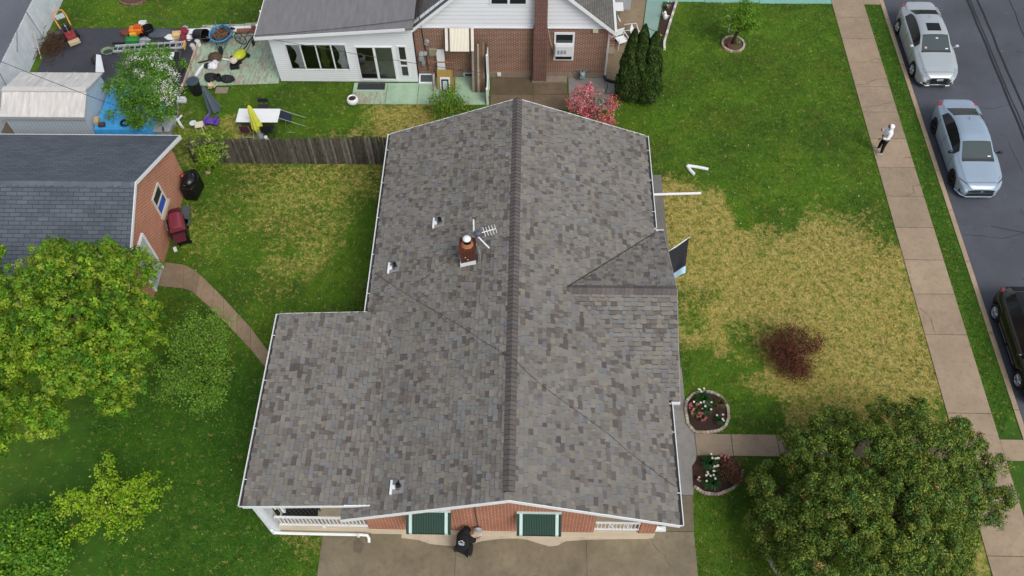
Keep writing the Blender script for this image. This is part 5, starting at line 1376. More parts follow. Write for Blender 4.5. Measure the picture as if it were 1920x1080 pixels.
def plumes(name, parent, lobes, n, k, length, spread, size, pal, tip, seed, m):
    g = np.random.default_rng(seed); L = np.array(lobes, float); w = L[:, 3] ** 2; w /= w.sum()
    pick = g.choice(len(L), n, p=w); d = sphere_dirs(n, g, .35)
    c = L[pick, :3] + d * L[pick, 3:4] * g.uniform(.72, 1.04, (n, 1))
    c[:, 2] = np.maximum(c[:, 2], .1)
    keep = np.ones(n, bool)
    for i in range(len(L)): keep &= (np.linalg.norm(c - L[i, :3], axis=1) > L[i, 3] * .68) | (pick == i)
    keep &= vnoise(c[:, 0] * 1.9 + c[:, 2], c[:, 1] * 1.9 + c[:, 2] * .7, seed) > .16
    c = c[keep]; d = d[keep]; n = len(c)
    ax = unit(d * .8 + np.array((0, 0, .75)) + g.normal(size=(n, 3)) * .25)
    ln = length * g.uniform(.6, 1.3, (n, 1, 1))
    tt = g.random((n, k, 1)) ** .7
    lat = g.normal(size=(n, k, 3)); lat -= ax[:, None] * np.sum(lat * ax[:, None], -1, keepdims=True)
    wd = spread * (1.05 - .75 * tt)
    cen = c[:, None] + ax[:, None] * (tt - .45) * ln + lat * wd
    pal = np.array([lin(q) for q in pal]); tipc = np.array([lin(q) for q in tip])
    base = pal[g.integers(0, len(pal), n)] * g.uniform(.7, 1.25, (n, 1)); tp = tipc[g.integers(0, len(tipc), n)] * g.uniform(.8, 1.2, (n, 1))
    f = np.clip((tt - .45) / .55, 0, 1) * g.uniform(.3, 1, (n, k, 1))
    col = base[:, None] * (1 - f) + tp[:, None] * f
    col = (col * g.uniform(.75, 1.25, (n, k, 1))).reshape(-1, 3)
    cen = cen.reshape(-1, 3); axk = np.repeat(ax, k, 0) + g.normal(size=cen.shape) * .5
    nr = unit(g.normal(size=cen.shape) + np.repeat(d, k, 0) * .6)
    return fast_mesh(name, rhombs(cen, nr, size * g.uniform(.7, 1.4, len(cen)), .38, g, axk), 4, m, parent, np.repeat(col, 4, 0))
tufts("foliage", t_, YW, 4300, 96, .185, .036, ['#445e28', '#50692c', '#3a5522', '#5c6e2e', '#456834', '#556129', '#63762f'], M_NEEDLE, 61, up=.35, inner=.3, jit=.1, gap=.2, nf=2.2, tip=['#9aa63e', '#889c3a', '#aaae4c', '#7a983a', '#749a4a'], aspect=.42, hid=.66)
tufts("brown_sprays", t_, YW, 70, 70, .15, .036, ['#6a5a30', '#75642f'], M_NEEDLE, 62, tip=['#a8905a', '#b09664'], aspect=.42)
limbs("trunk", t_, (10.6, 8.6, 0), [(l[0], l[1], l[2]) for l in YW], .22, seed=12, fork=.25)
b = stone_ring("e", "", ell(9.9, 8.35, 2.42, 2.3, 40, R(160), R(260)), .12, .09, 16, ['#a9a498', '#b9b3a6'], gap=.02, closed=False)
tag(b.build("stone_edging", M_STONE), "curved pale stone edging under the left side of the huge dark evergreen", "edging")
# ------------------------------------------------------------------ cars
def paint(name, col, metal=.25, rough=.32):
    t = NT(name)
    c = lin(col)
    o = t.mix(t.ramp(t.noise(1.2, 3), .3, .7), tuple(x * .95 for x in c), tuple(min(1, x * 1.04) for x in c))
    return t.done(o, rough, metal, coat=.45)
M_CGLASS = NT("car_glass").done((.05, .068, .07), .08, spec=.42)
M_CGLASSD = NT("tinted_car_glass").done((.008, .009, .01), .12, spec=.35)
M_TYRE = mat('#151517', .85, .2, 8); M_RIM = mat('#b9bcc0', .3, .06, 9, metal=.85); M_RIMD = mat('#1c1c1f', .4, .1, 9, metal=.4)
M_RED = mat('#a81520', .25, .1, 8, coat=.6); M_HEAD = mat('#8d969c', .12, .3, 14, coat=.8); M_PLASTIC = mat('#17181a', .6, .15, 9)
def smooth1(y, k):
    w = np.exp(-np.linspace(-2, 2, 2 * k + 1) ** 2); w /= w.sum()
    return np.convolve(np.pad(y, k, mode='edge'), w, 'valid')
def make_car(name, label, loc, S, body_m, rim_m, glass=M_CGLASS):
    root = thing(name, label, "car", loc, "cars parked along the kerb", rz=1e-6)
    L = S['L']; n = 121; t = np.linspace(0, L, n)
    def cur(key, k=2): p = np.array(S[key]); return smooth1(np.interp(t, p[:, 0], p[:, 1]), k)
    zt = cur('top'); zb = cur('belt'); hw = cur('hw'); hr = cur('hr'); cab = cur('cab', 2)      # cab 1 inside the greenhouse
    zl = np.full(n, .2); zl[t < .25] += (0.25 - t[t < .25]) * .25; zl[t > L - .35] += (t[t > L - .35] - L + .35) * .5
    for tw in (S['wf'], S['wr']):
        q = np.abs(t - tw); ra = .365
        zl = np.where(q < ra, np.maximum(zl, .32 + np.sqrt(np.maximum(0, ra * ra - q * q))), zl)
    half = []
    z1 = np.maximum(zl + .015, .33); z2 = np.maximum(zl + .04, .58); z2 = np.minimum(z2, zb - .03); z1 = np.minimum(z1, z2 - .01); zl2 = np.minimum(zl, z1 - .005)
    zr = zt - .055 * cab - .02 * (1 - cab)
    hg = hr + (hw * .93 - hr) * (.25 + .7 * cab)
    P = [(hw * .95, zl2), (hw * .985, z1), (hw, z2), (hw * .985, zb - .05), (hw * .955, zb), (hg, zb + .025 * cab + (zr - zb) * .35 * (1 - cab)),
         (hr + (hg - hr) * .42, zb + (zr - zb) * .62), (hr + .02 * cab, zr - .02 * cab), (hr * .9, zr + (zt - zr) * .45), (hr * .5, zr + (zt - zr) * .9), (hr * 0, zt)]
    m = len(P)
    G = np.zeros((n, 2 * m - 1, 3))
    for j, (x, z) in enumerate(P):
        for s, jj in ((-1, j), (1, 2 * m - 2 - j)):
            G[:, jj, 0] = s * x; G[:, jj, 1] = t - L / 2; G[:, jj, 2] = z
    w = 2 * m - 1
    nrmG = np.zeros_like(G)
    du = np.gradient(G, axis=0); dv = np.gradient(G, axis=1); nrmG = unit(np.cross(du, dv))
    if nrmG[n // 2, m - 1, 2] < 0: nrmG = -nrmG
    b = MB(); vs = [tuple(p) for p in G.reshape(-1, 3)]; fs = []
    for i in range(n - 1):
        for j in range(w - 1): fs.append((i * w + j, i * w + j + 1, (i + 1) * w + j + 1, (i + 1) * w + j))
    fs.append(tuple(range(w))); fs.append(tuple((n - 1) * w + j for j in range(w - 1, -1, -1)))
    b.add(vs, fs); body = b.build("body", body_m, root, smooth=True)
    def patch(nm, t0, t1, j0, j1, mm, off=.007, par=root, mirror=False, shape=None):
        i0, i1 = int(np.searchsorted(t, t0)), int(np.searchsorted(t, t1)); o_ = None
        for side in ((0, 1) if mirror else (0,)):
            a0, a1 = (j0, j1) if side == 0 else (w - 1 - j1, w - 1 - j0)
            b = MB(); H = G[i0:i1 + 1, a0:a1 + 1] + nrmG[i0:i1 + 1, a0:a1 + 1] * off; r_, c_ = H.shape[:2]; fs = []
            for i in range(r_ - 1):
                for j in range(c_ - 1):
                    if shape is not None and not shape(t[i0 + i]): continue
                    fs.append((i * c_ + j, i * c_ + j + 1, (i + 1) * c_ + j + 1, (i + 1) * c_ + j))
            b.add([tuple(p) for p in H.reshape(-1, 3)], fs); o_ = b.build(nm, mm, par, smooth=True)
        return o_
    ws = patch("windshield", S['ws'][0], S['ws'][1], 8, w - 9, glass)
    patch("rear_window", S['rw'][0], S['rw'][1], 8, w - 9, M_CGLASSD)
    for a0, a1 in S['side']: patch("side_window", a0, a1, 5, 7, M_CGLASSD, mirror=True)
    patch("cowl", S['ws'][0] - .1, S['ws'][0] + .02, 8, w - 9, M_PLASTIC, .006)
    if 'sun' in S: patch("sunroof", S['sun'][0], S['sun'][1], 9, w - 10, M_CGLASSD, .006)
    if S.get('lamps', True):
        patch("headlight", S['hl'][0], S['hl'][1], 4, 6, M_HEAD, .008, mirror=True)
    patch("tail_light", L - S['tl'][0], L - S['tl'][1], 3, 5, M_RED, .008, mirror=True)
    # seams
    b = MB()
    for ts in S['seams']:
        i = int(np.searchsorted(t, ts))
        for s in (0, 1):
            jj = [j if s == 0 else w - 1 - j for j in (1, 2, 3, 4)]
            b.tube([tuple(G[i, j] + nrmG[i, j] * .001) for j in jj], .006, 4)
    i = int(np.searchsorted(t, S['hood'])); b.tube([tuple(G[i, j] + nrmG[i, j] * .001) for j in range(5, w - 5)], .006, 4)
    b.build("panel_gap", M_PLASTIC, body)
    # wheels
    for tw in (S['wf'], S['wr']):
        for s in (-1, 1):
            c = Vector((s * (S['hwmax'] - .12), tw - L / 2, .32)); ax = Vector((s, 0, 0))
            b = MB(); b.lathe(c, [(.21, -.1), (.3, -.1), (.318, -.07), (.32, 0), (.318, .08), (.3, .105), (.225, .108), (.215, .06), (.2, .0)], 28, ax); wh = b.build("wheel", M_TYRE, root, smooth=True)
            b = MB(); b.lathe(c, [(.20, .05), (.222, .1), (.212, .104), (.2, .07)], 28, ax)
            for k in range(5):
                an = 2 * math.pi * k / 5 + .3; p0 = c + ax * .085; p1 = p0 + Vector((0, math.cos(an), math.sin(an))) * .2
                b.tube([p0, p1], [.034, .028], 6)
            b.lathe(c, [(.05, .06), (.055, .105), (.03, .112)], 14, ax); b.build("rim", rim_m, wh)
            b = MB(); b.lathe(c, [(.2, .0), (.2, .045)], 20, ax); b.build("brake_disc", M_RIMD, wh)
    b = MB(); b.bb(-.7, .7, -L / 2 + .25, L / 2 - .25, .17, .52); b.build("underbody", M_BLACK, root)
    # mirrors, handles
    i = int(np.searchsorted(t, S['mir']))
    for s in (-1, 1):
        x = s * (hw[i] + .08); b = MB(); b.ball((x, t[i] - L / 2, zb[i] + .09), .1, 14, 8, (1.05, .62, .72)); b.tube([(s * (hw[i] - .06), t[i] - L / 2, zb[i] + .02), (x, t[i] - L / 2, zb[i] + .06)], .03, 6); b.build("mirror", S['mirror_m'], root, smooth=True)
    for th in S['handles']:
        i = int(np.searchsorted(t, th))
        for s in (-1, 1):
            b = MB(); b.bb(s * (hw[i] * .985) - .012, s * (hw[i] * .985) + .02, t[i] - L / 2 - .1, t[i] - L / 2 + .1, zb[i] - .12, zb[i] - .09); b.build("door_handle", S.get('handle_m', body_m), root, bevel=.008)
    return root, G, nrmG, t, w
sed = dict(L=4.70, wf=.93, wr=3.79, hwmax=.915,
    top=[(0, .64), (.06, .70), (.2, .77), (.5, .85), (.9, .92), (1.28, .98), (1.35, 1.02), (2.0, 1.36), (2.3, 1.415), (2.7, 1.43), (3.1, 1.41), (3.4, 1.35), (3.98, 1.12), (4.1, 1.10), (4.45, 1.09), (4.62, 1.06), (4.7, .98)],
    belt=[(0, .58), (.2, .68), (.6, .78), (1.2, .88), (2.0, .93), (3.4, .97), (4.2, .99), (4.6, .96), (4.7, .88)],
    hw=[(0, .46), (.05, .62), (.15, .745), (.35, .845), (.7, .90), (1.5, .915), (3.3, .915), (4.0, .89), (4.35, .83), (4.58, .74), (4.7, .62)],
    hr=[(0, .40), (.15, .56), (.5, .66), (1.28, .72), (1.4, .70), (2.0, .61), (2.6, .59), (3.2, .575), (3.5, .58), (4.0, .66), (4.4, .64), (4.7, .5)],
    cab=[(0, 0), (1.25, 0), (1.45, 1), (3.75, 1), (4.05, 0), (4.7, 0)],
    ws=(1.36, 2.0), rw=(3.38, 3.93), side=[(1.66, 3.62)], sun=(2.22, 2.70), hl=(.1, .5), tl=(.36, .1), seams=(1.5, 2.6, 3.5), hood=.24, mir=1.66, handles=(2.42, 3.38))
M_SILVER = paint("silver_paint", '#a9b0b4', .25)
S1 = dict(sed); S1['mirror_m'] = M_SILVER
car1, G, NG, tt_, w_ = make_car("parked_car", "silver sedan with a dark sunroof, parked farthest up the street", (17.87, 28.47 + 2.35, -.1), S1, M_SILVER, M_RIM)
b = MB(); b.bb(-.36, .36, -2.365, -2.33, .34, .66); b.bb(-.62, -.4, -2.33, -2.25, .27, .4); b.bb(.4, .62, -2.33, -2.25, .27, .4); b.build("grille", M_PLASTIC, car1, bevel=.02)
b = MB()
for k in range(4):
    b.tube([(-.099 + k * .066 + .04 * math.cos(a), -2.372, .59 + .04 * math.sin(a)) for a in np.linspace(0, 2 * math.pi, 17)[:-1]], .008, 6, closed=True)
b.build("emblem", mat('#e2e4e6', .25, .03, 9, metal=.6), car1)
b = MB(); b.tube([(-.72, -2.22, .3), (-.5, -2.36, .25), (-.35, -2.375, .26)], .022, 6); b.tube([(.72, -2.22, .3), (.5, -2.36, .25), (.35, -2.375, .26)], .022, 6); b.build("bumper_trim", M_SILVER, car1)
def decal(nm, t0, x0, wd, hh, col):
    i = int(np.searchsorted(tt_, t0)); z = np.interp(t0, tt_, G[:, w_ // 2, 2])
    z1 = np.interp(t0 + hh, tt_, G[:, w_ // 2, 2]); y = t0 - 2.35
    b = MB(); b.poly3([(x0, y, z + .0), (x0 + wd, y, z + .0), (x0 + wd, y + hh, z1 + .0), (x0, y + hh, z1 + .0)], (0, -.002, .012)); b.build(nm, mat(col, .5), car1)
decal("sticker", 1.44, -.5, .1, .07, '#c99aa4'); decal("sticker", 1.42, .4, .12, .035, '#d9e2e6'); decal("rear_view_mirror", 1.84, .0, .1, .05, '#c4cacc')
b = MB(); b.poly3([(-.01, 3.05 - 2.35, 1.42), (.01, 3.05 - 2.35, 1.42), (.006, 3.2 - 2.35, 1.46), (-.006, 3.2 - 2.35, 1.46)], (0, .05, -.02)); b.build("antenna_fin", M_SILVER, car1)

M_BLUE = paint("pale_blue_paint", '#8e9fb0', .12)
S2 = dict(sed); S2.update(L=4.68, wf=.9, wr=3.75, mirror_m=M_BLACK)
S2['top'] = [(0, .60), (.06, .68), (.2, .75), (.5, .83), (.9, .90), (1.22, .96), (1.3, 1.0), (2.0, 1.33), (2.3, 1.40), (2.7, 1.42), (3.1, 1.39), (3.5, 1.29), (4.05, 1.09), (4.2, 1.07), (4.5, 1.06), (4.62, 1.02), (4.7, .93)]
S2['ws'] = (1.3, 1.98); S2['rw'] = (3.42, 3.98); S2['side'] = [(1.62, 3.7)]; S2.pop('sun'); S2['hl'] = (.08, .42); S2['lamps'] = False
S2['tl'] = (.42, .12)
car2, G, NG, tt_, w_ = make_car("parked_car", "pale blue sedan with black mirrors and black wheels, parked beside the walking person", (17.98, 22.22 + 2.34, -.1), S2, M_BLUE, M_RIMD)
def skin(car, nm, cells, mm, off=.009):
    """patch of the body surface given as (t, j) corner quads"""
    def at(tq, j):
        i = np.interp(tq, tt_, np.arange(len(tt_))); i0 = int(i); f = i - i0; i1 = min(i0 + 1, len(tt_) - 1); j0 = int(j); j1 = min(j0 + 1, w_ - 1); h = j - j0
        A = lambda M_: (M_[i0, j0] * (1 - f) + M_[i1, j0] * f) * (1 - h) + (M_[i0, j1] * (1 - f) + M_[i1, j1] * f) * h
        p = A(G) + A(NG) * off; return tuple(p)
    for mir in (0, 1):
        b = MB()
        for q in cells:
            b.add([at(a_, (j_ if not mir else w_ - 1 - j_)) for a_, j_ in q], [(0, 1, 2, 3)])
        b.build(nm, mm, car)
strip = lambda tj0, tj1, dw: [[(tj0[0] + (tj1[0] - tj0[0]) * k / 6, tj0[1] + (tj1[1] - tj0[1]) * k / 6), (tj0[0] + (tj1[0] - tj0[0]) * (k + 1) / 6, tj0[1] + (tj1[1] - tj0[1]) * (k + 1) / 6), (tj0[0] + (tj1[0] - tj0[0]) * (k + 1) / 6 + dw, tj0[1] + (tj1[1] - tj0[1]) * (k + 1) / 6 + .0), (tj0[0] + (tj1[0] - tj0[0]) * k / 6 + dw, tj0[1] + (tj1[1] - tj0[1]) * k / 6)] for k in range(6)]
skin(car2, "headlight", strip((.55, 4.4), (.12, 6.2), .07), M_HEAD, .01)
skin(car2, "headlight_housing", strip((.50, 3.7), (.06, 6.0), .06), M_PLASTIC, .008)
b = MB(); b.bb(-.5, .5, -2.352, -2.325, .5, .57); b.bb(-.52, .52, -2.352, -2.33, .27, .4); b.build("grille", M_PLASTIC, car2, bevel=.015)
b = MB(); b.bb(-.05, .05, -2.36, -2.353, .505, .555); b.build("emblem", mat('#c9ccd0', .3, .03, 9, metal=.6), car2)
for s in (-1, 1):
    b = MB(); b.poly3([(s * .66, -2.235, .3), (s * .8, -2.1, .32), (s * .78, -2.1, .45), (s * .64, -2.235, .38)], (0, -.02, 0)); b.build("fog_recess", M_PLASTIC, car2)
b = MB(); b.tube([(-.86, -1.95, .24), (-.7, -2.2, .2), (-.5, -2.33, .2), (.5, -2.33, .2), (.7, -2.2, .2), (.86, -1.95, .24)], .03, 6); b.build("front_lip", M_BLUE, car2)
b = MB(); b.poly3([(.38, 1.38 - 2.34, 1.045), (.5, 1.38 - 2.34, 1.045), (.5, 1.42 - 2.34, 1.062), (.38, 1.42 - 2.34, 1.062)], (0, -.003, .012)); b.build("sticker", mat('#d9e2e6', .5), car2)
b = MB(); b.poly3([(-.01, .72, 1.40), (.01, .72, 1.40), (.006, .88, 1.44), (-.006, .88, 1.44)], (0, .05, -.02)); b.build("antenna_fin", M_BLUE, car2)

M_BLKP = paint("black_paint", '#0b0b0d', .0, .22)
S3 = dict(L=4.45, wf=.92, wr=3.68, hwmax=.89,
    top=[(0, .66), (.06, .74), (.2, .82), (.5, .92), (.9, 1.0), (1.1, 1.04), (1.2, 1.08), (1.85, 1.44), (2.2, 1.5), (2.8, 1.52), (3.5, 1.49), (3.9, 1.42), (4.25, 1.15), (4.38, 1.0), (4.45, .85)],
    belt=[(0, .6), (.2, .7), (.6, .82), (1.2, .93), (2.0, .98), (3.4, 1.04), (4.1, 1.05), (4.35, .98), (4.45, .8)],
    hw=[(0, .56), (.05, .66), (.15, .76), (.35, .83), (.7, .875), (1.5, .89), (3.4, .89), (3.9, .87), (4.2, .81), (4.38, .72), (4.45, .62)],
    hr=[(0, .4), (.15, .55), (.5, .64), (1.1, .7), (1.3, .68), (1.9, .6), (2.6, .585), (3.6, .57), (4.0, .56), (4.3, .6), (4.45, .5)],
    cab=[(0, 0), (1.05, 0), (1.3, 1), (4.1, 1), (4.35, 0), (4.45, 0)],
    ws=(1.2, 1.85), rw=(3.95, 4.25), side=[(1.5, 3.8)], hl=(.1, .5), tl=(.36, .06), seams=(1.4, 2.43, 3.35), hood=.25, mir=1.5, handles=(2.28, 3.2), mirror_m=M_BLKP)
car3, G, NG, tt_, w_ = make_car("parked_car", "black hatchback with silver wheels, cut off by the right edge", (17.88, 13.03 + 2.22, -.1), S3, M_BLKP, M_RIM)
b = MB(); b.bb(-.5, .5, -2.235, -2.2, .3, .6); b.build("grille", M_PLASTIC, car3, bevel=.02)
b = MB()
for y0, y1 in ((-.75, .0), (.12, .95)): b.bb(-.912, -.9, y0, y1, .4, .425)
b.build("side_trim", mat('#8f9296', .3, .05, 9, metal=.7), car3)

# ------------------------------------------------------------------ people
def skinned(name, joints, edges, m, parent, sub=2):
    """one continuous limb-and-body surface grown round a skeleton of (x, y, z, radius) joints"""
    me = bpy.data.meshes.new(name); bm = bmesh.new(); lay = bm.verts.layers.skin.verify(); V_ = []
    og = ORG[parent]
    for i, j in enumerate(joints):
        v = bm.verts.new((j[0] - og[0], j[1] - og[1], j[2] - og[2])); r_ = j[3]; v[lay].radius = r_ if isinstance(r_, tuple) else (r_, r_); V_.append(v)
        if i == 0: v[lay].use_root = True
    for a_, b_ in edges: bm.edges.new((V_[a_], V_[b_]))
    bm.to_mesh(me); bm.free(); me.materials.append(m)
    o = bpy.data.objects.new(name, me); COL.objects.link(o); o.parent = parent; ORG[o] = og
    sk = o.modifiers.new("skin", 'SKIN'); sk.use_smooth_shade = True
    ss = o.modifiers.new("smooth", 'SUBSURF'); ss.levels = sub; ss.render_levels = sub
    return o
M_SKIN = mat('#8d6654', .6, .08, 9); M_HOODW = mat('#ececf0', .85, .06, 9, .2); M_BLKCL = mat('#0c0c0f', .9, .2, 12, .2); M_SHOE = mat('#9da3a2', .7, .12, 12)
def hand(root, parent, palm, dirv, side, m, s=1.0):
    """palm, four unequal bent fingers and a thumb leaving the side"""
    palm = Vector(palm); d = Vector(dirv).normalized(); sd = Vector(side).normalized(); dn = d.cross(sd).normalized()
    J = [(*(palm - d * .06 * s), .022 * s), (*palm, .03 * s)]; E = [(0, 1)]
    for k, ln in enumerate((.062, .075, .07, .052)):
        b0 = palm + d * .035 * s + sd * (k - 1.5) * .02 * s; b1 = b0 + d * ln * .55 * s + dn * .008 * s; b2 = b1 + d * ln * .35 * s + dn * .03 * s
        q = len(J); J += [(*b0, .0095 * s), (*b1, .0085 * s), (*b2, .007 * s)]; E += [(1, q), (q, q + 1), (q + 1, q + 2)]
    t0 = palm - d * .01 * s - sd * .035 * s; t1 = t0 + d * .03 * s - sd * .02 * s; t2 = t1 + d * .03 * s + dn * .01 * s
    q = len(J); J += [(*t0, .011 * s), (*t1, .0095 * s), (*t2, .008 * s)]; E += [(1, q), (q, q + 1), (q + 1, q + 2)]
    return J, E
def join(*parts):
    J = []; E = []
    for j, e, link in parts:
        k = len(J); J += j; E += [(a_ + k, b_ + k) for a_, b_ in e]
        if link is not None: E.append((link, k))
    return J, E
# person standing on the sidewalk, facing the house (towards -x), hood up
px_, py_ = 14.57, 24.63
p1 = thing("person", "person in a white hooded jacket and black trousers standing on the sidewalk", "person", (px_, py_, .035))
def o1(x, y, z, r): return (px_ + x, py_ + y, .035 + z, r)
h1 = hand(p1, p1, (px_ - .30, py_ + .10, 1.28), (-.1, -.05, 1), (0, 1, 0), M_SKIN)
h2 = hand(p1, p1, (px_ - .32, py_ - .16, 1.02), (-.6, .1, -.5), (0, 1, 0), M_SKIN)
body_j = [o1(.02, 0, .86, .1), o1(.01, 0, 1.05, .115), o1(0, 0, 1.22, .13), o1(-.01, 0, 1.34, .07), o1(-.03, 0, 1.42, .05), o1(-.05, 0, 1.5, .085), o1(-.06, 0, 1.57, .08),
    o1(0, .15, 1.27, .055), o1(-.1, .24, 1.08, .045), o1(-.27, .12, 1.2, .033), o1(0, -.15, 1.27, .055), o1(-.08, -.24, 1.06, .045), o1(-.26, -.18, 1.02, .033),
    o1(.01, .09, .78, .085), o1(-.04, .12, .45, .06), o1(-.02, .15, .1, .042), o1(-.16, .16, .045, .035), o1(.02, -.08, .78, .085), o1(.0, -.11, .45, .06), o1(.03, -.13, .1, .042), o1(-.11, -.13, .045, .035)]
body_e = [(0, 1), (1, 2), (2, 3), (3, 4), (4, 5), (5, 6), (2, 7), (7, 8), (8, 9), (2, 10), (10, 11), (11, 12), (0, 13), (13, 14), (14, 15), (15, 16), (0, 17), (17, 18), (18, 19), (19, 20)]
J, E = join((body_j, body_e, None), (h1[0], h1[1], 9), (h2[0], h2[1], 12))
skinned("body", J, E, M_SKIN, p1)
skinned("jacket", [o1(.02, 0, .80, .165), o1(.01, 0, .95, .16), o1(0, 0, 1.1, .155), o1(0, 0, 1.24, .155), o1(.02, 0, 1.36, .09), o1(.0, 0, 1.44, .1), o1(0, .0, 1.54, .125), o1(-.0, 0, 1.6, .1),
    o1(0, .17, 1.27, .08), o1(-.1, .26, 1.08, .068), o1(-.25, .13, 1.19, .05), o1(0, -.17, 1.27, .08), o1(-.08, -.26, 1.06, .068), o1(-.24, -.19, 1.03, .05)],
    [(0, 1), (1, 2), (2, 3), (3, 4), (4, 5), (5, 6), (6, 7), (3, 8), (8, 9), (9, 10), (3, 11), (11, 12), (12, 13)], M_HOODW, p1)
skinned("trousers", [o1(.02, 0, .93, .14), o1(.01, .09, .74, .1), o1(-.04, .12, .45, .075), o1(-.02, .15, .1, .058), o1(.02, -.08, .74, .1), o1(.0, -.11, .45, .075), o1(.03, -.13, .1, .058)], [(0, 1), (1, 2), (2, 3), (0, 4), (4, 5), (5, 6)], M_BLKCL, p1)
for yy, xx in ((.155, -.08), (-.13, -.03)):
    b = MB(); b.ball((px_ + xx, py_ + yy, .035 + .045), .06, 14, 8, (2.3, .9, .75)); b.build("shoe", M_SHOE, p1, smooth=True)
b = MB()
b.ball((px_ - .105, py_, 1.575), .078, 16, 10, (.6, .85, 1.1)); face = b.build("face", mat('#6f4c44', .6, .08, 9), p1, smooth=True)
b = MB(); b.tube([(px_ - .15, py_, 1.6), (px_ - .172, py_, 1.565), (px_ - .155, py_, 1.55)], .012, 6); b.build("nose", M_SKIN, face)
b = MB()
for s in (-1, 1): b.ball((px_ - .148, py_ + s * .028, 1.61), .011, 8, 6)
b.build("eyes", M_BLACK, face)
b = MB(); b.tube([(px_ - .15, py_ - .025, 1.535), (px_ - .156, py_, 1.532), (px_ - .15, py_ + .025, 1.535)], .006, 6); b.build("mouth", mat('#5a2f2c', .6), face)
# person crouching at the front wall, back to the viewer
qx, qy = -1.9, 7.86
p2 = thing("person", "crouching person in a black hooded sweatshirt with white back print at the brick front wall", "person", (qx, qy, .03))
def o2(x, y, z, r): return (qx + x, qy + y, .03 + z, r)
hA = hand(p2, p2, (qx + .40, qy + .17, .62), (.9, .35, .1), (-.3, .9, 0), M_SKIN)
hB = hand(p2, p2, (qx + .22, qy + .34, .5), (.5, .8, -.1), (-.8, .5, 0), M_SKIN)
bj = [o2(-.06, -.1, .42, .1), o2(-.06, 0, .62, .1), o2(-.02, .12, .82, .1), o2(.04, .2, .93, .06), o2(.07, .25, .98, .05), o2(.1, .29, 1.03, .09), o2(.12, .31, 1.08, .085),
    o2(.12, .06, .84, .06), o2(.27, .06, .66, .05), o2(.36, .14, .62, .035), o2(-.12, .2, .82, .06), o2(-.02, .36, .62, .05), o2(.15, .3, .52, .035),
    o2(.06, -.12, .38, .06), o2(.16, .12, .38, .05), o2(.12, -.16, .1, .04), o2(.2, -.06, .05, .035), o2(-.14, -.06, .38, .06), o2(-.12, .2, .42, .05), o2(-.14, -.02, .1, .04), o2(-.1, .1, .05, .04)]
be = [(0, 1), (1, 2), (2, 3), (3, 4), (4, 5), (5, 6), (2, 7), (7, 8), (8, 9), (2, 10), (10, 11), (11, 12), (0, 13), (13, 14), (14, 15), (15, 16), (0, 17), (17, 18), (18, 19), (19, 20)]
J, E = join((bj, be, None), (hA[0], hA[1], 9), (hB[0], hB[1], 12))
skinned("body", J, E, M_SKIN, p2)
skinned("sweatshirt", [o2(-.06, -.12, .40, .22), o2(-.05, -.02, .6, .235), o2(-.01, .1, .79, .22), o2(.04, .19, .93, .15), o2(.1, .28, 1.03, .14), o2(.12, .31, 1.09, .125),
    o2(.15, .05, .84, .12), o2(.28, .05, .66, .1), o2(.34, .13, .62, .06), o2(-.14, .2, .82, .095), o2(-.03, .36, .62, .08), o2(.1, .31, .53, .06)],
    [(0, 1), (1, 2), (2, 3), (3, 4), (4, 5), (2, 6), (6, 7), (7, 8), (2, 9), (9, 10), (10, 11)], M_BLKCL, p2)
skinned("trousers", [o2(-.06, -.12, .38, .2), o2(.06, -.14, .38, .15), o2(.18, .08, .38, .12), o2(.14, -.22, .12, .1), o2(-.14, -.06, .38, .12), o2(-.12, .2, .42, .095), o2(-.14, -.02, .12, .07)], [(0, 1), (1, 2), (2, 3), (0, 4), (4, 5), (5, 6)], M_BLKCL, p2)
for xx, yy in ((.17, -.14), (-.12, .04)):
    b = MB(); b.ball((qx + xx, qy + yy, .08), .06, 14, 8, (1.0, 2.1, .8)); b.build("shoe", M_BLACK, p2, smooth=True)
# white house-shaped emblem with lettering-like bars on the back
nb_ = Vector((-.25, -.86, .62)).normalized(); ctr = Vector((qx - .07, qy - .1, .92)); ux = Vector((.9, -.2, .1)); ux = (ux - nb_ * ux.dot(nb_)).normalized(); uy = nb_.cross(ux)
if uy.z < 0: uy = -uy
def pt(u, v): return ctr + ux * u + uy * v
b = MB()
b.tube([pt(-.1, .03), pt(0, .1), pt(.1, .03)], .011, 5); b.tube([pt(.04, .075), pt(.04, .11)], .009, 5)
for v, hw_ in ((.0, .085), (-.035, .1), (-.065, .07)): b.tube([pt(-hw_, v), pt(hw_ * .2, v)], .009, 5); b.tube([pt(hw_ * .35, v), pt(hw_, v)], .009, 5)
pr_ = b.build("back_print", mat('#c9d0d6', .7), p2)
b = MB(); b.tube([(qx + .42, qy + .18, .66), (qx + .5, qy + .26, .7)], [.014, .02], 8); b.ball((qx + .51, qy + .275, .705), .028, 10, 8)
tag(b.build("hand_tool", mat('#c4bfb6', .4)), "small pale tool held against the front wall by the crouching person", "tool")
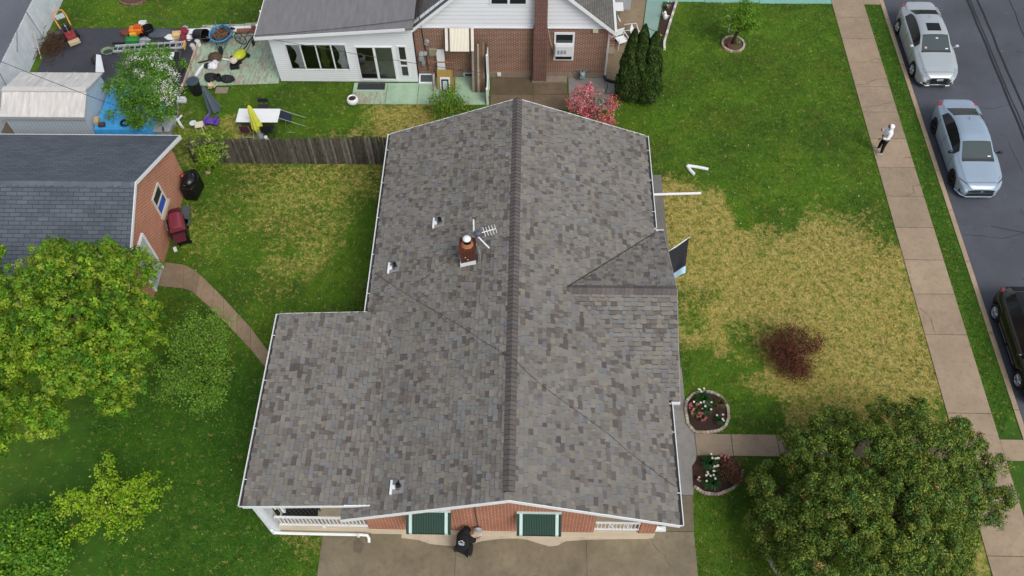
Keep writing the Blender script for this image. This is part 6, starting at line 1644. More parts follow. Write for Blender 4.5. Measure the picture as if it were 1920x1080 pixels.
# ------------------------------------------------------------------ roof fittings
cz = onroof(-1.98, 16.0) - .03
ch = thing("roof_chimney", "short brick chimney with white round cap on the left slope of the middle roof", "chimney", (-1.98, 16.15, cz))
M_CHB = brick_mat("dark_chimney_brick", '#4f2519', '#5c2c1f', '#3c1d16', '#5f4a40', axis='x', ms=.008)
b = MB(); b.bb(-2.21, -1.75, 15.93, 16.4, 3.6, 4.72); b.bb(-2.25, -1.71, 15.89, 16.44, 4.722, 4.86); b.build("stack", M_CHB, ch)
b = MB(); b.poly3([(-2.235, 15.905, cz - .1), (-1.725, 15.905, cz + .1), (-1.725, 15.905, cz + .3), (-2.235, 15.905, cz + .1)], (0, .02, 0)); b.poly3([(-2.24, 15.9, cz - .09), (-2.24, 16.42, cz - .09), (-2.24, 16.42, cz + .14), (-2.24, 15.9, cz + .14)], (.02, 0, 0)); b.build("white_flashing", M_WHITE, ch)
b = MB(); b.lathe((-1.98, 16.17, 4.862), [(.2, 0), (.17, .05), (.15, .12)], 20); b.build("mortar_crown", mat('#a06a45', .9, .3, 9), ch)
b = MB(); b.lathe((-1.98, 16.17, 4.985), [(.13, 0), (.13, .14)], 20); b.build("flue", M_BLACK, ch)
b = MB(); b.lathe((-1.98, 16.17, 5.13), [(.13, 0), (.138, .03), (.105, .08), (.04, .11)], 22); b.build("rain_cap", M_WHITE, ch, smooth=True)
b = MB()
for k in range(5): b.ball((-2.13 + .075 * k, 15.926, 4.1 + .12 * ((k * 7) % 4)), .022, 8, 6, (1, .5, 1))
b.build("bird_lime", mat('#c9bdb0', .9), ch)
an = thing("tv_antenna", "white and grey television antenna fixed to the roof chimney", "antenna", (-1.68, 16.2, cz))
b = MB(); b.tube([(-1.69, 16.2, cz + .05), (-1.69, 16.2, 5.55)], .018, 8); b.build("mast", M_METAL, an)
b = MB(); b.ball((-1.62, 16.2, 5.4), .14, 14, 10, (1.1, .8, .8)); b.build("amplifier", mat('#4b4d58', .5), an, smooth=True)
b = MB(); b.tube([(-1.75, 16.25, 5.35), (-1.78, 16.75, 5.4)], .022, 8); b.build("rod", M_WHITE, an)
b = MB(); b.tube([(-1.6, 16.1, 5.35), (-1.25, 15.75, 5.25)], .024, 8); b.build("rod", M_WHITE, an)
b = MB(); b.tube([(-1.5, 16.22, 5.42), (-1.05, 16.36, 5.45)], .014, 6)
for k in range(5):
    c = Vector((-1.42, 16.245, 5.425)).lerp(Vector((-1.06, 16.355, 5.45)), k / 4); b.tube([c + Vector((-.05, .17, 0)), c - Vector((-.05, .17, 0))], .011, 6)
b.ball((-1.5, 16.22, 5.42), .035, 8, 6); b.build("dipole_array", M_WHITE, an)
b = MB(); b.tube([(-1.69, 16.1, 5.0), (-1.6, 16.0, 4.6), (-1.64, 15.95, 4.2), (-1.66, 15.9, cz + .12)], .014, 6); b.tube([(-1.62, 16.05, 4.9), (-1.56, 15.98, 4.5), (-1.6, 15.9, 4.16)], .012, 6); b.build("coax_cable", mat('#8d8f8c', .5), an)
b = MB(); b.tube([(x, y, onroof(x, y) - .012) for x, y in ((-2.3, 16.3), (-2.45, 16.5), (-2.9, 16.15), (-3.4, 15.8), (-3.9, 15.62))], .01, 5); b.build("roof_wire", M_BLACK, an)
for i, (x, y, lab) in enumerate(((-3.12, 18.0, "dark plumbing vent with white plate on the roof, above and left of the chimney"), (-4.6, 16.5, "dark plumbing vent with white plate near the left eave of the roof"), (-3.71, 8.62, "dark plumbing vent with white plate near the driveway end of the roof"))):
    z = onroof(x, y) - .03
    v_ = thing("roof_vent", lab, "vent pipe", (x, y, z), "vent pipes on the roof")
    b = MB(); b.poly3([(x - .17, y - .2, z - .17 * SL + .022), (x + .2, y - .2, z + .2 * SL + .022), (x + .2, y + .2, z + .2 * SL + .022), (x - .17, y + .2, z - .17 * SL + .022)], (0, 0, .012)); b.build("base_plate", mat('#8e8b88', .6), v_)
    b = MB(); b.bb(x - .215, x - .15, y - .21, y + .21, z - .07, z + .02); b.bb(x - .15, x - .05, y - .06, y + .06, z - .03, z + .035); b.build("white_plate", M_WHITE, v_)
    b = MB(); b.lathe((x + .04, y, z - .02), [(.12, 0), (.1, .08), (.075, .14)], 18); b.build("boot", mat('#55575c', .5), v_, smooth=True)
    b = MB(); b.lathe((x + .04, y, z + .1), [(.07, 0), (.07, .16), (.05, .16), (.05, .1)], 18); b.build("pipe", M_DARK, v_)
    b = MB(); b.ball((x + .02, y + .16, z + .06), .03, 8, 6); b.build("cap", M_BLACK, v_)

# ------------------------------------------------------------------ front lawn things
b = MB(); b.tube([(4.5, 22.15, .5), (4.62, 22.16, .2), (4.9, 22.18, .12), (6.92, 22.3, .09)], .055, 8)
tag(b.build("downspout_extension", M_WHITE), "long straight white downspout pipe lying across the strip onto the dry lawn", "downspout")
b = MB(); b.tube([(6.52, 23.78, .07), (6.9, 23.72, .06), (7.36, 23.6, .06)], .065, 8); b.tube([(6.5, 23.76, .08), (6.62, 23.5, .07), (6.75, 23.32, .06)], .07, 8); b.lathe((6.745, 23.335, .125), [(.03, 0), (.03, .015)], 10)
tag(b.build("downspout_elbow", M_WHITE), "bent white downspout elbow lying loose on the green lawn", "downspout")
fl = thing("house_flag", "dark navy and pale blue flag hanging from a white pole off the street gable", "flag", (4.75, 18.0, 0))
b = MB(); b.tube([(4.4, 17.6, 1.9), (5.72, 18.38, 2.37)], .018, 8); b.build("pole", M_WHITE, fl)
n = 12; vs = []; fs = []
def flagp(u, v):
    top = Vector((4.72, 17.75, 2.0)).lerp(Vector((5.7, 18.35, 2.35)), u); low = Vector((4.85, 17.0, 1.5)).lerp(Vector((5.6, 17.35, 1.6)), u)
    p = top.lerp(low, v); p.z += .05 * math.sin(u * 7 + v * 2) - .18 * math.sin(math.pi * v); return p
def flagmesh(v0, v1):
    b = MB(); vs = []; fs = []
    for j in range(n + 1):
        for i in range(n + 1): vs.append(flagp(i / n, v0 + (v1 - v0) * j / n))
    for j in range(n):
        for i in range(n): fs.append((j * (n + 1) + i, j * (n + 1) + i + 1, (j + 1) * (n + 1) + i + 1, (j + 1) * (n + 1) + i))
    return b.add(vs, fs)
for v0, v1, m_, nm in ((0, .74, mat('#171920', .8, .12, 9), "dark_field"), (.74, 1, mat('#a9cbe2', .8, .08, 9), "blue_band")):
    o = flagmesh(v0, v1).build(nm, m_, fl, smooth=True); md = o.modifiers.new("thick", 'SOLIDIFY'); md.thickness = .012
b = MB(); b.bb(3.1, 3.6, 9.0, 9.6, .5, .9); b.bb(3.1, 3.16, 9.0, 9.6, .9, 1.4)
pc_ = thing("porch_chair", "black chair in the recessed porch at the right front corner", "chair", (2.6, 9.2, .5))
b = MB(); b.bb(2.3, 2.85, 8.95, 9.45, .9, .95); b.build("seat", M_BLACK, pc_)
b = MB(); b.bb(2.3, 2.85, 9.45, 9.5, .951, 1.5); b.build("backrest", M_BLACK, pc_)
for sx in (2.33, 2.82):
    for sy in (8.98, 9.42):
        b = MB(); b.tube([(sx, sy, .5), (sx, sy, .9)], .02, 6); b.build("leg", M_BLACK, pc_)
ps_ = thing("porch_bench", "black mesh bench at the left end of the white railed porch", "bench", (-7.05, 8.7, .44))
M_MESH = NT("black_mesh"); ck = M_MESH.n("ShaderNodeTexChecker"); ck.inputs["Scale"].default_value = 14; M_MESH.l(M_MESH.pos(), ck.inputs["Vector"])
M_MESH = M_MESH.done(M_MESH.mix(ck.outputs["Fac"], '#0e0f10', '#3f4440'), .5)
b = MB(); b.bb(-7.6, -6.5, 8.5, 8.9, .88, .92); b.build("seat", M_MESH, ps_)
b = MB(); b.poly3([(-7.6, 8.92, .95), (-6.5, 8.92, .95), (-6.5, 9.05, 1.5), (-7.6, 9.05, 1.5)], (0, .03, 0)); b.build("backrest", M_MESH, ps_)
for sx in (-7.55, -6.55):
    for sy in (8.54, 8.86):
        b = MB(); b.tube([(sx, sy, .44), (sx, sy, .88)], .022, 6); b.build("leg", M_BLACK, ps_)
orn = thing("garden_ornament", "slim white bird-shaped ornament on the lawn left of the round-headed tree", "ornament", (9.15, 32.0, 0))
b = MB(); b.tube([(9.15, 32.0, 0), (9.14, 32.0, .45), (9.1, 32.0, .75), (9.05, 32.0, .95), (8.97, 32.0, 1.0)], [.02, .045, .05, .03, .035], 8); b.build("body", M_WHITE, orn, smooth=True)
b = MB(); b.tube([(8.98, 32, 1.0), (8.88, 32, .97)], [.03, .006], 6); b.build("beak", M_WHITE, orn)
st_ = thing("garden_statue", "small white statue in the narrow mulch strip by the teal walk", "statue", (6.3, 32.95, 0))
b = MB(); b.tube([(6.3, 32.95, .03), (6.3, 32.95, .22), (6.27, 32.93, .36)], [.11, .09, .05], 10); b.ball((6.25, 32.92, .42), .07, 10, 8); b.build("figure", M_WHITE, st_, smooth=True)
b = MB(); b.poly3([(6.32, 32.98, .2), (6.48, 32.85, .28), (6.42, 32.9, .08)], (.0, .03, 0)); b.poly3([(6.28, 33.0, .2), (6.15, 33.1, .3), (6.2, 33.02, .1)], (.0, .03, 0)); b.build("wing", M_WHITE, st_)
# ------------------------------------------------------------------ grills by the garage
g1 = thing("gas_grill", "maroon lidded gas grill with side shelf by the garage wall near the path", "grill", (-13.6, 19.9, 0), rz=R(-68))
b = MB(); b.bb(-.42, .42, -.24, .24, .08, .68); b.build("cabinet", M_BLACK, g1, bevel=.02)
b = MB()
pr = [(.3 * math.cos(a), .27 * math.sin(a)) for a in np.linspace(0, math.pi, 9)]
b.poly3([(-.4, y, .86 + z) for y, z in pr], (.8, 0, 0)); lid = b.build("lid", mat('#7d2f3b', .28, .1, 6, coat=.5), g1, bevel=.03)
b = MB(); b.tube([(-.3, -.31, .98), (-.3, -.36, .98), (.3, -.36, .98), (.3, -.31, .98)], .018, 8); b.build("handle", M_METAL, lid)
b = MB(); b.bb(-.43, .43, -.32, .3, .69, .84); b.build("firebox", M_BLACK, g1, bevel=.02)
for s, nm in ((-1, "side_shelf"), (1, "side_shelf")):
    b = MB(); b.bb(s * .44, s * .86, -.25, .22, .78, .82); b.build(nm, mat('#541f29', .4), g1, bevel=.01)
b = MB(); b.bb(-.4, .4, -.36, -.325, .7, .82)
for k in range(4): b.lathe((-.27 + k * .18, -.37, .76), [(.03, 0), (.028, .03)], 12, Vector((0, -1, 0)))
b.build("control_panel", mat('#3a1a20', .4), g1)
for sx in (-.38, .38):
    b = MB(); b.lathe((sx, .2, .09), [(.02, -.03), (.09, -.03), (.09, .03), (.02, .03)], 16, Vector((1, 0, 0))); b.build("wheel", M_TYRE, g1)
    b = MB(); b.tube([(sx, -.2, .0), (sx, -.2, .08)], .025, 6); b.build("leg", M_BLACK, g1)
b = MB(); b.box((-13.72, 19.18, .2), (.12, .22, .04), .5); b.tube([(-13.74, 19.25, .0), (-13.72, 19.18, .2)], .02, 6); tag(b.build("white_tray", M_WHITE), "small white tray on a peg beside the maroon grill", "tray")
g2 = thing("kettle_grill", "black covered grill with a red lamp by the garage wall near the picket fence", "grill", (-13.65, 22.25, 0))
b = MB(); b.prism([(-13.98, 21.75), (-13.45, 21.7), (-13.32, 22.5), (-13.6, 22.85), (-14.0, 22.7)], .02, .75); b.build("cover", M_BLACK, g2, bevel=.06)
b = MB(); b.ball((-13.68, 22.2, .78), .33, 16, 10, (.95, 1.15, .7)); b.build("lid", mat('#0f0f11', .3, .1, 8), g2, smooth=True)
b = MB(); b.ball((-13.92, 22.28, .92), .085, 12, 8, (1, 1, .8)); b.build("lamp", M_RED, g2, smooth=True)
b = MB(); b.tube([(-13.5, 22.35, .98), (-13.42, 22.2, .99)], .015, 6); b.tube([(-13.8, 21.85, .86), (-13.7, 21.8, .86)], .015, 6); b.build("handle", M_METAL, g2)
b = MB(); b.box((-13.78, 20.95, .05), (.32, .9, .06), .1); b.box((-13.68, 20.5, .055), (.3, .5, .05), -.2)
tag(b.build("slate_slab", mat('#4d5158', .8, .2, 5)), "grey slate slab lying between the two grills at the garage wall", "slab")
b = MB(); b.ball((-13.35, 23.2, .08), .13, 10, 8, (1, .8, .6)); tag(b.build("garden_rock", mat('#a08a7a', .9, .2, 6)), "pale pink rock between the black grill and the fence", "rock")

# ------------------------------------------------------------------ table, chairs, umbrellas
tb = thing("folding_table", "white folding table on the grass behind the picket fence", "table", (-11.55, 25.85, 0))
b = MB(); b.bb(-12.44, -10.66, 25.42, 26.2, .71, .75); b.build("tabletop", M_WHITE, tb, bevel=.01)
for x in (-12.3, -10.8):
    for y in (25.5, 26.12):
        b = MB(); b.tube([(x, y, 0), (x, y, .71)], .016, 6); b.build("leg", M_METAL, tb)
def chair(name, label, x, y, rz, seatc, framec, tilt=0.0):
    t_ = thing(name, label, "chair", (x, y, .0), "chairs round the white folding table", rz=rz if rz else 1e-6)
    t_.rotation_euler = (tilt, 0, rz)
    b = MB(); b.box((0, 0, .45), (.44, .42, .035)); b.build("seat", mat(seatc, .7), t_, bevel=.01)
    b = MB(); b.box((0, -.22, .68), (.42, .03, .26), tilt=(-.15, 0)); b.build("backrest", mat(seatc, .7), t_, bevel=.01)
    for s in (-1, 1):
        b = MB(); b.tube([(s * .22, -.26, .86), (s * .22, -.2, .45), (s * .22, .2, .0)], .014, 6); b.build("leg", mat(framec, .4, .08, 9, metal=.5), t_)
        b = MB(); b.tube([(s * .23, .18, .45), (s * .23, -.22, .0)], .014, 6); b.build("leg", mat(framec, .4, .08, 9, metal=.5), t_)
    b = MB(); b.tube([(-.22, -.17, .12), (.22, -.17, .12)], .012, 6); b.tube([(-.22, -.24, .56), (.22, -.24, .56)], .012, 6); b.build("brace", mat(framec, .4, .08, 9, metal=.5), t_)
    return t_
chair("folding_chair", "maroon folding chair with pale metal legs at the near left of the white table", -12.02, 25.3, 0, '#4a2129', '#b9bcc0')
chair("folding_chair", "black folding chair at the near right of the white table", -11.12, 25.3, 0, '#131316', '#3a3b3e')
chair("folding_chair", "dark folding chair half hidden on the far side of the white table", -11.55, 26.55, math.pi, '#26282e', '#4a4c50')
t_ = thing("folding_chair", "navy folding chair tipped over at the right end of the white table", "chair", (-10.45, 26.0, 0), "chairs round the white folding table", rz=R(8))
b = MB(); b.poly3([(-.2, -.22, .62), (.18, -.22, .3), (.18, .24, .3), (-.2, .24, .62)], (.02, 0, .02)); b.build("seat", mat('#1c2440', .6), t_)
for yy in (-.25, .27):
    b = MB(); b.tube([(-.28, yy, .7), (.75, yy, .04)], .014, 6); b.build("leg", mat('#9aa58f', .4, .1, 9, metal=.5), t_)
b = MB(); b.tube([(-.1, -.25, .02), (-.02, -.25, .5)], .012, 6); b.tube([(-.1, -.5, .02), (.3, -.52, .02)], .012, 6); b.build("brace", mat('#9aa58f', .4, .1, 9, metal=.5), t_)
um = thing("patio_umbrella", "closed lime yellow patio umbrella standing at the white folding table", "umbrella", (-11.52, 25.28, 0))
b = MB(); b.tube([(-11.52, 25.28, 0), (-11.6, 25.36, 1.75)], .022, 8); b.build("pole", M_METAL, um)
b = MB(); n = 18; prof = [(.46, .17), (.62, .2), (.9, .16), (1.2, .13), (1.5, .1), (1.7, .06), (1.78, .015)]
vs = []; fs = []
for z, r_ in prof:
    for k in range(n):
        a = 2 * math.pi * k / n; q = r_ * (1 + .22 * (k % 2)); vs.append((-11.52 - .045 * z + q * math.cos(a), 25.28 + .045 * z + q * math.sin(a), z))
for i in range(len(prof) - 1):
    for k in range(n): fs.append((i * n + k, i * n + (k + 1) % n, (i + 1) * n + (k + 1) % n, (i + 1) * n + k))
b.add(vs, fs); b.build("canopy", mat('#c9cb48', .8, .12, 8), um)
b = MB(); b.tube([(-11.5, 25.26, .0), (-11.52, 25.28, .46)], [.16, .13], 12); b.build("base_sleeve", mat('#9aa0a6', .6), um)
b = MB(); b.ball((-11.27, 25.15, .1), .09, 10, 8); b.ball((-11.2, 25.05, .06), .07, 10, 8); tag(b.build("white_bottle", M_WHITE), "white bottle in the grass beside the lime umbrella", "bottle")
um = thing("patio_umbrella", "closed dark grey patio umbrella standing beside the lidded bin", "umbrella", (-13.82, 26.8, 0))
b = MB(); b.tube([(-13.82, 26.8, 0), (-13.98, 26.88, 1.42)], .02, 8); b.build("pole", M_METAL, um)
vs = []; fs = []; n = 14; prof = [(.1, .25), (.35, .21), (.8, .14), (1.2, .075), (1.36, .02)]; b = MB()
for z, r_ in prof:
    for k in range(n):
        a = 2 * math.pi * k / n; q = r_ * (1 + .3 * (k % 2)); vs.append((-13.82 - .112 * z + q * math.cos(a), 26.8 + .056 * z + q * math.sin(a), z))
for i in range(len(prof) - 1):
    for k in range(n): fs.append((i * n + k, i * n + (k + 1) % n, (i + 1) * n + (k + 1) % n, (i + 1) * n + k))
b.add(vs, fs); b.build("canopy", mat('#4d5a64', .8, .15, 8), um)
pl_ = thing("round_planter", "white round planter on the corner of the green door slab", "planter", (-7.8, 27.3, 0))
b = MB(); b.lathe((-7.8, 27.3, 0), [(.14, 0), (.24, .1), (.26, .22), (.2, .34), (.17, .34), (.17, .28)], 22); b.build("pot", M_WHITE, pl_, smooth=True)
b = MB(); b.lathe((-7.8, 27.3, .29), [(.165, 0), (.1, .03)], 16); b.build("soil", M_MULCH, pl_)
b = MB(); b.bb(-7.72, -6.5, 28.12, 28.52, .031, .05); tag(b.build("door_mat", mat('#2e3138', .95, .35, 14, .4)), "dark speckled door mat in front of the sliding glass door", "door mat")

# ------------------------------------------------------------------ things leaning on the cottage wall
b = MB(); b.poly3([(-4.12, 28.62, .05), (-3.78, 28.62, .05), (-3.78, 28.9, 1.64), (-4.12, 28.9, 1.64)], (0, .03, .0)); tag(b.build("wall_board", M_WHITE), "tall white panel leaning against the brick wall behind the copper frame", "panel")
b = MB()
for q in ([(-4.32, 28.05, .03), (-4.3, 28.35, 1.44)], [(-3.38, 28.1, .03), (-3.34, 28.35, 1.44)], [(-4.3, 28.35, 1.44), (-3.34, 28.35, 1.44)]): b.tube(q, .028, 6)
tag(b.build("copper_frame", mat('#8a5a44', .6, .2, 8)), "rusty copper coloured frame standing in front of the brick wall", "frame")
pf = thing("picture_frame", "gold picture with black inner frame leaning inside the copper frame", "picture", (-3.75, 28.2, .03))
b = MB(); b.poly3([(-4.12, 28.1, .03), (-3.42, 28.1, .03), (-3.42, 28.4, .95), (-4.12, 28.4, .95)], (0, .03, 0)); b.build("gold_board", mat('#a68a4a', .6, .2, 5), pf)
b = MB(); b.poly3([(-4.0, 28.06, .03), (-3.56, 28.06, .03), (-3.56, 28.25, .66), (-4.0, 28.25, .66)], (0, .02, 0)); b.build("white_mat", M_WHITE, pf)
b = MB(); b.poly3([(-3.94, 28.045, .06), (-3.62, 28.045, .06), (-3.62, 28.205, .58), (-3.94, 28.205, .58)], (0, .012, 0)); b.build("black_frame", M_BLACK, pf)
b = MB(); b.poly3([(-3.88, 28.04, .12), (-3.68, 28.04, .12), (-3.68, 28.17, .52), (-3.88, 28.17, .52)], (0, .01, 0)); b.build("print", mat('#b6c4c8', .6, .2, 8), pf)
bw_ = thing("window_well", "white framed basement window cover at the foot of the brick wall", "window", (-4.7, 28.7, 0))
b = MB(); b.poly3([(-5.0, 28.5, .04), (-4.3, 28.5, .04), (-4.3, 28.92, .22), (-5.0, 28.92, .22)], (0, 0, .03)); b.build("frame", M_WHITE, bw_)
b = MB(); b.poly3([(-4.92, 28.56, .1), (-4.38, 28.56, .1), (-4.38, 28.85, .23), (-4.92, 28.85, .23)], (0, 0, .012)); b.build("pane", mat('#4a5054', .3), bw_)
for k in range(6):
    x = -2.58 + k * .115; b = MB(); h = 2.12 + random.uniform(-.08, .05); w_k = .095
    b.poly3([(x, 28.02 + random.uniform(-.04, .04), .03), (x + w_k, 28.02, .03), (x + w_k + .02, 28.86, h), (x + .02, 28.86, h)], (0, -.03, .01))
    col = ['#8a8076', '#5f4c3a', '#9a9082', '#6e5642', '#7d6a55', '#4f3d2e'][k]
    labs = ["grey brown plank, leftmost of the boards leaning on the brick wall", "dark brown plank, second from left of the boards leaning on the brick wall", "pale grey plank, third from left of the boards leaning on the brick wall", "mid brown plank, fourth from left of the boards leaning on the brick wall", "tan plank, fifth from left of the boards leaning on the brick wall", "darkest plank, rightmost of the boards leaning on the brick wall"]
    tag(b.build("leaning_plank", mat(col, .9, .25, 7)), labs[k], "plank", "planks leaning against the brick wall")
gt = thing("vinyl_gate", "white vinyl fence panel seen edge-on between the green slab and the damp pad", "gate", (-1.87, 28.0, 0))
b = MB(); b.bb(-1.9, -1.86, 28.3, 28.9, .05, 1.8); b.bb(-1.91, -1.85, 27.35, 28.2, .05, .85); b.build("panel", M_WHITE2, gt)
for y, h in ((27.28, .95), (28.24, 1.95)):
    b = MB(); b.bb(-1.93, -1.83, y - .05, y + .05, 0, h); b.build("post", M_WHITE, gt)
b = MB(); b.bb(-1.96, -1.93, 27.5, 27.6, .6, .72); b.build("latch", M_BLACK, gt)
gm = thing("gas_meter", "grey-blue gas meter with pipes behind the pink flowering shrub", "meter", (2.3, 28.8, 0))
b = MB(); b.bb(2.18, 2.4, 28.72, 28.92, .18, .5); b.ball((2.29, 28.74, .42), .1, 12, 8); b.build("meter_case", mat('#8aa0a8', .4), gm, bevel=.02)
b = MB(); b.tube([(2.05, 28.82, .0), (2.05, 28.82, .6), (2.6, 28.82, .6), (2.6, 28.82, .4)], .025, 8); b.tube([(2.29, 28.82, .5), (2.29, 28.82, .6)], .03, 8); b.build("gas_pipe", mat('#5a5d60', .5), gm)
b = MB(); b.tube([(3.27, 28.9, .2), (3.35, 28.8, .09), (3.6, 28.68, .08), (4.0, 28.62, .08)], .075, 10); tag(b.build("drain_pipe", M_BLACK), "black corrugated drain pipe on the ground at the brick house corner", "pipe")
b = MB(); b.tube([(3.32, 28.0, .035), (3.4, 28.35, .037), (3.42, 28.6, .05)], .014, 6); tag(b.build("garden_hose", M_BLACK), "thin dark hose crossing the grey pad near the columnar evergreens", "hose")
wt = thing("garden_table", "small white garden table beside the roof edge of the brick house at the top", "table", (4.0, 33.0, 0))
b = MB(); b.bb(3.68, 4.28, 32.7, 33.3, .66, .7); b.build("tabletop", M_WHITE, wt, bevel=.02)
b = MB(); b.tube([(3.75, 32.75, 0), (4.2, 33.2, .66)], .03, 6); b.tube([(4.2, 32.75, 0), (3.75, 33.2, .66)], .03, 6); b.build("crossed_legs", M_WHITE, wt)
def lawn_chair(label, x, y, rz):
    t_ = thing("garden_chair", label, "chair", (x, y, .03), "white plastic chairs on the tan walk", rz=rz)
    b = MB(); b.box((0, 0, .38), (.44, .44, .03)); b.build("seat", M_WHITE, t_, bevel=.01)
    b = MB(); b.box((0, -.24, .62), (.44, .03, .45), tilt=(-.2, 0)); b.build("backrest", M_WHITE, t_, bevel=.02)
    for sx in (-1, 1):
        b = MB(); b.tube([(sx * .23, .2, .0), (sx * .23, .2, .58), (sx * .23, -.2, .6), (sx * .23, -.26, .0)], .02, 6); b.build("leg", M_WHITE, t_)
    return t_
lawn_chair("white plastic chair nearer the dark columnar evergreens, on the tan walk", 4.12, 31.05, R(205))
t_ = lawn_chair("white plastic chair lying folded farther up the tan walk", 4.3, 31.85, R(75)); t_.rotation_euler = (R(70), 0, R(75)); t_.location = (4.3, 31.8, .25)
b = MB(); b.bb(3.75, 4.35, 31.35, 31.85, .031, .06); tag(b.build("dark_mat", mat('#33211f', .95, .3, 9)), "dark mat under the folded white chair on the tan walk", "mat")
b = MB(); b.bb(3.55, 4.7, 33.6, 35, .0, 1.1); b.bb(3.5, 4.75, 33.55, 35, 1.1, 1.16)
tag(b.build("storage_bench", mat('#a6aab0', .6, .08, 4)), "pale grey storage box at the top edge beside the tan walk", "box")

# ------------------------------------------------------------------ clutter on the black pad and the patio
def rbox(name, label, cat, x, y, w, d, h, col, rz=0.0, z=.03, rim=True, grp=None):
    """open-topped crate: floor, four walls and a rim"""
    b = MB(); m_ = Matrix.Rotation(rz, 3, 'Z')
    def bx(cx, cy, cz_, dx, dy, dz): p = m_ @ Vector((cx, cy, 0)); b.box((x + p.x, y + p.y, z + cz_), (dx, dy, dz), rz)
    t = .02; bx(0, 0, t / 2, w, d, t)
    bx(0, d / 2 - t / 2, h / 2 + t / 2, w, t, h - t); bx(0, -d / 2 + t / 2, h / 2 + t / 2, w, t, h - t); bx(w / 2 - t / 2, 0, h / 2 + t / 2, t, d - 2 * t, h - t); bx(-w / 2 + t / 2, 0, h / 2 + t / 2, t, d - 2 * t, h - t)
    bx(0, 0, h * .6, w - 2.2 * t, d - 2.2 * t, .03)
    return tag(b.build(name, mat(col, .55)), label, cat, grp)
def sack(name, label, cat, x, y, r, h, col, seed=1, sq=(1, 1), grp=None, z=.03):
    g = np.random.default_rng(seed); b = MB(); n, m_ = 16, 9; vs = []; fs = []
    for i in range(m_ + 1):
        f = i / m_; rr = r * (math.sin(math.pi * (.18 + .8 * f)) ** .7)
        for k in range(n):
            a = 2 * math.pi * k / n; q = rr * (1 + g.normal() * .09)
            vs.append((x + q * math.cos(a) * sq[0], y + q * math.sin(a) * sq[1], z + f * h * (1 + g.normal() * .04)))
    for i in range(m_):
        for k in range(n): fs.append((i * n + k, i * n + (k + 1) % n, (i + 1) * n + (k + 1) % n, (i + 1) * n + k))
    fs.append(tuple(range(n - 1, -1, -1))); fs.append(tuple(range(m_ * n, m_ * n + n)))
    b.add(vs, fs); return tag(b.build(name, mat(col, .7, .15, 8)), label, cat, grp)
def bucket(name, label, cat, x, y, r, h, col, lie=None, grp=None, lid=None):
    t_ = thing(name, label, cat, (x, y, .03), grp)
    ax = Vector((math.cos(lie), math.sin(lie), .25)) if lie is not None else None
    c = (x, y, .03 if lie is None else .03 + r)
    b = MB(); b.lathe(c, [(r * .82, 0), (r, h), (r * .93, h), (r * .8, h * .12)], 20, ax); b.build("shell", mat(col, .5), t_, smooth=False)
    b = MB(); o_ = Vector(c) + (ax.normalized() if ax else Vector((0, 0, 1))) * h
    if lid: b.lathe((x, y, .03 + h), [(r * 1.06, 0), (r * 1.06, .04), (r * .8, .07)], 20); b.build("lid", mat(lid, .45), t_)
    else: b.tube([o_ + (Vector((math.cos(a), math.sin(a), 0)) if ax is None else (ax.orthogonal().normalized() * math.cos(a) + ax.normalized().cross(ax.orthogonal().normalized()) * math.sin(a))) * r * .98 for a in np.linspace(0, 2 * math.pi, 21)[:-1]], .012, 6, closed=True); b.build("rim", mat(col, .4), t_)
    return t_
# walk-behind machine with looped handle
lm = thing("garden_tiller", "red walk-behind garden machine with looped orange handle at the left of the black pad", "garden machine", (-21.5, 31.35, .03), rz=R(35))
b = MB(); b.box((0, -.15, .3), (.42, .62, .3)); b.build("deck", mat('#8a2a2c', .5), lm, bevel=.04)
b = MB(); b.box((0, .2, .42), (.34, .4, .34)); b.build("engine", M_BLACK, lm, bevel=.04)
b = MB(); b.box((0, -.55, .2), (.5, .24, .18)); b.build("chute", mat('#b9a98c', .6), lm, bevel=.02)
b = MB(); b.tube([(-.24, .4, .4), (-.27, .95, .62), (-.22, 1.25, .72), (0, 1.33, .75), (.22, 1.25, .72), (.27, .95, .62), (.24, .4, .4)], .035, 8); b.build("handle_loop", mat('#c98a4a', .5), lm, smooth=True)
b = MB(); b.bb(-.2, .2, .78, 1.1, .62, .68); b.build("control_panel", mat('#aab0b4', .5), lm)
b = MB(); b.tube([(0, -.3, .5), (0, .35, .66)], .02, 6); b.ball((0, .15, .64), .06, 10, 8); b.build("lever", M_METAL, lm)
for s in (-1, 1):
    b = MB(); b.lathe((s * .3, .0, .17), [(.03, -.05), (.17, -.05), (.17, .05), (.03, .05)], 18, Vector((1, 0, 0))); b.build("wheel", M_TYRE, lm)
# brush heap and timber
t_ = thing("brush_pile", "heap of brown twigs beside the white picket fence", "brush pile", (-22.2, 30.8, .03))
g = np.random.default_rng(12); b = MB()
for k in range(240):
    c = Vector((-22.2 + g.normal() * .25, 30.75 + g.normal() * .42, .05 + abs(g.normal()) * .16)); d = Vector((g.normal(), g.normal(), g.normal() * .35)).normalized() * g.uniform(.15, .42)
    b.tube([c - d, c + d * .2 + Vector((g.normal(), g.normal(), 0)) * .03, c + d], .009, 4)
b.build("twigs", mat('#4b3524', .95, .35, 9), t_)
b = MB(); b.box((-22.3, 31.55, .14), (.75, .2, .16), -.1); tag(b.build("timber_beam", mat('#4f4a45', .9, .25, 7)), "short weathered timber beam at the top of the twig heap", "timber")
b = MB(); b.tube([(-22.55, 30.0, .0), (-22.55, 30.55, 1.1)], .025, 6); tag(b.build("thin_stake", mat('#b5b0a4', .8)), "thin pale stake leaning beside the twig heap", "stake")
sack("dark_bundle", "dark brown bundle beside the white board on the black pad", "bundle", -19.85, 29.75, .22, .4, '#2b2226', 3)
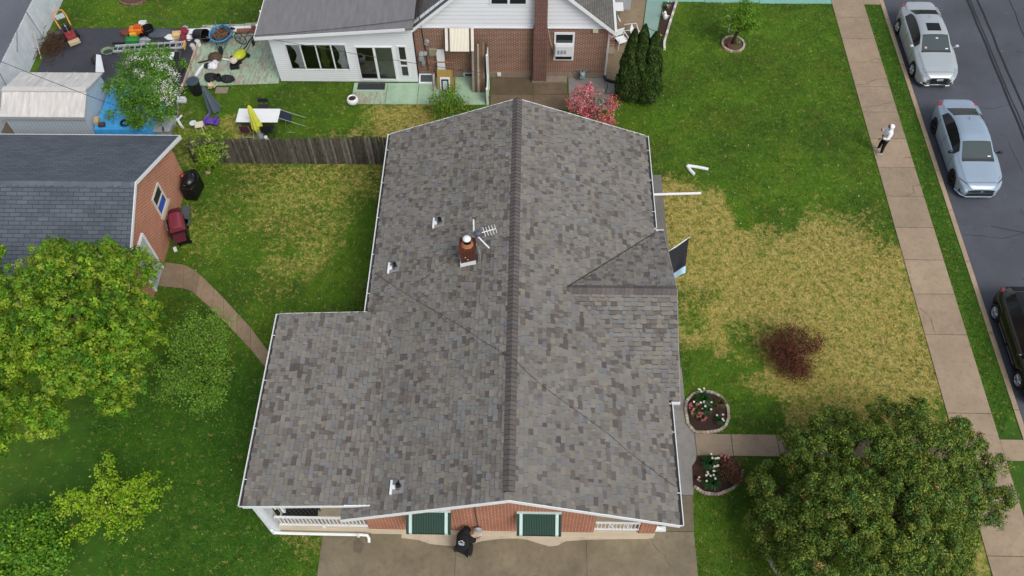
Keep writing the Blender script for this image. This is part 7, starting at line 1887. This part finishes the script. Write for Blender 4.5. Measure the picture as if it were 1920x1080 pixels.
b = MB(); b.poly3([(-19.75, 29.1, .05), (-19.35, 29.1, .05), (-19.5, 29.7, .5), (-19.72, 29.75, .5)], (0, .03, 0)); tag(b.build("white_board", M_WHITE2), "white board propped beside the dark brown bundle", "board")
b = MB(); b.poly3([(-20.4, 28.2, .04), (-19.8, 28.6, .5), (-19.4, 28.1, .3)], (.02, .03, .0)); tag(b.build("grey_sheet", mat('#8d949c', .6)), "bent grey sheet behind the pale metal shed", "sheet")
b = MB(); b.box((-18.85, 31.05, .05), (1.3, .08, .06), .06); tag(b.build("black_bar", M_BLACK), "black bar lying on the pad left of the orange toy", "bar")
b = MB(); b.box((-18.2, 30.85, .05), (1.2, .12, .06), .12); tag(b.build("black_bar", M_BLACK), "black bar lying between the green tub and the ladder", "bar")
sack("brown_cloth", "rust brown cloth heap left of the orange toy", "cloth", -18.98, 31.75, .32, .2, '#6b3a2c', 4, (1.1, .7))
ot = thing("orange_toy", "orange and yellow plastic ride-on toy on the black pad", "toy", (-18.5, 31.75, .03))
b = MB(); b.box((-18.5, 31.75, .22), (.62, .4, .3), .1); b.build("body", mat('#d9761f', .45), ot, bevel=.05)
b = MB(); b.box((-18.42, 31.78, .40), (.3, .28, .08), .1); b.build("seat", mat('#b8501a', .5), ot, bevel=.02)
b = MB(); b.box((-18.62, 31.5, .16), (.3, .14, .2), .1); b.build("bumper", mat('#d9a83c', .5), ot, bevel=.03)
for s in (-.26, .26):
    b = MB(); b.lathe((-18.5 + s, 31.54, .12), [(.02, -.03), (.1, -.03), (.1, .03), (.02, .03)], 14, Vector((0, 1, 0))); b.build("wheel", M_BLACK, ot)
b = MB(); b.box((-18.35, 32.25, .14), (.34, .32, .22), .1); b.box((-18.35, 32.25, .26), (.34, .1, .03), .1); tag(b.build("striped_box", mat('#c9ccd0', .5)), "small white and dark striped box above the orange toy", "box")
rbox("green_tub", "green plastic tub below the orange toy", "tub", -18.55, 31.1, .55, .34, .24, '#2f8a3c', .1)
bucket("black_bucket", "large black bucket right of the orange toy", "bucket", -17.95, 31.75, .28, .34, '#17181a')
sack("grey_tarp", "crumpled grey tarpaulin heap between the black bucket and the white sacks", "tarpaulin", -17.3, 31.6, .48, .24, '#4a5058', 6, (1.3, .7))
sack("dark_bag", "black bag behind the ladder, below the grey tarpaulin heap", "bag", -17.2, 31.1, .42, .22, '#22262c', 7, (1.4, .6))
sack("pale_bag", "pale grey bag between the green tub and the ladder", "bag", -18.0, 31.15, .26, .22, '#8f979c', 8, (1.1, .8))
sack("white_sack", "white sack left of the cream carton", "sack", -16.85, 31.3, .26, .26, '#d9d9d8', 9)
rbox("cream_carton", "cream and tan carton beside the crimson bags", "carton", -16.52, 31.42, .38, .34, .3, '#d2b98a', .1)
sack("crimson_bag", "crimson bag topmost of the pair right of the cream carton", "bag", -16.3, 31.75, .23, .32, '#7d1f30', 10, grp="crimson bags on the black pad")
sack("crimson_bag", "crimson bag lower of the pair right of the cream carton", "bag", -16.15, 31.15, .2, .45, '#7a2232', 11, (.8, 1.3), grp="crimson bags on the black pad")
sack("white_bag", "white bag right of the crimson bags", "bag", -15.98, 31.35, .17, .24, '#dcdcdf', 12)
sack("silver_ball", "shiny silver bundle above the crimson bags", "bundle", -16.32, 32.05, .15, .2, '#8a949c', 13)
ld = thing("aluminium_ladder", "long aluminium ladder lying flat above the blossom tree", "ladder", (-17.4, 30.35, .3))
for dy in (-.17, .2):
    b = MB(); b.poly3([(-19.0, 30.12 + dy, .45), (-15.85, 30.42 + dy, .45), (-15.85, 30.46 + dy, .45), (-19.0, 30.16 + dy, .45)], (0, 0, .09)); b.build("side_rail", mat('#b3b8bb', .4), ld)
b = MB()
for k in range(12): x = -18.85 + k * .26; y = 30.14 + (x + 19.0) * .095; b.tube([(x, y - .15, .49), (x, y + .18, .49)], .016, 6)
b.build("rungs", mat('#b3b8bb', .4), ld)
for x in (-18.6, -16.2):
    b = MB(); b.bb(x - .06, x + .06, 30.05, 30.55, .03, .445); tag(b.build("trestle", mat('#6f6a62', .8)), ["grey block under the left end of the aluminium ladder", "grey block under the right end of the aluminium ladder"][int(x > -17)], "block")
b = MB(); b.box((-15.82, 30.42, .5), (.05, .45, .16), .1); b.tube([(-15.86, 30.2, .56), (-15.86, 30.62, .56)], .03, 6); tag(b.build("ladder_foot", mat('#c2a065', .6)), "tan and teal foot at the right end of the aluminium ladder", "ladder foot")
b = MB()
for k in range(4): b.tube([(-19.55 + (.24 + .02 * k) * math.cos(a), 30.45 + (.2 + .015 * k) * math.sin(a), .05 + .025 * k) for a in np.linspace(0, 2 * math.pi, 25)[:-1]], .014, 6, closed=True)
b.tube([(-19.5, 30.65, .1), (-19.2, 30.75, .08), (-18.9, 30.7, .06)], .014, 6); tag(b.build("garden_hose", mat('#7f9a78', .6, .2, 6)), "coiled pale green garden hose at the left end of the ladder", "hose")
wb = thing("white_bench", "white bench mostly hidden behind the blossom tree on the black pad", "bench", (-17.2, 29.6, .03))
b = MB(); b.bb(-18.3, -16.2, 29.5, 30.0, .42, .47); b.build("seat", M_WHITE, wb, bevel=.01)
for x in (-18.1, -16.4):
    b = MB(); b.bb(x - .04, x + .04, 29.52, 29.98, .03, .42); b.build("leg", M_WHITE, wb)
for k in range(2):
    x = -16.75 + k * .42; b = MB(); b.poly3([(x, 29.15, .05), (x + .26, 29.15, .05), (x + .36, 29.95, .45), (x + .1, 29.95, .45)], (0, .02, .03)); tag(b.build("leaning_panel", M_BLACK), ["black panel leaning at the right of the blossom tree, left one", "black panel leaning at the right of the blossom tree, right one"][k], "panel")  # two plain black panels propped at a slant
sack("black_bag", "black bin bag at the right of the blossom tree on the pad", "bag", -16.1, 29.25, .42, .4, '#121316', 15, (1, 1.2))
# patio
b = MB(); b.box((-14.55, 31.95, .09), (3.4, .34, .05), .085); tag(b.build("white_board", M_WHITE), "long white board lying along the top edge of the green patio", "board")
b = MB(); b.box((-15.5, 29.9, .1), (.07, 4.1, .12), -.02); tag(b.build("timber_edging", mat('#b49a8e', .8, .15, 4)), "pale pink timber edging between the black pad and the green patio", "edging")
bucket("black_barrel", "black barrel tipped on its side at the corner of the green patio", "barrel", -15.55, 31.35, .3, .6, '#141416', lie=R(-25))
bucket("white_bucket", "white bucket beside the tipped black barrel", "bucket", -15.05, 31.72, .16, .28, '#dddedd')
bucket("white_jug", "white jug on the pad edge, nearest the timber edging", "jug", -15.42, 30.95, .12, .26, '#dcdcda', lid='#c9c9c6')
bucket("white_jug", "white jug lying farther down the pad edge", "jug", -15.6, 30.65, .11, .24, '#d3d3d1', lid='#bcbcba')
bucket("white_can", "white can between the barrel and the wheelbarrow", "can", -14.98, 31.35, .12, .2, '#d0d0cc')
wbw = thing("wheelbarrow", "blue rimmed wheelbarrow full of brown debris on the green patio", "wheelbarrow", (-14.3, 31.1, .03), rz=R(185))
b = MB(); n = 20; vs = []; fs = []
for r0_, z in ((.28, .3), (.46, .52), (.5, .58)):
    for k in range(n): a = 2 * math.pi * k / n; vs.append((r0_ * math.cos(a), r0_ * 1.15 * math.sin(a), z))
for i in range(2):
    for k in range(n): fs.append((i * n + k, i * n + (k + 1) % n, (i + 1) * n + (k + 1) % n, (i + 1) * n + k))
fs.append(tuple(range(n - 1, -1, -1))); b.add(vs, fs); tr_ = b.build("tray", mat('#3f6f92', .5), wbw)
b = MB(); b.tube([(.5 * math.cos(a), .575 * math.sin(a), .585) for a in np.linspace(0, 2 * math.pi, 25)[:-1]], .028, 6, closed=True); b.build("rim", mat('#4a8fc4', .45), tr_)
b = MB()
g = np.random.default_rng(3)
for k in range(60):
    a = g.uniform(0, 6.28); q = .4 * math.sqrt(g.random()); c = Vector((q * math.cos(a), q * math.sin(a), .5 + g.uniform(0, .1))); d = Vector((g.normal(), g.normal(), g.normal() * .4)).normalized() * .14
    b.tube([c - d, c + d], .02, 5)
b.build("debris", mat('#6a4c34', .95, .4, 8), tr_)
for s in (-1, 1):
    b = MB(); b.tube([(s * .1, .75, .18), (s * .3, .1, .32), (s * .34, -.95, .55)], .025, 6); b.build("handle", mat('#55606a', .5), wbw)
    b = MB(); b.tube([(s * .3, -.25, .4), (s * .3, -.35, .0)], .025, 6); b.build("leg", mat('#55606a', .5), wbw)
b = MB(); b.lathe((0, .72, .2), [(.05, -.05), (.19, -.05), (.2, 0), (.19, .05), (.05, .05)], 18, Vector((1, 0, 0))); b.build("wheel", M_TYRE, wbw)
bk = thing("bicycle", "dark bicycle frame tangled beside the blue wheelbarrow", "bicycle", (-13.85, 31.2, .03), rz=R(70))
for y in (-.45, .45):
    b = MB(); b.tube([(0, y + .3 * math.cos(a), .31 + .3 * math.sin(a)) for a in np.linspace(0, 2 * math.pi, 25)[:-1]], .02, 6, closed=True); w_o = b.build("wheel", M_TYRE, bk)
    b = MB()
    for k in range(8): a = math.pi * k / 8; b.tube([(0, y + .28 * math.cos(a), .31 + .28 * math.sin(a)), (0, y - .28 * math.cos(a), .31 - .28 * math.sin(a))], .004, 4)
    b.build("spokes", M_METAL, w_o)
b = MB(); b.tube([(0, -.45, .31), (0, -.15, .75), (0, .3, .78), (0, .45, .31)], .018, 6); b.tube([(0, -.15, .75), (0, 0, .3), (0, .3, .78)], .018, 6); b.tube([(0, -.45, .31), (0, 0, .3)], .016, 6); b.build("frame", mat('#2a4650', .4), bk)
b = MB(); b.tube([(-.25, .33, .92), (0, .31, .9), (.25, .33, .92)], .014, 6); b.tube([(0, .3, .78), (0, .31, .9)], .014, 6); b.build("handlebar", M_BLACK, bk)
b = MB(); b.box((0, -.2, .84), (.12, .24, .05)); b.build("saddle", M_BLACK, bk, bevel=.02)
b = MB(); b.box((-13.3, 31.85, .14), (1.0, .22, .1), .05); b.box((-12.95, 31.95, .24), (.34, .24, .1), .3); tag(b.build("brick_stack", mat('#8a5a48', .85, .2, 7)), "brown-red planks and bricks on the white board at the patio edge", "bricks")
b = MB(); b.tube([(-13.0, 31.6, .05), (-13.15, 31.2, .05), (-13.2, 30.9, .05), (-13.45, 30.3, .05)], .03, 6); tag(b.build("black_hose", M_BLACK), "thick black hose running from the bricks to the lime mower", "hose")
b = MB(); b.box((-12.85, 31.25, .05), (.07, .8, .05), -.15); tag(b.build("wood_strip", mat('#9a7a6a', .85)), "thin wooden strip lying on the bare patio left of the mower handle", "strip")
lw = thing("lime_mower", "lime green electric mower with long black handle on the green patio", "lawn mower", (-13.32, 30.1, .03), rz=R(-35))
b = MB(); b.ball((0, 0, .2), .32, 18, 10, (.8, 1.15, .55)); b.build("shell", mat('#b8c420', .4, .1, 8), lw, smooth=True)
b = MB(); b.bb(-.25, .25, -.36, .36, .06, .15); b.build("deck", M_BLACK, lw, bevel=.03)
b = MB(); b.tube([(-.2, .2, .25), (-.2, .95, .75), (-.1, 1.12, .86)], .015, 6); b.tube([(.2, .2, .25), (.2, .9, .72), (.08, 1.1, .85)], .015, 6); b.build("handle", M_BLACK, lw)
b = MB(); b.tube([(.08 * math.cos(a), 1.2 + .08 * math.sin(a), .9) for a in np.linspace(0, 2 * math.pi, 15)[:-1]], .022, 6, closed=True); b.build("grip", M_BLACK, lw)
for sx in (-.27, .27):
    for sy in (-.26, .26):
        b = MB(); b.lathe((sx, sy, .09), [(.02, -.025), (.09, -.025), (.09, .025), (.02, .025)], 14, Vector((1, 0, 0))); b.build("wheel", M_TYRE, lw)
sack("brown_sack", "brown wicker-like sack left of the lime mower", "sack", -14.45, 30.05, .3, .3, '#4e3c28', 21, (1.1, .9))
b = MB(); b.tube([(-15.2, 29.75, .06), (-14.8, 29.85, .1), (-14.6, 29.95, .14)], .035, 6); tag(b.build("dark_stick", mat('#2f2620', .9)), "dark stick poking from the brown sack", "stick")
b = MB(); b.tube([(-14.15, 30.0, .08), (-13.75, 29.9, .08), (-13.5, 29.8, .06)], .04, 6); tag(b.build("white_pipe", M_WHITE), "short white pipe between the brown sack and the lime mower", "pipe")
sack("white_bag", "white plastic bag below the brown sack", "bag", -14.45, 29.45, .22, .28, '#d9dade', 22)
sack("white_bag", "lilac-white bag at the lower edge of the brown sack", "bag", -14.4, 29.72, .15, .2, '#c9c4d0', 23)
sack("black_bag", "black bag behind the white plastic bag", "bag", -14.7, 29.5, .16, .22, '#161618', 24)
b = MB(); b.tube([(-14.88, 29.55, .1), (-15.0, 29.3, .1), (-15.12, 28.85, .08)], .07, 8); tag(b.build("white_tube", M_WHITE2), "curved white tube near the timber edging on the green patio", "tube")
bx_ = rbox("black_crate", "black crate with white bag on top, right of the white bags", "crate", -13.45, 29.5, .38, .32, .2, '#141416', .15)
sack("white_bag", "white and tan bag resting on the black crate", "bag", -13.5, 29.68, .19, .2, '#cfc3b0', 25, z=.2)
bucket("black_pot", "black plant pot at the near edge of the green patio", "pot", -14.02, 28.66, .15, .26, '#202226')
sack("black_bag", "black bag left of the black plant pot", "bag", -14.4, 28.75, .27, .24, '#15161a', 26)
sack("black_bag", "black bag right of the black plant pot", "bag", -13.62, 28.65, .28, .24, '#17181c', 27, (1.2, .8))
t_ = thing("straw_bundle", "cream straw bundle in front of the black pot", "bundle", (-14.2, 28.15, 0)); b = MB(); g = np.random.default_rng(8)
for k in range(70):
    a = g.uniform(0, 6.28); d = Vector((math.cos(a), math.sin(a), g.uniform(.1, 1.2))).normalized(); c = Vector((-14.2, 28.15, .12)); b.tube([c, c + d * g.uniform(.15, .27)], .014, 4)
b.build("straws", mat('#cdc0a0', .9, .2, 9), t_)
b = MB(); b.bb(-14.05, -13.5, 27.85, 28.22, .0, .03); tag(b.build("paving_stone", mat('#8d7f6e', .85, .15, 5)), "single paving stone in the grass below the black pot", "paving stone")
bucket("lidded_bin", "dark green-grey round bin with flat lid at the corner of the black pad", "bin", -14.82, 27.85, .27, .68, '#1a1d20', lid='#3a4850')
b = MB(); b.box((-13.75, 26.0, .18), (.62, .3, .05), -.15, (.2, .1)); b.box((-13.98, 25.95, .2), (.06, .36, .25), -.15); b.box((-13.55, 26.05, .2), (.06, .36, .25), -.15); b.tube([(-14.05, 25.98, .3), (-13.8, 26.25, .42)], .035, 6)
tag(b.build("purple_seat", mat('#5f3f9a', .5)), "purple plastic toy seat on the grass behind the fence shrub", "toy seat")
stl = thing("cream_stool", "cream plastic stool behind the lime fence shrub", "stool", (-14.15, 25.6, 0))
b = MB(); b.box((-14.15, 25.6, .38), (.36, .34, .05), .3); b.build("seat", mat('#d6cdb4', .6), stl, bevel=.02)
for sx in (-.14, .14):
    for sy in (-.13, .13):
        b = MB(); b.tube([(-14.15 + sx, 25.6 + sy, 0), (-14.15 + sx, 25.6 + sy, .36)], .022, 6); b.build("leg", mat('#d6cdb4', .6), stl)
b = MB(); b.lathe((-14.6, 26.0, .02), [(.15, 0), (.16, .05), (.1, .08)], 18); tag(b.build("white_disc", M_WHITE), "round white lid on the bare ground left of the cream stool", "lid")
b = MB(); b.tube([(-15.4, 26.15, .3), (-15.2, 26.0, .2), (-14.95, 25.65, .08)], .06, 8); b.tube([(-15.2, 26.02, .2), (-15.45, 25.85, .2)], .05, 8); b.tube([(-15.2, 26.05, .22), (-15.12, 26.3, .2)], .045, 8)
tag(b.build("white_drainpipe", M_WHITE), "forked white drainpipe piece on the bare ground right of the blossom tree", "drainpipe")
b = MB(); b.poly3([(-16.05, 25.1, .4), (-15.3, 25.15, .4), (-15.15, 26.0, .45), (-16.05, 26.0, .45)], (0, 0, .05)); b.bb(-15.98, -15.3, 25.25, 25.9, .0, .395); tag(b.build("grey_lid", mat('#a4a8aa', .5)), "pale grey storage lid between the blue tarpaulin and the fence", "lid")  # loose grey lid resting on a plain block
b = MB(); b.poly3([(-15.85, 26.0, .452), (-15.78, 26.0, .452), (-15.5, 25.12, .452), (-15.57, 25.12, .452)], (0, 0, .012)); lidobj = bpy.data.objects["grey_lid"]; b.build("black_strap", M_BLACK, lidobj)
b = MB(); b.bb(-15.6, -15.2, 27.25, 27.45, 0, .1); b.bb(-15.58, -15.22, 27.3, 27.45, .1, .2); tag(b.build("white_steps", M_WHITE), "small white two-step block at the lower edge of the black pad", "steps")
b = MB(); b.poly3([(-15.6, 27.0, .02), (-15.45, 27.05, .3), (-15.3, 26.7, .3), (-15.35, 26.4, .02)], (-.05, 0, 0)); tag(b.build("bent_board", mat('#8f8a80', .8)), "bent grey board below the white step block", "board")
# ------------------------------------------------------------------ grass blades and small things scattered in the grass
def grass():
    g = np.random.default_rng(77)
    reg = [(-23, 17, 3.0, 37)]
    N = 330000
    # density follows the camera's view: more where the lawn lies nearest
    x = g.uniform(-22.7, 16.65, N); y = 3.0 + 32.5 * g.random(N) ** 1.12
    keep = np.ones(N, bool)
    for p in PAVE: keep &= ~poly_mask(x, y, p)
    for x0, x1, y0, y1 in ((-4.9, 4.0, 8.3, 22.6), (-7.9, -4.9, 8.3, 14.5), (-26, -14.1, 15.9, 22.8), (-11.2, 3.3, 28.6, 40), (-22.9, -14.3, 22.6, 27.4)):
        keep &= ~((x > x0) & (x < x1) & (y > y0) & (y < y1))
    # keep what the picture can see
    keep &= (np.abs(x - .04 * y) < 8.6 + .46 * y + 1.5)
    x = x[keep]; y = y[keep]; n = len(x); k = 3
    X = np.repeat(x, k) + g.normal(size=n * k) * .035; Y = np.repeat(y, k) + g.normal(size=n * k) * .035
    a = g.uniform(0, 2 * math.pi, n * k); ln = g.uniform(.035, .085, n * k); lean = g.uniform(.35, 1.0, n * k)
    d = np.c_[np.cos(a) * lean, np.sin(a) * lean, np.sqrt(np.maximum(.05, 1 - lean ** 2 * .9))] * ln[:, None]
    s = np.c_[-np.sin(a), np.cos(a), np.zeros(n * k)] * g.uniform(.008, .016, n * k)[:, None]
    p = np.c_[X, Y, np.full(n * k, .0)]
    tri = np.stack([p - s, p + s, p + d], 1).reshape(-1, 3)
    dr = np.clip(dryness(x, y) + g.normal(size=n) * .16, 0, 1); rn = np.clip(g.normal(.5, .22, n), 0, 1)
    rp = lambda q: np.repeat(q, k * 3)
    o = fast_mesh("grass", tri, 3, M_TUFT, floats=dict(dry=rp(dr), rnd=np.clip(rp(rn) + np.repeat(g.normal(size=n * k) * .15, 3), 0, 1), lush=rp(LUSH(x, y))))
    o["kind"] = "stuff"
grass()
g = np.random.default_rng(91)
def specks(name, boxes, n, cols, size):
    cen = []
    for x0, x1, y0, y1, w in boxes:
        q = int(n * w); cen.append(np.c_[g.uniform(x0, x1, q), g.uniform(y0, y1, q), np.full(q, .06)])
    c = np.concatenate(cen); keep = np.ones(len(c), bool)
    for p in PAVE: keep &= ~poly_mask(c[:, 0], c[:, 1], p)
    c = c[keep]; pal = np.array([lin(q) for q in cols]); col = pal[g.integers(0, len(pal), len(c))]
    nr = unit(g.normal(size=c.shape) * .25 + np.array((0, 0, 1.)))
    o = fast_mesh(name, rhombs(c, nr, size * g.uniform(.6, 1.3, len(c)), .9, g), 4, M_PETAL, None, np.repeat(col, 4, 0)); o["kind"] = "stuff"
specks("lawn_petals", [(7, 14, 19.5, 24, .35), (-13.8, -5.6, 16, 23.4, .3), (5.6, 14, 12, 33, .2), (-14, -8.5, 4, 14, .15)], 130, ['#e6e6da', '#e9e2a8', '#dfe6d0'], .022)
specks("dandelions", [(5.6, 14, 12, 33, .6), (15.9, 16.6, 10, 33, .05), (-13.5, -6, 16, 23, .25)], 60, ['#d9b62a', '#c9a522'], .024)
c = np.c_[g.uniform(16.9, 26, 60), g.uniform(12, 34, 60), np.full(60, -.09)]
o = fast_mesh("road_litter", rhombs(c, np.tile(np.array((0, 0, 1.)), (60, 1)), g.uniform(.012, .03, 60), .6, g), 4, M_PETAL, None, np.repeat(np.array([lin('#b9b6b0')] * 60) * g.uniform(.6, 1.1, (60, 1)), 4, 0)); o["kind"] = "stuff"
